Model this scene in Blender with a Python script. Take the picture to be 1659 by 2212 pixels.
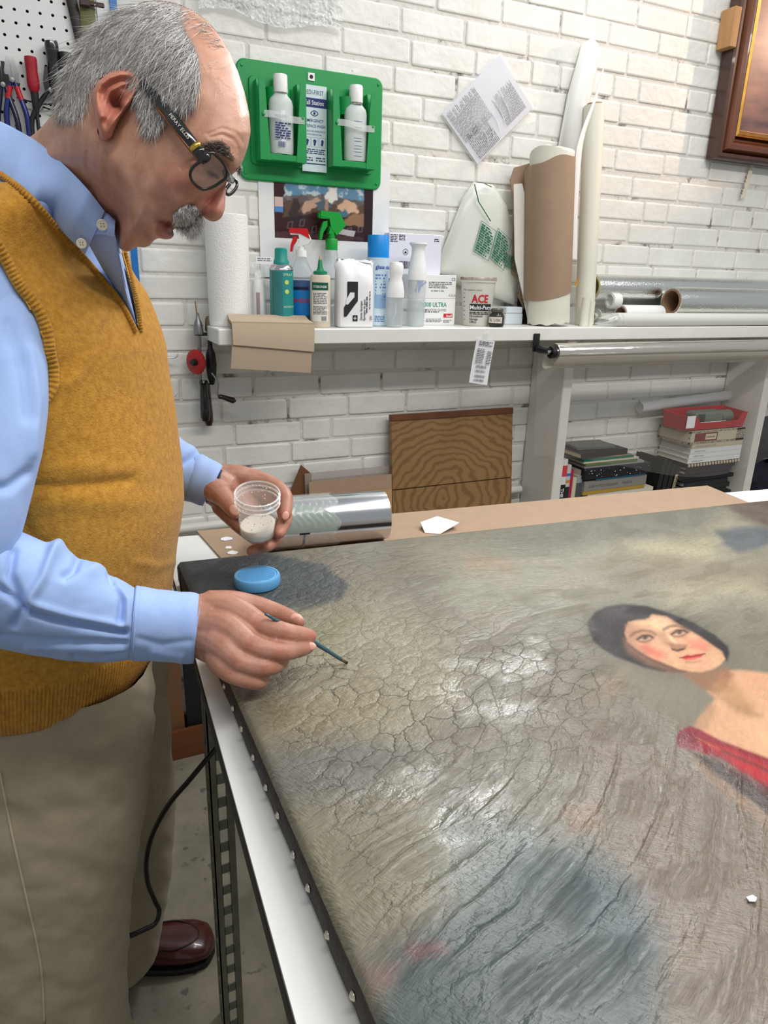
import bpy, bmesh, math, random
import numpy as np
from mathutils import Vector, Matrix

for _o in list(bpy.data.objects):
    bpy.data.objects.remove(_o)
SC = bpy.context.scene
COL = SC.collection
rnd = random.Random(7)

# ------------------------------------------------------------------ camera
FPX = 1500.0
PPX = np.array([829.5, 1106.0])
_d = np.array([-120.0, 4423.0, 1500.0]); _d /= np.linalg.norm(_d)
_w = np.array([3421.0, -416.0, 1500.0]); _w -= _d * (_w @ _d); _w /= np.linalg.norm(_w)
MC = np.stack([_w, np.cross(-_d, _w), -_d])        # world = MC @ camera (x right, y down, z forward)
CAMP = np.array([0.0, 0.0, 1.45])
cam_d = bpy.data.cameras.new('camera')
cam = bpy.data.objects.new('camera', cam_d); COL.objects.link(cam)
cam_d.sensor_fit = 'VERTICAL'; cam_d.sensor_height = 36.0; cam_d.sensor_width = 27.0
cam_d.lens = FPX / 2212.0 * 36.0
cam_d.clip_start = 0.02
_m = Matrix.Identity(4)
for _i in range(3):
    _m[_i][0] = MC[_i, 0]; _m[_i][1] = -MC[_i, 1]; _m[_i][2] = -MC[_i, 2]; _m[_i][3] = CAMP[_i]
cam.matrix_world = _m
SC.camera = cam

def ray(x, y):
    return MC @ np.array([(x - PPX[0]) / FPX, (y - PPX[1]) / FPX, 1.0])
def onz(x, y, z):
    r = ray(x, y); return CAMP + r * ((z - CAMP[2]) / r[2])
def ony(x, y, Y):
    r = ray(x, y); return CAMP + r * ((Y - CAMP[1]) / r[1])
def onx(x, y, X):
    r = ray(x, y); return CAMP + r * ((X - CAMP[0]) / r[0])
def atd(x, y, d):
    return CAMP + ray(x, y) * d
def proj(p):
    c = (np.asarray(p) - CAMP) @ MC
    return PPX + FPX * c[..., :2] / c[..., 2:3]

# ------------------------------------------------------------------ world, lights, exposure
SC.view_settings.view_transform = 'Standard'
SC.view_settings.look = 'None'
SC.view_settings.gamma = 1.0
SC.view_settings.use_curve_mapping = False
SC.view_settings.exposure = 0.0
wd = bpy.data.worlds.new('room_light'); SC.world = wd; wd.use_nodes = True
wd.node_tree.nodes['Background'].inputs[0].default_value = (0.93, 0.97, 1.0, 1)
wd.node_tree.nodes['Background'].inputs[1].default_value = 0.40

def area(name, loc, target, sx, sy, power, col):
    l = bpy.data.lights.new(name, 'AREA'); l.shape = 'RECTANGLE'; l.size = sx; l.size_y = sy
    l.energy = power; l.color = col
    o = bpy.data.objects.new(name, l); COL.objects.link(o)
    o.location = loc
    o.rotation_euler = (Vector(target) - Vector(loc)).to_track_quat('-Z', 'Y').to_euler()
    return o
# ceiling tube fittings front and mid; the lamp by the wall is added for sheen
area('ceiling_light_front', (1.3, -0.15, 2.95), (1.3, 0.25, 0.0), 3.4, 0.22, 54, (1.0, 0.97, 0.93))
_b = area('bench_sheen_light', (1.45, 1.93, 2.45), (0.42, 0.5, 1.0), 1.0, 0.14, 8.5, (0.96, 0.98, 1.0))
_b.data.spread = math.radians(100)       # beam narrowed to put sheen on the painting and spare the wall
area('ceiling_light_mid', (1.35, 1.1, 2.95), (1.25, 1.15, 0.0), 2.2, 0.25, 21, (0.98, 0.985, 1.0))
_l = bpy.data.lights.new('picture_spot', 'SPOT'); _l.energy = 110; _l.color = (1.0, 0.62, 0.42)
_l.spot_size = math.radians(30); _l.spot_blend = 0.7; _l.shadow_soft_size = 0.03
_o = bpy.data.objects.new('picture_spot', _l); COL.objects.link(_o); _o.location = (3.75, 1.15, 2.75)
_o.rotation_euler = (Vector((2.02, 2.03, 2.16)) - Vector(_o.location)).to_track_quat('-Z', 'Y').to_euler()

# ------------------------------------------------------------------ materials
def lin(c):
    return tuple(((v / 255.0) / 12.92 if v / 255.0 <= 0.04045 else ((v / 255.0 + 0.055) / 1.055) ** 2.4) for v in c)
MATS = {}
def mat(name, rgb, rough=0.6, metal=0.0, noise=0.0, nscale=30.0, bump=0.0, bscale=60.0, trans=0.0, ior=1.45,
        alpha=1.0, coat=0.0, sss=0.0, rgb2=None, stretch=None, spec=0.5, sheen=0.0, emis=None):
    """procedural principled material; rgb is sRGB 0-255"""
    if name in MATS: return MATS[name]
    m = bpy.data.materials.new(name); m.use_nodes = True
    nt = m.node_tree; b = nt.nodes['Principled BSDF']
    c = lin(rgb)
    b.inputs['Base Color'].default_value = (*c, 1)
    b.inputs['Roughness'].default_value = rough
    b.inputs['Metallic'].default_value = metal
    b.inputs['IOR'].default_value = ior
    b.inputs['Transmission Weight'].default_value = trans
    b.inputs['Alpha'].default_value = alpha
    b.inputs['Coat Weight'].default_value = coat
    b.inputs['Specular IOR Level'].default_value = spec
    b.inputs['Sheen Weight'].default_value = sheen
    if sss:
        b.inputs['Subsurface Weight'].default_value = sss
        b.inputs['Subsurface Radius'].default_value = (0.01, 0.004, 0.002)
    vec = None
    if noise or bump:
        tc = nt.nodes.new('ShaderNodeTexCoord'); vec = tc.outputs['Object']
        if stretch:
            mp = nt.nodes.new('ShaderNodeMapping'); mp.inputs['Scale'].default_value = stretch
            nt.links.new(vec, mp.inputs['Vector']); vec = mp.outputs['Vector']
    if noise:
        n = nt.nodes.new('ShaderNodeTexNoise'); n.inputs['Scale'].default_value = nscale
        n.inputs['Detail'].default_value = 6; nt.links.new(vec, n.inputs['Vector'])
        r = nt.nodes.new('ShaderNodeValToRGB')
        c2 = lin(rgb2) if rgb2 else tuple(v * (1 - noise) for v in c)
        r.color_ramp.elements[0].position = 0.32; r.color_ramp.elements[1].position = 0.68
        r.color_ramp.elements[0].color = (*c2, 1); r.color_ramp.elements[1].color = (*c, 1)
        nt.links.new(n.outputs['Fac'], r.inputs['Fac']); nt.links.new(r.outputs['Color'], b.inputs['Base Color'])
    if bump:
        n2 = nt.nodes.new('ShaderNodeTexNoise'); n2.inputs['Scale'].default_value = bscale
        n2.inputs['Detail'].default_value = 5; nt.links.new(vec, n2.inputs['Vector'])
        bp = nt.nodes.new('ShaderNodeBump'); bp.inputs['Strength'].default_value = min(1.0, bump)
        bp.inputs['Distance'].default_value = 0.002 * max(1.0, bump)
        nt.links.new(n2.outputs['Fac'], bp.inputs['Height']); nt.links.new(bp.outputs['Normal'], b.inputs['Normal'])
    MATS[name] = m
    return m
def nd(nt, t, **kw):
    n = nt.nodes.new(t)
    for k, v in kw.items():
        if k in n.inputs: n.inputs[k].default_value = v
        else: setattr(n, k, v)
    return n

# ------------------------------------------------------------------ mesh builder
class MB:
    def __init__(s): s.v = []; s.f = []; s.n = 0
    def add(s, v, f):
        v = np.asarray(v, float).reshape(-1, 3)
        s.v.append(v); k = s.n
        s.f.extend([tuple(i + k for i in q) for q in f]); s.n += len(v); return s
    def box(s, x0, x1, y0, y1, z0, z1, b=0.0):
        if x0 > x1: x0, x1 = x1, x0
        if y0 > y1: y0, y1 = y1, y0
        if z0 > z1: z0, z1 = z1, z0
        if b <= 0:
            v = [(x, y, z) for x in (x0, x1) for y in (y0, y1) for z in (z0, z1)]
            return s.add(v, [(0, 1, 3, 2), (4, 6, 7, 5), (0, 4, 5, 1), (2, 3, 7, 6), (0, 2, 6, 4), (1, 5, 7, 3)])
        b = min(b, (x1 - x0) * .49, (y1 - y0) * .49, (z1 - z0) * .49)
        bm = bmesh.new()
        vs = [bm.verts.new(p) for p in [(x, y, z) for x in (x0, x1) for y in (y0, y1) for z in (z0, z1)]]
        for q in [(0, 1, 3, 2), (4, 6, 7, 5), (0, 4, 5, 1), (2, 3, 7, 6), (0, 2, 6, 4), (1, 5, 7, 3)]:
            bm.faces.new([vs[i] for i in q])
        bmesh.ops.bevel(bm, geom=list(bm.edges), offset=b, segments=1, affect='EDGES', profile=0.5)
        bm.verts.index_update()
        v = [tuple(q.co) for q in bm.verts]; f = [tuple(q.index for q in p.verts) for p in bm.faces]
        bm.free()
        return s.add(v, f)
    def loft(s, rings, closed=True, cap0=True, cap1=True):
        R = [np.asarray(r, float) for r in rings]; n = len(R[0]); v = np.concatenate(R); f = []
        for i in range(len(R) - 1):
            for j in range(n if closed else n - 1):
                a = i * n + j; b = i * n + (j + 1) % n
                f.append((a, b, b + n, a + n))
        if cap0: f.append(tuple(range(n - 1, -1, -1)))
        if cap1: f.append(tuple((len(R) - 1) * n + j for j in range(n)))
        return s.add(v, f)
    def lathe(s, prof, n=24, c=(0, 0, 0), sx=1.0, sy=1.0, cap0=True, cap1=True, axis='z'):
        a = np.arange(n) * 2 * math.pi / n; rings = []
        for r, z in prof:
            q = np.stack([np.cos(a) * r * sx, np.sin(a) * r * sy, np.full(n, z)], 1)
            if axis == 'x': q = q[:, [2, 0, 1]]
            if axis == 'y': q = q[:, [1, 2, 0]]
            rings.append(q + np.asarray(c))
        return s.loft(rings, True, cap0, cap1)
    def tube(s, pts, r, n=10, cap=True, flat=1.0, up=None):
        P = np.asarray(pts, float); m = len(P)
        r = np.full(m, r) if np.isscalar(r) else np.asarray(r, float)
        T = np.gradient(P, axis=0); T /= np.linalg.norm(T, axis=1)[:, None] + 1e-12
        u = np.array(up, float) if up is not None else (np.array([0, 0, 1.0]) if abs(T[0][2]) < .9 else np.array([1.0, 0, 0]))
        rings = []; a = np.arange(n) * 2 * math.pi / n
        for i in range(m):
            u = u - T[i] * (u @ T[i]); u /= np.linalg.norm(u) + 1e-12
            w = np.cross(T[i], u)
            rings.append(P[i] + r[i] * (np.cos(a)[:, None] * u * flat + np.sin(a)[:, None] * w))
        return s.loft(rings, True, cap, cap)
    def grid(s, fn, nu, nv, th=0.0, nrm=(0, 0, 1)):
        """surface fn(u,v) u,v in 0..1; th gives it thickness along nrm"""
        v = [fn(i / (nu - 1), j / (nv - 1)) for j in range(nv) for i in range(nu)]
        f = [(j * nu + i, j * nu + i + 1, (j + 1) * nu + i + 1, (j + 1) * nu + i) for j in range(nv - 1) for i in range(nu - 1)]
        if not th: return s.add(v, f)
        v = np.asarray(v, float); N = len(v); v2 = v - np.asarray(nrm, float) * th
        f2 = [tuple(i + N for i in reversed(q)) for q in f]
        e = [j for j in range(nu)] + [j * nu + nu - 1 for j in range(1, nv)] + [(nv - 1) * nu + i for i in range(nu - 2, -1, -1)] + [j * nu for j in range(nv - 2, 0, -1)]
        sd = [(e[i], e[i] + N, e[(i + 1) % len(e)] + N, e[(i + 1) % len(e)]) for i in range(len(e))]
        return s.add(np.concatenate([v, v2]), f + f2 + sd)
    def prism(s, poly, a, b, axis='z'):
        """polygon in the plane across axis, extruded a..b (x: (y,z); y: (x,z); z: (x,y))"""
        P = np.asarray(poly, float)
        def pl(h):
            q = np.full(len(P), h)
            if axis == 'z': return np.stack([P[:, 0], P[:, 1], q], 1)
            if axis == 'y': return np.stack([P[:, 0], q, P[:, 1]], 1)
            return np.stack([q, P[:, 0], P[:, 1]], 1)
        return s.loft([pl(a), pl(b)])
    def V(s): return np.concatenate(s.v) if s.v else np.zeros((0, 3))
    def xf(s, fn):
        v = fn(s.V()); s.v = [v]; return s
    def rot(s, axis, ang, c=(0, 0, 0)):
        R = np.array(Matrix.Rotation(ang, 3, axis)); c = np.asarray(c, float)
        return s.xf(lambda v: (v - c) @ R.T + c)
    def move(s, d):
        return s.xf(lambda v: v + np.asarray(d, float))
    def join(s, o):
        return s.add(o.V(), o.f)

def mesh_of(name, mb, smooth=30):
    me = bpy.data.meshes.new(name)
    v = mb.V()
    me.from_pydata(v.tolist(), [], mb.f)
    bm = bmesh.new(); bm.from_mesh(me); bmesh.ops.recalc_face_normals(bm, faces=bm.faces); bm.to_mesh(me); bm.free()
    if smooth:
        for p in me.polygons: p.use_smooth = True
        if smooth < 180: me.set_sharp_from_angle(angle=math.radians(smooth))
    me.update()
    return me
def obj(name, mb, m, parent=None, world=False, smooth=35, label=None):
    """one mesh object; world=True: vertices are world coordinates, re-based on the parent's location"""
    if world and parent is not None:
        r = parent
        while r.parent: r = r.parent
        l = np.array(r.location)
        mb.xf(lambda v: v - l)
    o = bpy.data.objects.new(name, mesh_of(name, mb, smooth)); COL.objects.link(o)
    for q in (m if isinstance(m, (list, tuple)) else [m]):
        if q: o.data.materials.append(q)
    o.parent = parent
    if label: o['label'] = label
    return o
def thing(name, label, cat, loc=(0, 0, 0), rz=0.0, group=None, rx=0.0, ry=0.0):
    o = bpy.data.objects.new(name, None); COL.objects.link(o); o.empty_display_size = 0.05
    o.location = tuple(float(q) for q in loc); o.rotation_euler = (rx, ry, rz)
    o['label'] = label; o['category'] = cat
    if group: o['group'] = group
    return o
def tag(o, label, cat, group=None):
    o['label'] = label; o['category'] = cat
    if group: o['group'] = group
    return o
def solo(name, mb, m, label, cat, loc=(0, 0, 0), rz=0.0, world=False, group=None, smooth=35, rx=0.0, ry=0.0):
    """a thing that is one mesh; world: vertices are world coordinates, origin set at loc"""
    if world: mb.xf(lambda v: v - np.asarray(loc, float))
    o = obj(name, mb, m, smooth=smooth)
    o.location = tuple(float(q) for q in loc); o.rotation_euler = (rx, ry, rz)
    return tag(o, label, cat, group)
def struct(o):
    o['kind'] = 'structure'; return o

_txt = {}
def text_mesh(body, size=0.01, bold=0.0, align='LEFT'):
    """flat lettering in the xy plane as (verts, faces)"""
    k = (body, align, bold)
    if k not in _txt:
        cu = bpy.data.curves.new('lettering', 'FONT'); cu.body = body; cu.size = 1.0; cu.align_x = align
        cu.offset = bold; cu.resolution_u = 2
        o = bpy.data.objects.new('lettering', cu)
        me = o.to_mesh()
        v = np.array([tuple(q.co) for q in me.vertices]).reshape(-1, 3)
        f = [tuple(p.vertices) for p in me.polygons]
        o.to_mesh_clear(); bpy.data.objects.remove(o); bpy.data.curves.remove(cu)
        _txt[k] = (v, f)
    v, f = _txt[k]
    return v * size, f
def put(mb, v, f, o, ux, uy, off=0.0004):
    """lay flat (x,y) verts into the plane o + x*ux + y*uy, lifted by off"""
    ux = np.asarray(ux, float); uy = np.asarray(uy, float); n = np.cross(ux, uy)
    P = np.asarray(o, float) + v[:, :1] * ux + v[:, 1:2] * uy + n * off
    mb.add(P, f); return mb
def write(mb, body, size, o, ux, uy, off=0.0004, bold=0.0, align='LEFT', sx=1.0):
    v, f = text_mesh(body, size, bold, align); v = v.copy(); v[:, 0] *= sx
    return put(mb, v, f, o, ux, uy, off)
def rect(mb, x0, x1, y0, y1, o, ux, uy, off=0.0003):
    v = np.array([(x0, y0, 0), (x1, y0, 0), (x1, y1, 0), (x0, y1, 0)], float)
    return put(mb, v, [(0, 1, 2, 3)], o, ux, uy, off)
def textlines(mb, x0, x1, y0, y1, n, o, ux, uy, off=0.0004, seed=1, fill=0.55, ragged=0.3):
    """n rows of small dashes standing for print too fine to read"""
    r = random.Random(seed); h = (y1 - y0) / n
    for i in range(n):
        y = y1 - (i + .5) * h; x = x0; xe = x1 - (x1 - x0) * ragged * r.random() * (1 if r.random() < .4 else .15)
        while x < xe:
            wl = h * r.uniform(.8, 3.2); xx = min(xe, x + wl)
            rect(mb, x, xx, y - h * fill / 2, y + h * fill / 2, o, ux, uy, off); x = xx + h * .45
    return mb
def barcode(mb, x0, x1, y0, y1, o, ux, uy, off=0.0004, seed=1):
    r = random.Random(seed); x = x0; u = (x1 - x0) / 46
    while x < x1:
        wl = u * r.choice([.8, 1, 1.6, 2.2]); rect(mb, x, min(x1, x + wl), y0, y1, o, ux, uy, off); x += wl + u * r.choice([.8, 1, 1.7])
    return mb
def wrap(mb, r, c=(0, 0)):
    """bend verts laid out as (arc length, radial lift, z) round a vertical cylinder of radius r; arc 0 faces -y"""
    def fn(v):
        a = v[:, 0] / r - math.pi / 2; R = r + v[:, 1]
        return np.stack([c[0] + np.cos(a) * R, c[1] + np.sin(a) * R, v[:, 2]], 1)
    return mb.xf(fn)
def patch(mb, x0, x1, z0, z1, lift=0.0004, n=14):
    """label rectangle to be wrapped"""
    v = []; f = []
    for i in range(n + 1):
        x = x0 + (x1 - x0) * i / n; v += [(x, lift, z0), (x, lift, z1)]
    for i in range(n): f.append((2 * i, 2 * i + 2, 2 * i + 3, 2 * i + 1))
    return mb.add(v, f)
UX = (1, 0, 0); UZ = (0, 0, 1)

# smooth numpy noise
def vnoise(x, y, seed=0):
    r = np.random.RandomState(seed); T = r.rand(64, 64)
    xi = np.floor(x).astype(int); yi = np.floor(y).astype(int); fx = x - xi; fy = y - yi
    fx = fx * fx * (3 - 2 * fx); fy = fy * fy * (3 - 2 * fy)
    g = lambda a, b: T[a % 64, b % 64]
    return (g(xi, yi) * (1 - fx) + g(xi + 1, yi) * fx) * (1 - fy) + (g(xi, yi + 1) * (1 - fx) + g(xi + 1, yi + 1) * fx) * fy
def fbm(x, y, seed=0, o=4):
    s = 0; a = .5
    for i in range(o): s = s + a * vnoise(x * 2 ** i, y * 2 ** i, seed + i); a *= .5
    return s / (1 - .5 ** o)
def sstep(a, b, x):
    t = np.clip((x - a) / (b - a), 0, 1); return t * t * (3 - 2 * t)
def spline(xs, ys, x):
    """smooth interpolation through key values (Catmull-Rom / PCHIP-like)"""
    xs = np.asarray(xs, float); ys = np.asarray(ys, float); x = np.asarray(x, float)
    m = np.gradient(ys, xs, axis=0)
    i = np.clip(np.searchsorted(xs, x) - 1, 0, len(xs) - 2); h = xs[i + 1] - xs[i]; t = np.clip((x - xs[i]) / h, 0, 1)
    if ys.ndim > 1: h = h[..., None]; t = t[..., None]
    return (2 * t**3 - 3 * t**2 + 1) * ys[i] + (t**3 - 2 * t**2 + t) * h * m[i] + (-2 * t**3 + 3 * t**2) * ys[i + 1] + (t**3 - t**2) * h * m[i + 1]
def curve(pts, n):
    """n points on a smooth curve through pts"""
    P = np.asarray(pts, float); d = np.concatenate([[0], np.cumsum(np.linalg.norm(np.diff(P, axis=0), axis=1))])
    return spline(d, P, np.linspace(0, d[-1], n))
def seg_dist(px, py, poly, closed=True):
    """distance to a polyline"""
    P = np.asarray(poly, float); Q = np.roll(P, -1, 0)
    if not closed: P = P[:-1]; Q = Q[:-1]
    best = np.full(np.shape(px), 1e9)
    for (ax, ay), (bx, by) in zip(P, Q):
        dx, dy = bx - ax, by - ay; t = np.clip(((px - ax) * dx + (py - ay) * dy) / (dx * dx + dy * dy + 1e-12), 0, 1)
        best = np.minimum(best, np.hypot(px - ax - t * dx, py - ay - t * dy))
    return best
def inside(px, py, poly):
    P = np.asarray(poly, float); r = np.zeros(np.shape(px), bool); j = len(P) - 1
    for i in range(len(P)):
        xi, yi = P[i]; xj, yj = P[j]
        c = ((yi > py) != (yj > py)) & (px < (xj - xi) * (py - yi) / (yj - yi + 1e-12) + xi)
        r ^= c; j = i
    return r
def soft(px, py, poly, w):
    """soft mask of a polygon"""
    d = seg_dist(px, py, poly); d = np.where(inside(px, py, poly), d, -d)
    return sstep(-w, w, d)
def crease(px, py, pts, w):
    return np.exp(-(seg_dist(px, py, pts, False) / w) ** 2)
# ================================================================== setting: wall, floor
WY = 2.03
def wall_paint_mat():
    m = bpy.data.materials.new('white_painted_brick'); m.use_nodes = True; nt = m.node_tree; b = nt.nodes['Principled BSDF']
    b.inputs['Roughness'].default_value = 0.42
    geo = nd(nt, 'ShaderNodeNewGeometry'); oi = nd(nt, 'ShaderNodeObjectInfo')
    n = nd(nt, 'ShaderNodeTexNoise', Scale=9.0, Detail=6.0); nt.links.new(geo.outputs['Position'], n.inputs['Vector'])
    r = nd(nt, 'ShaderNodeValToRGB'); r.color_ramp.elements[0].position = .3; r.color_ramp.elements[1].position = .7
    r.color_ramp.elements[0].color = (*lin((218, 217, 210)), 1); r.color_ramp.elements[1].color = (*lin((230, 229, 223)), 1)
    nt.links.new(n.outputs['Fac'], r.inputs['Fac'])
    # chips and specks where the paint has come off
    n2 = nd(nt, 'ShaderNodeTexNoise', Scale=34.0, Detail=4.0); nt.links.new(geo.outputs['Position'], n2.inputs['Vector'])
    r2 = nd(nt, 'ShaderNodeValToRGB'); r2.color_ramp.elements[0].position = .735; r2.color_ramp.elements[1].position = .76
    r2.color_ramp.elements[0].color = (0, 0, 0, 1); r2.color_ramp.elements[1].color = (1, 1, 1, 1)
    nt.links.new(n2.outputs['Fac'], r2.inputs['Fac'])
    mx = nd(nt, 'ShaderNodeMix', data_type='RGBA'); nt.links.new(r2.outputs['Color'], mx.inputs['Factor'])
    nt.links.new(r.outputs['Color'], mx.inputs['A']); mx.inputs['B'].default_value = (*lin((120, 108, 98)), 1)
    nt.links.new(mx.outputs['Result'], b.inputs['Base Color'])
    n3 = nd(nt, 'ShaderNodeTexNoise', Scale=45.0, Detail=7.0); nt.links.new(geo.outputs['Position'], n3.inputs['Vector'])
    bp = nd(nt, 'ShaderNodeBump', Strength=0.55, Distance=0.004); nt.links.new(n3.outputs['Fac'], bp.inputs['Height'])
    nt.links.new(bp.outputs['Normal'], b.inputs['Normal'])
    return m
def mortar_mat():
    m = bpy.data.materials.new('white_painted_mortar'); m.use_nodes = True; nt = m.node_tree; b = nt.nodes['Principled BSDF']
    b.inputs['Roughness'].default_value = 0.6
    geo = nd(nt, 'ShaderNodeNewGeometry')
    n = nd(nt, 'ShaderNodeTexNoise', Scale=16.0, Detail=8.0, Roughness=.65); nt.links.new(geo.outputs['Position'], n.inputs['Vector'])
    r = nd(nt, 'ShaderNodeValToRGB'); r.color_ramp.elements[0].position = .33; r.color_ramp.elements[1].position = .43
    r.color_ramp.elements[0].color = (*lin((120, 114, 106)), 1); r.color_ramp.elements[1].color = (*lin((212, 210, 203)), 1)
    nt.links.new(n.outputs['Fac'], r.inputs['Fac']); nt.links.new(r.outputs['Color'], b.inputs['Base Color'])
    n3 = nd(nt, 'ShaderNodeTexNoise', Scale=90.0, Detail=6.0); nt.links.new(geo.outputs['Position'], n3.inputs['Vector'])
    bp = nd(nt, 'ShaderNodeBump', Strength=0.8, Distance=0.004); nt.links.new(n3.outputs['Fac'], bp.inputs['Height'])
    nt.links.new(bp.outputs['Normal'], b.inputs['Normal'])
    return m
M_BRICK = wall_paint_mat(); M_MORTAR = mortar_mat()
mb = MB().box(-2.4, 4.6, WY, WY + 0.1, 0, 3.1)
wall = struct(obj('wall_back', mb, M_MORTAR, smooth=0))

# brick courses: centre height and known joints read off the photograph
ZC = [0.512 + .069 * i for i in range(6)] + [.926, .992, 1.063, 1.132, 1.201, 1.269, 1.338, 1.407, 1.475, 1.544, 1.617, 1.688, 1.761, 1.840, 1.910, 1.976, 2.047, 2.118, 2.190, 2.252, 2.322, 2.392]
JN = {1.132: [.506, .713, .92, 1.12], 1.063: [.408, .611, .807, 1.01, 1.214], .992: [.445, .652, .753], .926: [.411, .619, .817],
      1.544: [1.752, 1.964, 2.178, 2.402], 1.617: [1.856, 2.072, 2.292, 2.517], 1.688: [1.707, 1.912, 2.023, 2.241, 2.35],
      1.761: [1.846, 2.062, 2.279, 2.511], 1.840: [.932, 1.127, 1.341, 1.55, 1.759, 1.974, 2.192], 1.910: [.82, 1.031, 1.23, 1.433, 1.645, 1.859, 2.074],
      1.976: [.935, 1.137, 1.34, 1.545, 1.754, 1.982], 2.047: [.986, 1.196, 1.396, 1.502, 1.715, 1.824, 2.037, 2.142],
      2.118: [.952, 1.157, 1.374, 1.57, 1.76, 1.976], 2.190: [1.061, 1.276, 1.486, 1.673, 1.882, 2.1], 2.252: [1.15, 1.36, 1.573, 1.78, 1.991]}
def brick_mesh(L, H, seed):
    """rounded, slightly irregular painted brick, front at y=-0.0045, back at y=0.004"""
    r = random.Random(seed); mb = MB(); rings = []
    hx, hz = L / 2, H / 2
    def ring(ins, y, jit):
        p = []
        cr = 0.006
        for sx, sz in ((-1, -1), (1, -1), (1, 1), (-1, 1)):
            a0 = {(-1, -1): 180, (1, -1): 270, (1, 1): 0, (-1, 1): 90}[(sx, sz)]
            for k in (0, 45, 90):
                a = math.radians(a0 + k)
                p.append((sx * (hx - cr) + math.cos(a) * (cr - ins) + r.uniform(-jit, jit), y + r.uniform(-jit, jit) * .4,
                          sz * (hz - cr) + math.sin(a) * (cr - ins) + r.uniform(-jit, jit)))
        return p
    base = ring(0, 0.004, .0006)
    mid = ring(0.0004, -0.0012, .0011)
    top = [(x, -.0034, z) for x, y, z in ring(0.0028, -0.0034, .0009)]
    top2 = [(x, -.0040, z) for x, y, z in ring(0.0056, -0.0040, .0)]
    mb.loft([base, mid, top, top2], cap0=False, cap1=True)
    return mb
_bm = {}
BR = []
for ci, zc in enumerate(ZC):
    r = random.Random(100 + ci)
    J = list(JN.get(round(zc, 3), [0.95 + (0.105 if ci % 2 else 0) + r.uniform(-.02, .02)]))
    while J[0] > -1.2: J.insert(0, J[0] - (r.choice([.105, .21]) if r.random() < .12 else r.uniform(.203, .212)))
    while J[-1] < 3.3: J.append(J[-1] + (r.choice([.108, .212]) if r.random() < .12 else r.uniform(.205, .217)))
    for a, b in zip(J[:-1], J[1:]):
        p = proj((0.5 * (a + b), WY, zc))
        vis = -120 < p[0] < 1780 and -80 < p[1] < 1190
        BR.append((a, b, zc, vis, r.random(), r.uniform(-.0012, .0012), r.uniform(-.0016, .0016)))
BR.sort(key=lambda q: -(q[1] - q[0]) * (1 if q[3] else 0) / max(.5, proj((q[0], WY, q[2]))[0]))
rest = MB(); nb = 0
for a, b, zc, vis, rr, dy, dz in BR:
    L = round((b - a - .0075) / .004) * .004; key = (round(L, 3), int(rr * 4))
    if key not in _bm:
        _bm[key] = mesh_of('brick', brick_mesh(L, .0605, int(L * 1000) * 7 + key[1]), 8); _bm[key].materials.append(M_BRICK)
    if vis and nb < 299:
        o = bpy.data.objects.new('brick', _bm[key]); COL.objects.link(o); o.parent = wall
        o.location = ((a + b) / 2, WY + dy, zc + dz); o.rotation_euler = (0, rr * .012 - .006, 0); nb += 1
    else:
        q = brick_mesh(L, .0605, int(L * 1000) * 7 + key[1]).move(((a + b) / 2, WY + dy, zc + dz)); rest.join(q)
if rest.n:
    o = obj('far_bricks', rest, M_BRICK, wall, smooth=8); o['kind'] = 'stuff'

# thin open cracks along some joints, a real slot of dark shadow gap (short recessed slivers)
def floor_mat():
    m = bpy.data.materials.new('stained_concrete'); m.use_nodes = True; nt = m.node_tree; b = nt.nodes['Principled BSDF']
    b.inputs['Roughness'].default_value = 0.7
    geo = nd(nt, 'ShaderNodeNewGeometry')
    n = nd(nt, 'ShaderNodeTexNoise', Scale=5.0, Detail=8.0, Roughness=.6); nt.links.new(geo.outputs['Position'], n.inputs['Vector'])
    r = nd(nt, 'ShaderNodeValToRGB'); r.color_ramp.elements[0].position = .3; r.color_ramp.elements[1].position = .65
    r.color_ramp.elements[0].color = (*lin((112, 106, 92)), 1); r.color_ramp.elements[1].color = (*lin((158, 150, 130)), 1)
    nt.links.new(n.outputs['Fac'], r.inputs['Fac'])
    n2 = nd(nt, 'ShaderNodeTexNoise', Scale=28.0, Detail=3.0); nt.links.new(geo.outputs['Position'], n2.inputs['Vector'])
    r2 = nd(nt, 'ShaderNodeValToRGB'); r2.color_ramp.elements[0].position = .62; r2.color_ramp.elements[1].position = .68
    r2.color_ramp.elements[0].color = (0, 0, 0, 1); r2.color_ramp.elements[1].color = (.7, .7, .7, 1)
    nt.links.new(n2.outputs['Fac'], r2.inputs['Fac'])
    mx = nd(nt, 'ShaderNodeMix', data_type='RGBA'); nt.links.new(r2.outputs['Color'], mx.inputs['Factor'])
    nt.links.new(r.outputs['Color'], mx.inputs['A']); mx.inputs['B'].default_value = (*lin((78, 80, 76)), 1)
    nt.links.new(mx.outputs['Result'], b.inputs['Base Color'])
    return m
struct(obj('floor', MB().box(-2.4, 4.6, -1.6, WY, -0.06, 0), floor_mat(), smooth=0))

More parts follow.
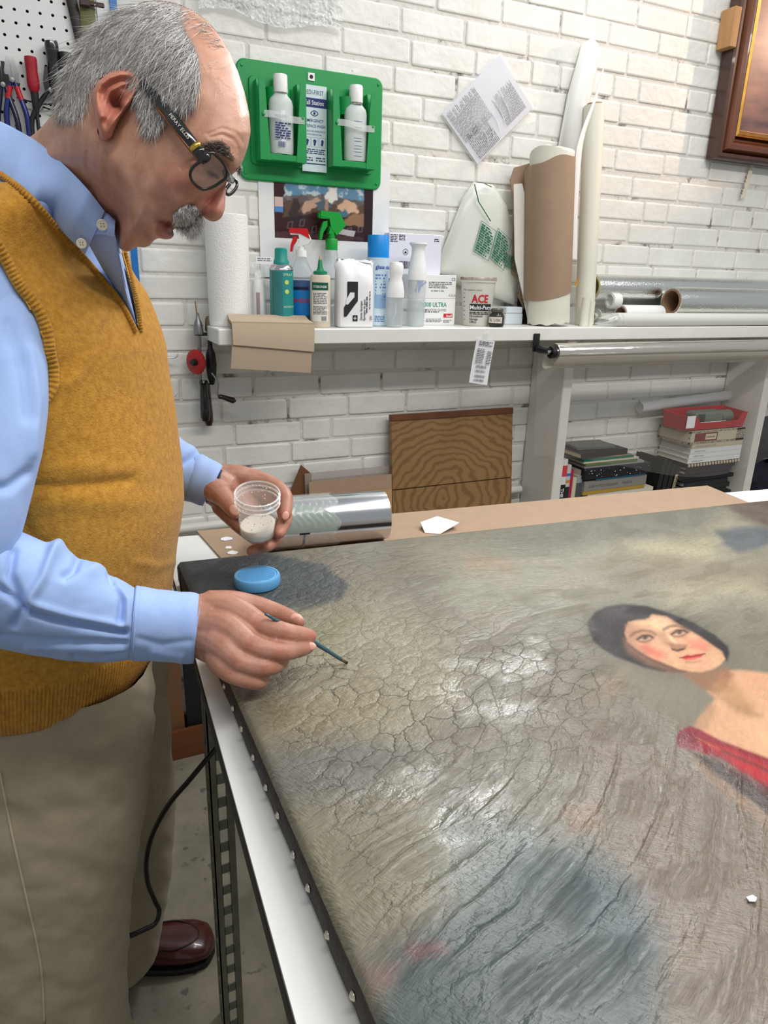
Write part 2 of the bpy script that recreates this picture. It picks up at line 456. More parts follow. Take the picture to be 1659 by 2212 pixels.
# ================================================================== shelf along the wall
M_WHITE = mat('white_gloss_paint', (228, 227, 221), .38, noise=.06, nscale=14, bump=.25, bscale=70)
M_POST = mat('white_post_paint', (222, 219, 210), .42, noise=.07, nscale=10, bump=.3, bscale=60)
SZ = 1.312; SF = 1.832
t = thing('wall_shelf', 'long white painted wooden shelf on the brick wall carrying bottles and rolls', 'shelf', (0.372, SF, 1.27))
obj('board', MB().box(.372, 3.3, SF, WY - .006, 1.271, SZ, .003), M_WHITE, t, True)
for X0, X1 in ((1.495, 1.533), (2.462, 2.503)):
    obj('post', MB().box(X0, X1, SF + .012, WY - .007, 0.0, 1.2705, .003), M_POST, t, True)
obj('lower_shelf_board', MB().box(1.5332, 2.4618, SF + .014, WY - .008, .575, .60, .002), M_POST, t, True)
obj('lower_shelf_board', MB().box(2.5032, 3.3, SF + .014, WY - .008, .575, .60, .002), M_POST, t, True)

# ================================================================== table
TZ = 0.98
M_TABLE = mat('white_laminate', (226, 226, 222), .35, noise=.04, nscale=20)
M_TEDGE = mat('dark_table_edge', (38, 36, 34), .5)
M_STEEL = mat('worn_grey_steel', (120, 122, 108), .55, metal=.35, noise=.25, nscale=40)
TQ = [(.066, -.30), (2.05, -.52), (2.05, 1.03), (.135, 1.262)]
t = thing('work_table', 'white topped work table with perforated steel legs under the painting', 'table', (.12, .35, 0))
obj('tabletop', MB().prism(TQ, TZ - .022, TZ, 'z'), M_TABLE, t, True, smooth=0)
c0 = np.mean(TQ, 0)
e = [tuple(np.array(q) + (c0 - np.array(q)) * -.0015) for q in TQ]
obj('edge_band', MB().loft([np.array([(x, y, TZ - .021) for x, y in e]), np.array([(x, y, TZ - .0035) for x, y in e])], cap0=False, cap1=False), M_TEDGE, t, True, smooth=0)
def perforated_leg(x0, y0, x1, y1, sx, sy):
    """slotted angle post: two flanges made of strips and bridges so that the slots are open"""
    mb = MB(); z = 0.0; zt = TZ - .023; w = .04; th = .0025
    def pos(z):
        k = z / zt; return x0 + (x1 - x0) * k, y0 + (y1 - y0) * k
    def bar(a0, a1, b0, b1, za, zb):
        xa, ya = pos(za); xb, yb = pos(zb)
        r0 = np.array([(xa + a0, ya + b0, za), (xa + a1, ya + b0, za), (xa + a1, ya + b1, za), (xa + a0, ya + b1, za)])
        r1 = np.array([(xb + a0, yb + b0, zb), (xb + a1, yb + b0, zb), (xb + a1, yb + b1, zb), (xb + a0, yb + b1, zb)])
        mb.loft([r0, r1])
    for fl in (0, 1):
        for s0, s1 in ((0, .013), (.027, w)):
            if fl: bar(0, sx * th, sy * s0, sy * s1, 0, zt)
            else: bar(sx * s0, sx * s1, 0, sy * th, 0, zt)
        k = 0
        while k * .05 < zt - .02:
            za = k * .05; zb = min(zt, za + .02)
            if fl: bar(0, sx * th, sy * .012, sy * .028, za, zb)
            else: bar(sx * .012, sx * .028, 0, sy * th, za, zb)
            k += 1
    return mb
for a in ((.150, 1.02, .156, 1.02, 1, 1), (.165, .02, .165, .02, 1, -1), (1.9, .9, 1.9, .9, -1, -1), (1.9, -.3, 1.9, -.3, -1, 1)):
    obj('leg', perforated_leg(*a), M_STEEL, t, True, smooth=0)
for (xa, ya, xb, yb, z) in ((.175, 0.06, .175, .99, .905), (.19, 1.0, 1.87, .88, .905), (.19, .03, 1.87, -.27, .905)):
    n = np.array([-(yb - ya), xb - xa]); n = n / np.linalg.norm(n) * .012
    obj('rail', MB().prism([(xa - n[0], ya - n[1]), (xb - n[0], yb - n[1]), (xb + n[0], yb + n[1]), (xa + n[0], ya + n[1])], z, TZ - .0235, 'z'), M_STEEL, t, True, smooth=0)
obj('brace', MB().tube([(.182, .03, .12), (.182, .98, .80)], .012, 4), M_STEEL, t, True, smooth=0)

# ================================================================== painting
PZ = 1.022
PQ = np.array([(.131, -.34), (1.78, -.47), (1.78, .903), (.131, 1.041)])   # near-left, near-right, far-right, far-left
def painting():
    t = thing('oil_painting', 'large old cracked oil portrait of a woman lying flat on the white table', 'painting', (.131, .35, TZ + .001))
    # --- canvas grid
    x0, x1 = .131, 1.78
    xs = np.concatenate([np.arange(x0, .5, .0026), np.arange(.5, .95, .0013), np.arange(.95, 1.46, .0026), np.arange(1.46, x1 + .01, .012)]); xs[-1] = x1
    vs = np.concatenate([np.linspace(0, .24, 24, endpoint=False), np.linspace(.24, .56, 170, endpoint=False), np.linspace(.56, .83, 290, endpoint=False), np.linspace(.83, 1, 92)])
    X, Vv = np.meshgrid(xs, vs)
    k = (X - x0) / (x1 - x0)
    Y = (PQ[0, 1] + (PQ[1, 1] - PQ[0, 1]) * k) * (1 - Vv) + (PQ[3, 1] + (PQ[2, 1] - PQ[3, 1]) * k) * Vv
    px = proj(np.stack([X, Y, np.full_like(X, PZ)], -1)); A = px[..., 0]; B = px[..., 1]     # where the photo shows each spot
    # --- relief: rounded tacking edge, buckled canvas, curved ridges of lifted paint
    de = np.minimum(X - x0, np.minimum((PQ[3, 1] + (PQ[2, 1] - PQ[3, 1]) * k) - Y, 1.0))
    Z = PZ - .007 * (1 - np.sqrt(np.clip(1 - (1 - np.clip(de / .010, 0, 1)) ** 2, 0, 1)))
    Z = Z + .0016 * (fbm(X * 7, Y * 7, 3) - .5) * sstep(0, .06, de)
    # ridge direction field in world: angle of the ridge tangent
    th = np.radians(27) + np.radians(14) * sstep(.18, .42, X) * sstep(.6, .4, Y) - np.radians(24) * sstep(.35, .8, X) * sstep(.5, .8, Y) + np.radians(6) * sstep(.6, .9, Y)
    wx = X - .35 + .03 * (fbm(X * 4 + 5, Y * 4, 11) - .5) + .010 * (fbm(X * 16, Y * 16 + 3, 12) - .5)
    wy = Y - .5 + .03 * (fbm(X * 4, Y * 4 + 9, 13) - .5) + .010 * (fbm(X * 16 + 8, Y * 16, 14) - .5)
    al = wx * np.cos(th) + wy * np.sin(th); ac = -wx * np.sin(th) + wy * np.cos(th)
    low = sstep(.52, .36, Y) * sstep(.14, .22, X)                                # long open ridges nearest the viewer
    mid = np.exp(-((X - .52) / .22) ** 2 - ((Y - .56) / .17) ** 2)
    up = sstep(.62, .80, Y)
    CU = al; CV = ac
    PQW = np.stack([CU, CV], -1)
    # --- picture
    G = lambda *c: np.array(lin(c))
    n1 = fbm(X * 6, Y * 9, 21); n2 = fbm(X * 22, Y * 30, 22, 3); n3 = fbm(X * 3.1 + 4, Y * 3.7, 23)
    col = G(98, 96, 85) * (1 - n3[..., None]) + G(122, 115, 97) * n3[..., None]
    def lay(c, m, a=1.0):
        nonlocal col
        m = (np.clip(m, 0, 1) * a)[..., None]; col = col * (1 - m) + np.asarray(c) * m
    jx = (n1 - .5) * 60 + (n2 - .5) * 34; jy = (fbm(X * 6 + 3, Y * 9 + 7, 31) - .5) * 60 + (fbm(X * 24, Y * 24, 32) - .5) * 24
    S = lambda poly, w, j=1.0: soft(A + jx * j, B + jy * j, poly, w)
    lay(G(150, 146, 124), S([(900, 1180), (1300, 1130), (1659, 1120), (1700, 1340), (1300, 1300), (1000, 1330)], 60), .55)
    lay(G(172, 163, 128), S([(1330, 1180), (1560, 1150), (1560, 1215), (1400, 1230)], 40), .6)
    lay(G(176, 166, 132), S([(1420, 1255), (1659, 1235), (1659, 1290), (1440, 1300)], 34), .5)
    lay(G(112, 98, 80), S([(1300, 1230), (1700, 1200), (1700, 1260), (1330, 1270)], 25), .55)
    lay(G(86, 90, 86), S([(1080, 1150), (1420, 1105), (1560, 1100), (1400, 1165), (1200, 1185)], 35), .55)
    lay(G(150, 144, 118), S([(640, 1330), (800, 1290), (960, 1380), (1000, 1520), (860, 1600), (640, 1560)], 60), .6)
    lay(G(120, 108, 76), S([(560, 1480), (800, 1440), (900, 1520), (720, 1640), (540, 1600)], 60), .55)
    lay(G(92, 92, 88), S([(560, 1610), (760, 1580), (900, 1640), (760, 1720), (620, 1760)], 40), .6)
    lay(G(118, 112, 88), S([(640, 1760), (900, 1720), (1100, 1800), (900, 1980), (720, 2000)], 60), .6)
    lay(G(112, 98, 84), S([(1200, 1500), (1700, 1640), (1720, 2260), (1430, 2260), (1330, 1900)], 90), .8)
    lay(G(60, 76, 77), S([(800, 2300), (860, 2060), (990, 1960), (1130, 1830), (1230, 1800), (1330, 1900), (1420, 2060), (1440, 2300)], 55, 1.8), .85)
    lay(G(78, 97, 98), S([(1000, 1760), (1160, 1770), (1180, 1880), (980, 1960), (930, 1900)], 50, 1.6), .5)
    lay(G(54, 72, 74), S([(1200, 1830), (1330, 1910), (1400, 2080), (1300, 2100), (1210, 1950)], 35), .6)
    lay(G(140, 84, 84), S([(880, 2040), (960, 2034), (985, 2050), (900, 2075)], 14, 1.2), .4)
    lay(G(126, 86, 84), S([(800, 2085), (880, 2075), (870, 2120), (815, 2130)], 20, 1.2), .4)
    lay(G(138, 106, 80), S([(1215, 1740), (1290, 1730), (1290, 1790), (1230, 1790)], 16, .6), .5)
    lay(G(150, 116, 88), S([(1290, 1470), (1370, 1440), (1350, 1500), (1300, 1510)], 20, 1.2), .3)
    lay(G(170, 128, 96), S([(1000, 1200), (1100, 1205), (1100, 1235), (1010, 1235)], 16, .6), .35)
    # dark slate corner
    lay(G(46, 51, 54), S([(330, 1190), (560, 1175), (590, 1205), (520, 1300), (380, 1330)], 26), .95)
    lay(G(56, 64, 69), S([(560, 1205), (615, 1200), (652, 1212), (690, 1216), (712, 1236), (748, 1262), (738, 1290), (650, 1318), (520, 1330), (400, 1330), (480, 1260)], 7, .35), .85)
    lay(G(118, 116, 84), S([(600, 1330), (720, 1300), (800, 1330), (700, 1400), (600, 1420)], 30), .5); lay(G(92, 86, 66), S([(380, 1300), (480, 1275), (600, 1335), (600, 1400), (420, 1440)], 24), .55)
    lay(G(86, 72, 62), S([(1530, 1085), (1720, 1060), (1720, 1140), (1640, 1145)], 14, .5), .95)
    lay(G(78, 84, 88), S([(1545, 1145), (1640, 1140), (1700, 1150), (1640, 1185), (1600, 1192), (1565, 1170)], 8, .25), .95)
    # sitter: hair, face, neck, dress (head points to the left edge)
    j = .10
    S2 = lambda poly, w, jj=j: soft(A + jx * jj, B + jy * jj, poly, w)
    skin = G(194, 148, 114)
    lay(G(84, 80, 72), S2([(1255, 1345), (1300, 1300), (1400, 1298), (1520, 1345), (1600, 1410), (1590, 1450), (1440, 1470), (1300, 1420)], 22), .35)
    lay(skin * .96, S2([(1528, 1494), (1560, 1450), (1600, 1448), (1660, 1455), (1760, 1480), (1900, 1800), (1720, 1660), (1640, 1636), (1560, 1602), (1500, 1578), (1508, 1555), (1532, 1530), (1545, 1510)], 6))
    lay(G(206, 164, 124), S2([(1590, 1560), (1760, 1500), (1800, 1700), (1640, 1620)], 30), .6)
    lay(G(132, 92, 64), S2([(1470, 1452), (1530, 1448), (1570, 1442), (1585, 1458), (1570, 1490), (1545, 1500), (1520, 1490)], 9), .85)
    lay(G(158, 120, 82), S2([(1545, 1480), (1585, 1470), (1630, 1530), (1620, 1550), (1570, 1520), (1545, 1508)], 12), .7)
    lay(G(140, 108, 76), S2([(1560, 1510), (1600, 1525), (1650, 1545), (1640, 1552), (1590, 1540)], 7), .5)
    lay(G(150, 114, 86), S2([(1500, 1565), (1532, 1520), (1548, 1528), (1530, 1575), (1512, 1585)], 9), .65)
    hair = [(1270, 1346), (1286, 1322), (1312, 1309), (1345, 1304), (1400, 1309), (1450, 1325), (1500, 1345), (1545, 1372), (1572, 1396), (1577, 1412), (1572, 1428), (1556, 1424), (1530, 1425), (1480, 1452), (1431, 1451), (1393, 1443), (1360, 1430), (1328, 1418), (1300, 1402), (1284, 1388), (1274, 1366)]
    lay(G(38, 33, 33), S2(hair, 4))
    lay(G(62, 56, 56), S2([(1300, 1325), (1350, 1312), (1400, 1320), (1380, 1332), (1320, 1345)], 10, .5), .5)
    face = [(1358, 1344), (1376, 1340), (1394, 1339), (1403, 1334), (1408, 1327), (1440, 1332), (1470, 1351), (1509, 1373), (1547, 1399), (1560, 1408), (1567, 1424), (1556, 1436), (1540, 1446), (1516, 1452), (1489, 1450), (1466, 1446), (1436, 1434), (1404, 1420), (1376, 1404), (1356, 1386), (1351, 1368)]
    lay(skin, S2(face, 4, .05))
    lay(G(112, 80, 64), S2(face, 4, .05) * sstep(1420, 1350, A + (B - 1380) * .2), .35); lay(G(216, 178, 140), S2([(1372, 1346), (1404, 1342), (1414, 1332), (1440, 1338), (1466, 1356), (1440, 1362), (1410, 1358)], 10, .05), .7)
    lay(G(120, 84, 66), S2([(1346, 1380), (1364, 1396), (1400, 1420), (1440, 1438), (1480, 1452), (1450, 1452), (1400, 1436), (1356, 1410)], 9, .05), .85)
    lay(G(168, 122, 96), S2([(1352, 1350), (1366, 1350), (1376, 1372), (1372, 1396), (1356, 1386)], 7, .05), .6)
    lay(G(190, 92, 78), S2([(1378, 1394), (1400, 1392), (1428, 1406), (1438, 1420), (1420, 1424), (1394, 1412)], 9, .05), .75)
    lay(G(206, 116, 98), S2([(1480, 1384), (1510, 1380), (1534, 1396), (1524, 1408), (1496, 1400)], 8, .05), .75)
    lay(G(150, 112, 88), S2([(1416, 1372), (1436, 1366), (1446, 1378), (1450, 1394), (1440, 1396), (1428, 1384)], 6, .03), .55)
    lay(G(226, 190, 156), S2([(1440, 1370), (1448, 1372), (1466, 1392), (1460, 1396)], 4, .03), .6)
    lay(G(128, 84, 66), S2([(1444, 1390), (1456, 1388), (1474, 1392), (1486, 1392), (1482, 1402), (1464, 1407), (1450, 1402)], 4, .03), .75)
    lay(G(66, 34, 28), S2([(1450, 1400), (1462, 1403), (1480, 1399), (1478, 1404), (1464, 1408), (1452, 1405)], 2.0, .0), .85)
    for ex, ey in ((1393, 1378), (1467, 1367)):
        lay(G(122, 82, 64), S2([(ex - 22, ey + 4), (ex - 8, ey - 8), (ex + 14, ey - 8), (ex + 22, ey), (ex + 8, ey + 10), (ex - 12, ey + 10)], 5, .0), .6)
        lay(G(186, 160, 140), S2([(ex - 12, ey + 4), (ex - 2, ey - 1), (ex + 11, ey - 1), (ex + 14, ey + 1), (ex + 4, ey + 5), (ex - 8, ey + 6)], 2.5, .0), .7)
        lay(G(58, 42, 36), S2([(ex - 5, ey), (ex - 1, ey - 5), (ex + 5, ey - 5), (ex + 6, ey + 1), (ex + 1, ey + 4), (ex - 3, ey + 3)], 2.6, .0), .9)
        lay(G(48, 34, 30), crease(A, B, [(ex - 16, ey + 3), (ex - 4, ey - 5), (ex + 10, ey - 5), (ex + 17, ey - 1)], 2.8), .85)
        lay(G(110, 66, 52), crease(A, B, [(ex - 12, ey + 8), (ex + 2, ey + 9), (ex + 14, ey + 3)], 1.6), .5)
    lay(G(70, 50, 42), crease(A, B, [(1362, 1374), (1372, 1366), (1388, 1362), (1406, 1364), (1416, 1370)], 4.0), .6)
    lay(G(70, 50, 42), crease(A, B, [(1434, 1360), (1446, 1353), (1462, 1352), (1478, 1356), (1488, 1362)], 4.2), .65)
    lay(G(182, 40, 44), S2([(1470, 1421), (1484, 1414), (1493, 1416), (1502, 1413), (1522, 1412), (1514, 1420), (1498, 1425), (1480, 1425)], 2.2, .0), .95)
    lay(G(96, 26, 28), crease(A, B, [(1468, 1421), (1484, 1419), (1500, 1418), (1523, 1412)], 1.5), .8)
    lay(G(206, 110, 96), S2([(1484, 1422), (1500, 1420), (1512, 1418), (1504, 1425), (1490, 1426)], 2, .0), .5)
    lay(G(146, 100, 80), crease(A, B, [(1482, 1430), (1500, 1431), (1514, 1428)], 3), .55)
    lay(G(212, 140, 116), S2([(1496, 1434), (1524, 1428), (1540, 1434), (1520, 1444)], 6, .03), .5)
    lay(G(126, 34, 44), S2([(1462, 1590), (1470, 1578), (1490, 1568), (1510, 1574), (1560, 1600), (1660, 1638), (1760, 1690), (1900, 1830), (1900, 2000), (1720, 1760), (1640, 1690), (1560, 1640), (1490, 1618), (1465, 1612)], 4, .10))
    lay(G(104, 30, 42), S2([(1464, 1592), (1480, 1574), (1506, 1580), (1512, 1600), (1490, 1612), (1468, 1608)], 8, .2), .8)
    lay(G(170, 38, 42), S2([(1515, 1596), (1590, 1622), (1760, 1700), (1900, 1880), (1740, 1740), (1600, 1655)], 8, .4), .8)
    lay(G(150, 100, 60), crease(A, B, [(1500, 1592), (1530, 1606), (1570, 1628)], 1.6), .6)
    lay(G(70, 42, 40), crease(A, B, [(1560, 1622), (1640, 1655), (1720, 1700)], 4), .7)
    lay(G(84, 34, 36), S2([(1540, 1634), (1700, 1720), (1900, 1920), (1900, 1960), (1690, 1745), (1560, 1658)], 8, .3), .85)
    lay(G(52, 36, 28), S2([(1490, 1618), (1560, 1650), (1660, 1715), (1900, 1990), (1900, 2060), (1640, 1740), (1540, 1665)], 7, .2), .9)
    lay(G(140, 110, 86), S2([(1494, 1626), (1540, 1668), (1640, 1745), (1800, 1890), (1800, 1930), (1620, 1760), (1520, 1670)], 8, .2), .65)
    ns_ = fbm(X * 90, Y * 90, 46, 3); sm_ = S2(face, 6); col = col * (1 + (ns_ - .5)[..., None] * .35 * sm_[..., None])
    # brushwork grain
    g1 = fbm(al * 40, ac * 420, 41, 2); g2 = fbm(X * 130, Y * 130, 43, 2)
    col = col * (0.86 + .28 * g1 * .6 + .28 * g2 * .4)[..., None]
    nu, nv = len(xs), len(vs)
    idx = np.arange(nu * nv).reshape(nv, nu)
    F = np.stack([idx[:-1, :-1], idx[:-1, 1:], idx[1:, 1:], idx[1:, :-1]], -1).reshape(-1, 4)
    me = bpy.data.meshes.new('canvas')
    V = np.stack([X, Y, Z], -1).reshape(-1, 3) - np.array(t.location)
    me.vertices.add(len(V)); me.vertices.foreach_set('co', V.astype(np.float32).ravel())
    me.loops.add(len(F) * 4); me.loops.foreach_set('vertex_index', F.astype(np.int32).ravel())
    me.polygons.add(len(F)); me.polygons.foreach_set('loop_start', (np.arange(len(F)) * 4).astype(np.int32))
    me.polygons.foreach_set('use_smooth', np.ones(len(F), bool))
    me.update(calc_edges=True)
    ca = me.color_attributes.new('picture', 'FLOAT_COLOR', 'POINT')
    ca.data.foreach_set('color', np.concatenate([col.reshape(-1, 3), np.ones((len(V), 1))], 1).astype(np.float32).ravel())
    def fattr(nm, a):
        at = me.attributes.new(nm, 'FLOAT', 'POINT'); at.data.foreach_set('value', a.astype(np.float32).ravel())
    fattr('cu', CU); fattr('cv', CV)
    smooth_top = sstep(1430, 1300, B) * sstep(700, 1000, A) * .75 + sstep(1180, 1420, A) * sstep(1750, 1500, B) * .5
    crk = np.clip(1.05 - smooth_top, .08, 1) * sstep(0, .05, de)
    sit = S2([(1270, 1300), (1580, 1380), (1700, 1450), (1800, 1800), (1500, 1600), (1300, 1420)], 20)
    fattr('crk', crk * (1 - .85 * sit)); fattr('low', low * (1 - .8 * sit)); fattr('brs', np.clip(1 - .75 * sit, 0, 1))
    g_ = np.maximum.reduce([S([(940, 1450), (1010, 1400), (1160, 1380), (1210, 1450), (1150, 1560), (1040, 1600), (950, 1540)], 34, 1.6), S([(760, 1720), (880, 1660), (960, 1650), (1000, 1690), (900, 1740)], 18, .8), S([(930, 1790), (1010, 1710), (1110, 1680), (1130, 1740), (1040, 1830), (960, 1850)], 24, 1.2), .5 * S([(860, 1330), (1150, 1290), (1260, 1400), (1100, 1500), (900, 1440)], 50, 1.6), .45 * S([(640, 1650), (800, 1600), (900, 1650), (720, 1730)], 40, 1.2), .42 * S([(600, 1330), (900, 1260), (1230, 1270), (1300, 1480), (1240, 1760), (960, 1960), (700, 1760)], 90, 1.6)])
    fattr('gls', g_ * (.45 + .55 * sstep(.38, .62, fbm(X * 26, Y * 26, 77, 3))))
    o = bpy.data.objects.new('canvas', me); COL.objects.link(o); o.parent = t
    # --- varnished, cracked paint
    m = bpy.data.materials.new('cracked_varnished_oil_paint'); m.use_nodes = True; nt = m.node_tree; b = nt.nodes['Principled BSDF']; L = nt.links.new
    at = lambda n: nd(nt, 'ShaderNodeAttribute', attribute_name=n)
    gl = at('gls')
    cu, cv, ck, lo, bs, pc = at('cu'), at('cv'), at('crk'), at('low'), at('brs'), at('picture')
    def mth(op, a, b2=None):
        n = nd(nt, 'ShaderNodeMath', operation=op)
        for i, q in enumerate((a, b2)):
            if q is None: continue
            if isinstance(q, (int, float)): n.inputs[i].default_value = q
            else: L(q, n.inputs[i])
        return n.outputs[0]
    def comb(sx, sy):
        c = nd(nt, 'ShaderNodeCombineXYZ'); L(mth('MULTIPLY', cu.outputs['Fac'], sx), c.inputs[0]); L(mth('MULTIPLY', cv.outputs['Fac'], sy), c.inputs[1]); return c.outputs[0]
    def vor(vec, sc=1.0):
        v = nd(nt, 'ShaderNodeTexVoronoi', feature='DISTANCE_TO_EDGE', voronoi_dimensions='2D', Scale=sc, Randomness=1.0); L(vec, v.inputs['Vector']); return v.outputs['Distance']
    def ramp(x, a, bb):
        n = nd(nt, 'ShaderNodeMapRange', interpolation_type='SMOOTHSTEP'); L(x, n.inputs['Value'])
        n.inputs['From Min'].default_value = a; n.inputs['From Max'].default_value = bb; return n.outputs['Result']
    # everything below lives in the flow coordinates of the canvas, shaken by noise so that no crack is straight
    def shaken(sx, sy, amt, fr):
        c = comb(sx, sy)
        nz = nd(nt, 'ShaderNodeTexNoise', noise_dimensions='2D', Scale=fr, Detail=4.0, Roughness=.6); L(c, nz.inputs['Vector'])
        sb = nd(nt, 'ShaderNodeVectorMath', operation='SUBTRACT'); L(nz.outputs['Color'], sb.inputs[0]); sb.inputs[1].default_value = (.5, .5, .5)
        sc = nd(nt, 'ShaderNodeVectorMath', operation='SCALE'); L(sb.outputs['Vector'], sc.inputs[0]); sc.inputs['Scale'].default_value = amt
        ad = nd(nt, 'ShaderNodeVectorMath', operation='ADD'); L(c, ad.inputs[0]); L(sc.outputs['Vector'], ad.inputs[1]); return ad.outputs['Vector']
    def noise2(vec, sc, det=3.0):
        n = nd(nt, 'ShaderNodeTexNoise', noise_dimensions='2D', Scale=sc, Detail=det); L(vec, n.inputs['Vector']); return n.outputs['Fac']
    inv = lambda q: mth('SUBTRACT', 1.0, q)
    d1 = vor(shaken(30, 46, .8, 1.1)); d2 = vor(shaken(70, 105, .9, 1.0)); d3 = vor(shaken(8.0, 40, .6, .9)); d4 = vor(shaken(150, 210, .8, 1.0))
    f1 = ramp(noise2(comb(8, 12), 1.0), .40, .60); f2 = ramp(noise2(comb(11, 15), 1.3), .42, .62)
    crack1 = ramp(d1, 0.0, .045); crack2 = ramp(d2, 0.0, .07)
    dome1 = ramp(d1, 0.0, .30); dome2 = ramp(d2, 0, .3); ridge = ramp(d3, 0.0, .20); rline = ramp(d3, 0.0, .035)
    nlow = inv(mth('MULTIPLY', lo.outputs['Fac'], .75))
    gn = nd(nt, 'ShaderNodeTexNoise', noise_dimensions='2D', Scale=1.0, Detail=5.0, Roughness=.65); L(shaken(110, 1100, 30, .02), gn.inputs['Vector'])
    gx = nd(nt, 'ShaderNodeTexNoise', noise_dimensions='2D', Scale=1.0, Detail=4.0, Roughness=.6); L(comb(700, 120), gx.inputs['Vector'])
    geo = nd(nt, 'ShaderNodeNewGeometry')
    g2n = nd(nt, 'ShaderNodeTexNoise', Scale=520.0, Detail=3.0); L(geo.outputs['Position'], g2n.inputs['Vector'])
    strokes = mth('ADD', mth('MULTIPLY', gn.outputs['Fac'], f2), mth('MULTIPLY', gx.outputs['Fac'], inv(f2)))
    h = mth('MULTIPLY', mth('ADD', mth('MULTIPLY', dome1, .0010), mth('MULTIPLY', crack1, .0006)), nlow)
    h = mth('ADD', h, mth('MULTIPLY', dome2, .00045)); h = mth('MULTIPLY', h, inv(mth('MULTIPLY', gl.outputs['Fac'], .45)))
    h = mth('ADD', h, mth('MULTIPLY', mth('MULTIPLY', inv(ridge), lo.outputs['Fac']), .0021))
    h = mth('SUBTRACT', h, mth('MULTIPLY', mth('MULTIPLY', inv(rline), lo.outputs['Fac']), .0003))
    h = mth('MULTIPLY', h, ck.outputs['Fac'])
    h = mth('ADD', h, mth('MULTIPLY', mth('MULTIPLY', strokes, .0009), mth('MULTIPLY', bs.outputs['Fac'], inv(mth('MULTIPLY', gl.outputs['Fac'], .65)))))
    h = mth('ADD', h, mth('MULTIPLY', g2n.outputs['Fac'], .00035))
    h = mth('ADD', h, mth('MULTIPLY', mth('MULTIPLY', ramp(d4, 0, .12), ck.outputs['Fac']), .00012))
    bp = nd(nt, 'ShaderNodeBump', Strength=.7, Distance=1.0); L(h, bp.inputs['Height']); L(bp.outputs['Normal'], b.inputs['Normal'])
    # dirt sits in the open cracks
    cr = mth('MULTIPLY', mth('MULTIPLY', inv(crack1), mth('ADD', mth('ADD', mth('MULTIPLY', f1, .65), .12), mth('MULTIPLY', gl.outputs['Fac'], .5))), mth('MULTIPLY', ck.outputs['Fac'], nlow))
    cr2 = mth('MULTIPLY', mth('MULTIPLY', inv(crack2), f2), mth('MULTIPLY', ck.outputs['Fac'], .30))
    mx = nd(nt, 'ShaderNodeMix', data_type='RGBA'); L(mth('MAXIMUM', cr, cr2), mx.inputs['Factor'])
    sp = nd(nt, 'ShaderNodeMix', data_type='RGBA', blend_type='MULTIPLY'); sp.inputs['Factor'].default_value = 1.0; L(pc.outputs['Color'], sp.inputs['A'])
    gr = nd(nt, 'ShaderNodeMapRange'); L(strokes, gr.inputs['Value']); gr.inputs['From Min'].default_value = .3; gr.inputs['From Max'].default_value = .7; gr.inputs['To Min'].default_value = .62; gr.inputs['To Max'].default_value = 1.22
    gm = nd(nt, 'ShaderNodeMix', data_type='FLOAT'); L(bs.outputs['Fac'], gm.inputs['Factor']); gm.inputs['A'].default_value = 1.0; L(gr.outputs['Result'], gm.inputs['B'])
    L(gm.outputs['Result'], sp.inputs['B']); L(sp.outputs['Result'], mx.inputs['A']); mx.inputs['B'].default_value = (*lin((50, 45, 38)), 1)
    L(mx.outputs['Result'], b.inputs['Base Color'])
    L(mth('SUBTRACT', mth('SUBTRACT', .42, mth('MULTIPLY', lo.outputs['Fac'], .10)), mth('MULTIPLY', gl.outputs['Fac'], .15)), b.inputs['Roughness'])
    L(mth('ADD', mth('MULTIPLY', bs.outputs['Fac'], .30), mth('ADD', mth('ADD', .10, mth('MULTIPLY', lo.outputs['Fac'], .35)), mth('MULTIPLY', gl.outputs['Fac'], .60))), b.inputs['Specular IOR Level'])   # varnish survives in patches
    me.materials.append(m)
    # --- turned-over edges, bare stretcher and tacks
    M_E = mat('dark_tacking_edge', (52, 42, 32), .75, noise=.5, nscale=60, bump=.7, bscale=200, rgb2=(28, 26, 26))
    def edge(p, q, nrm):
        p = np.array(p); q = np.array(q); n = np.array(nrm, float); rings = []
        for z, o_ in ((PZ - .0069, 0.0), (PZ - .012, .0016), (TZ + .008, .001), (TZ + .0012, -.003), (TZ + .0012, -.03), (PZ - .008, -.03)):
            rings.append((o_, z))
        N = 60; R = []
        rr = random.Random(5)
        for i in range(N + 1):
            c = p + (q - p) * i / N; w = rr.uniform(-.0006, .0006)
            R.append([(c[0] + n[0] * (o_ + w), c[1] + n[1] * (o_ + w), z) for o_, z in rings])
        return MB().loft(R)
    obj('turnover_edge', edge(PQ[3], PQ[0], (-1, 0)), M_E, t, True, smooth=40)
    obj('turnover_edge', edge(PQ[3], PQ[2], (.084, .996)), M_E, t, True, smooth=40)
    obj('turnover_edge', edge(PQ[0], PQ[1], (-.08, -.996)), M_E, t, True, smooth=40)
    obj('turnover_edge', edge(PQ[1], PQ[2], (1, 0)), M_E, t, True, smooth=40)
    M_T = mat('steel_tack', (196, 190, 172), .35, metal=.8)
    tk = mesh_of('tack', MB().lathe([(.0001, -.0022), (.0016, -.0019), (.0032, -.0006), (.0034, .0004)], 10, axis='x'), 60); tk.materials.append(M_T)
    y = .96; rr = random.Random(3)
    while y > .16:
        o = bpy.data.objects.new('tack', tk); COL.objects.link(o); o.parent = t
        o.location = (.1288 - t.location[0], y - t.location[1], TZ + rr.uniform(.016, .021) - t.location[2]); y -= rr.uniform(.038, .05)
    return t
painting()
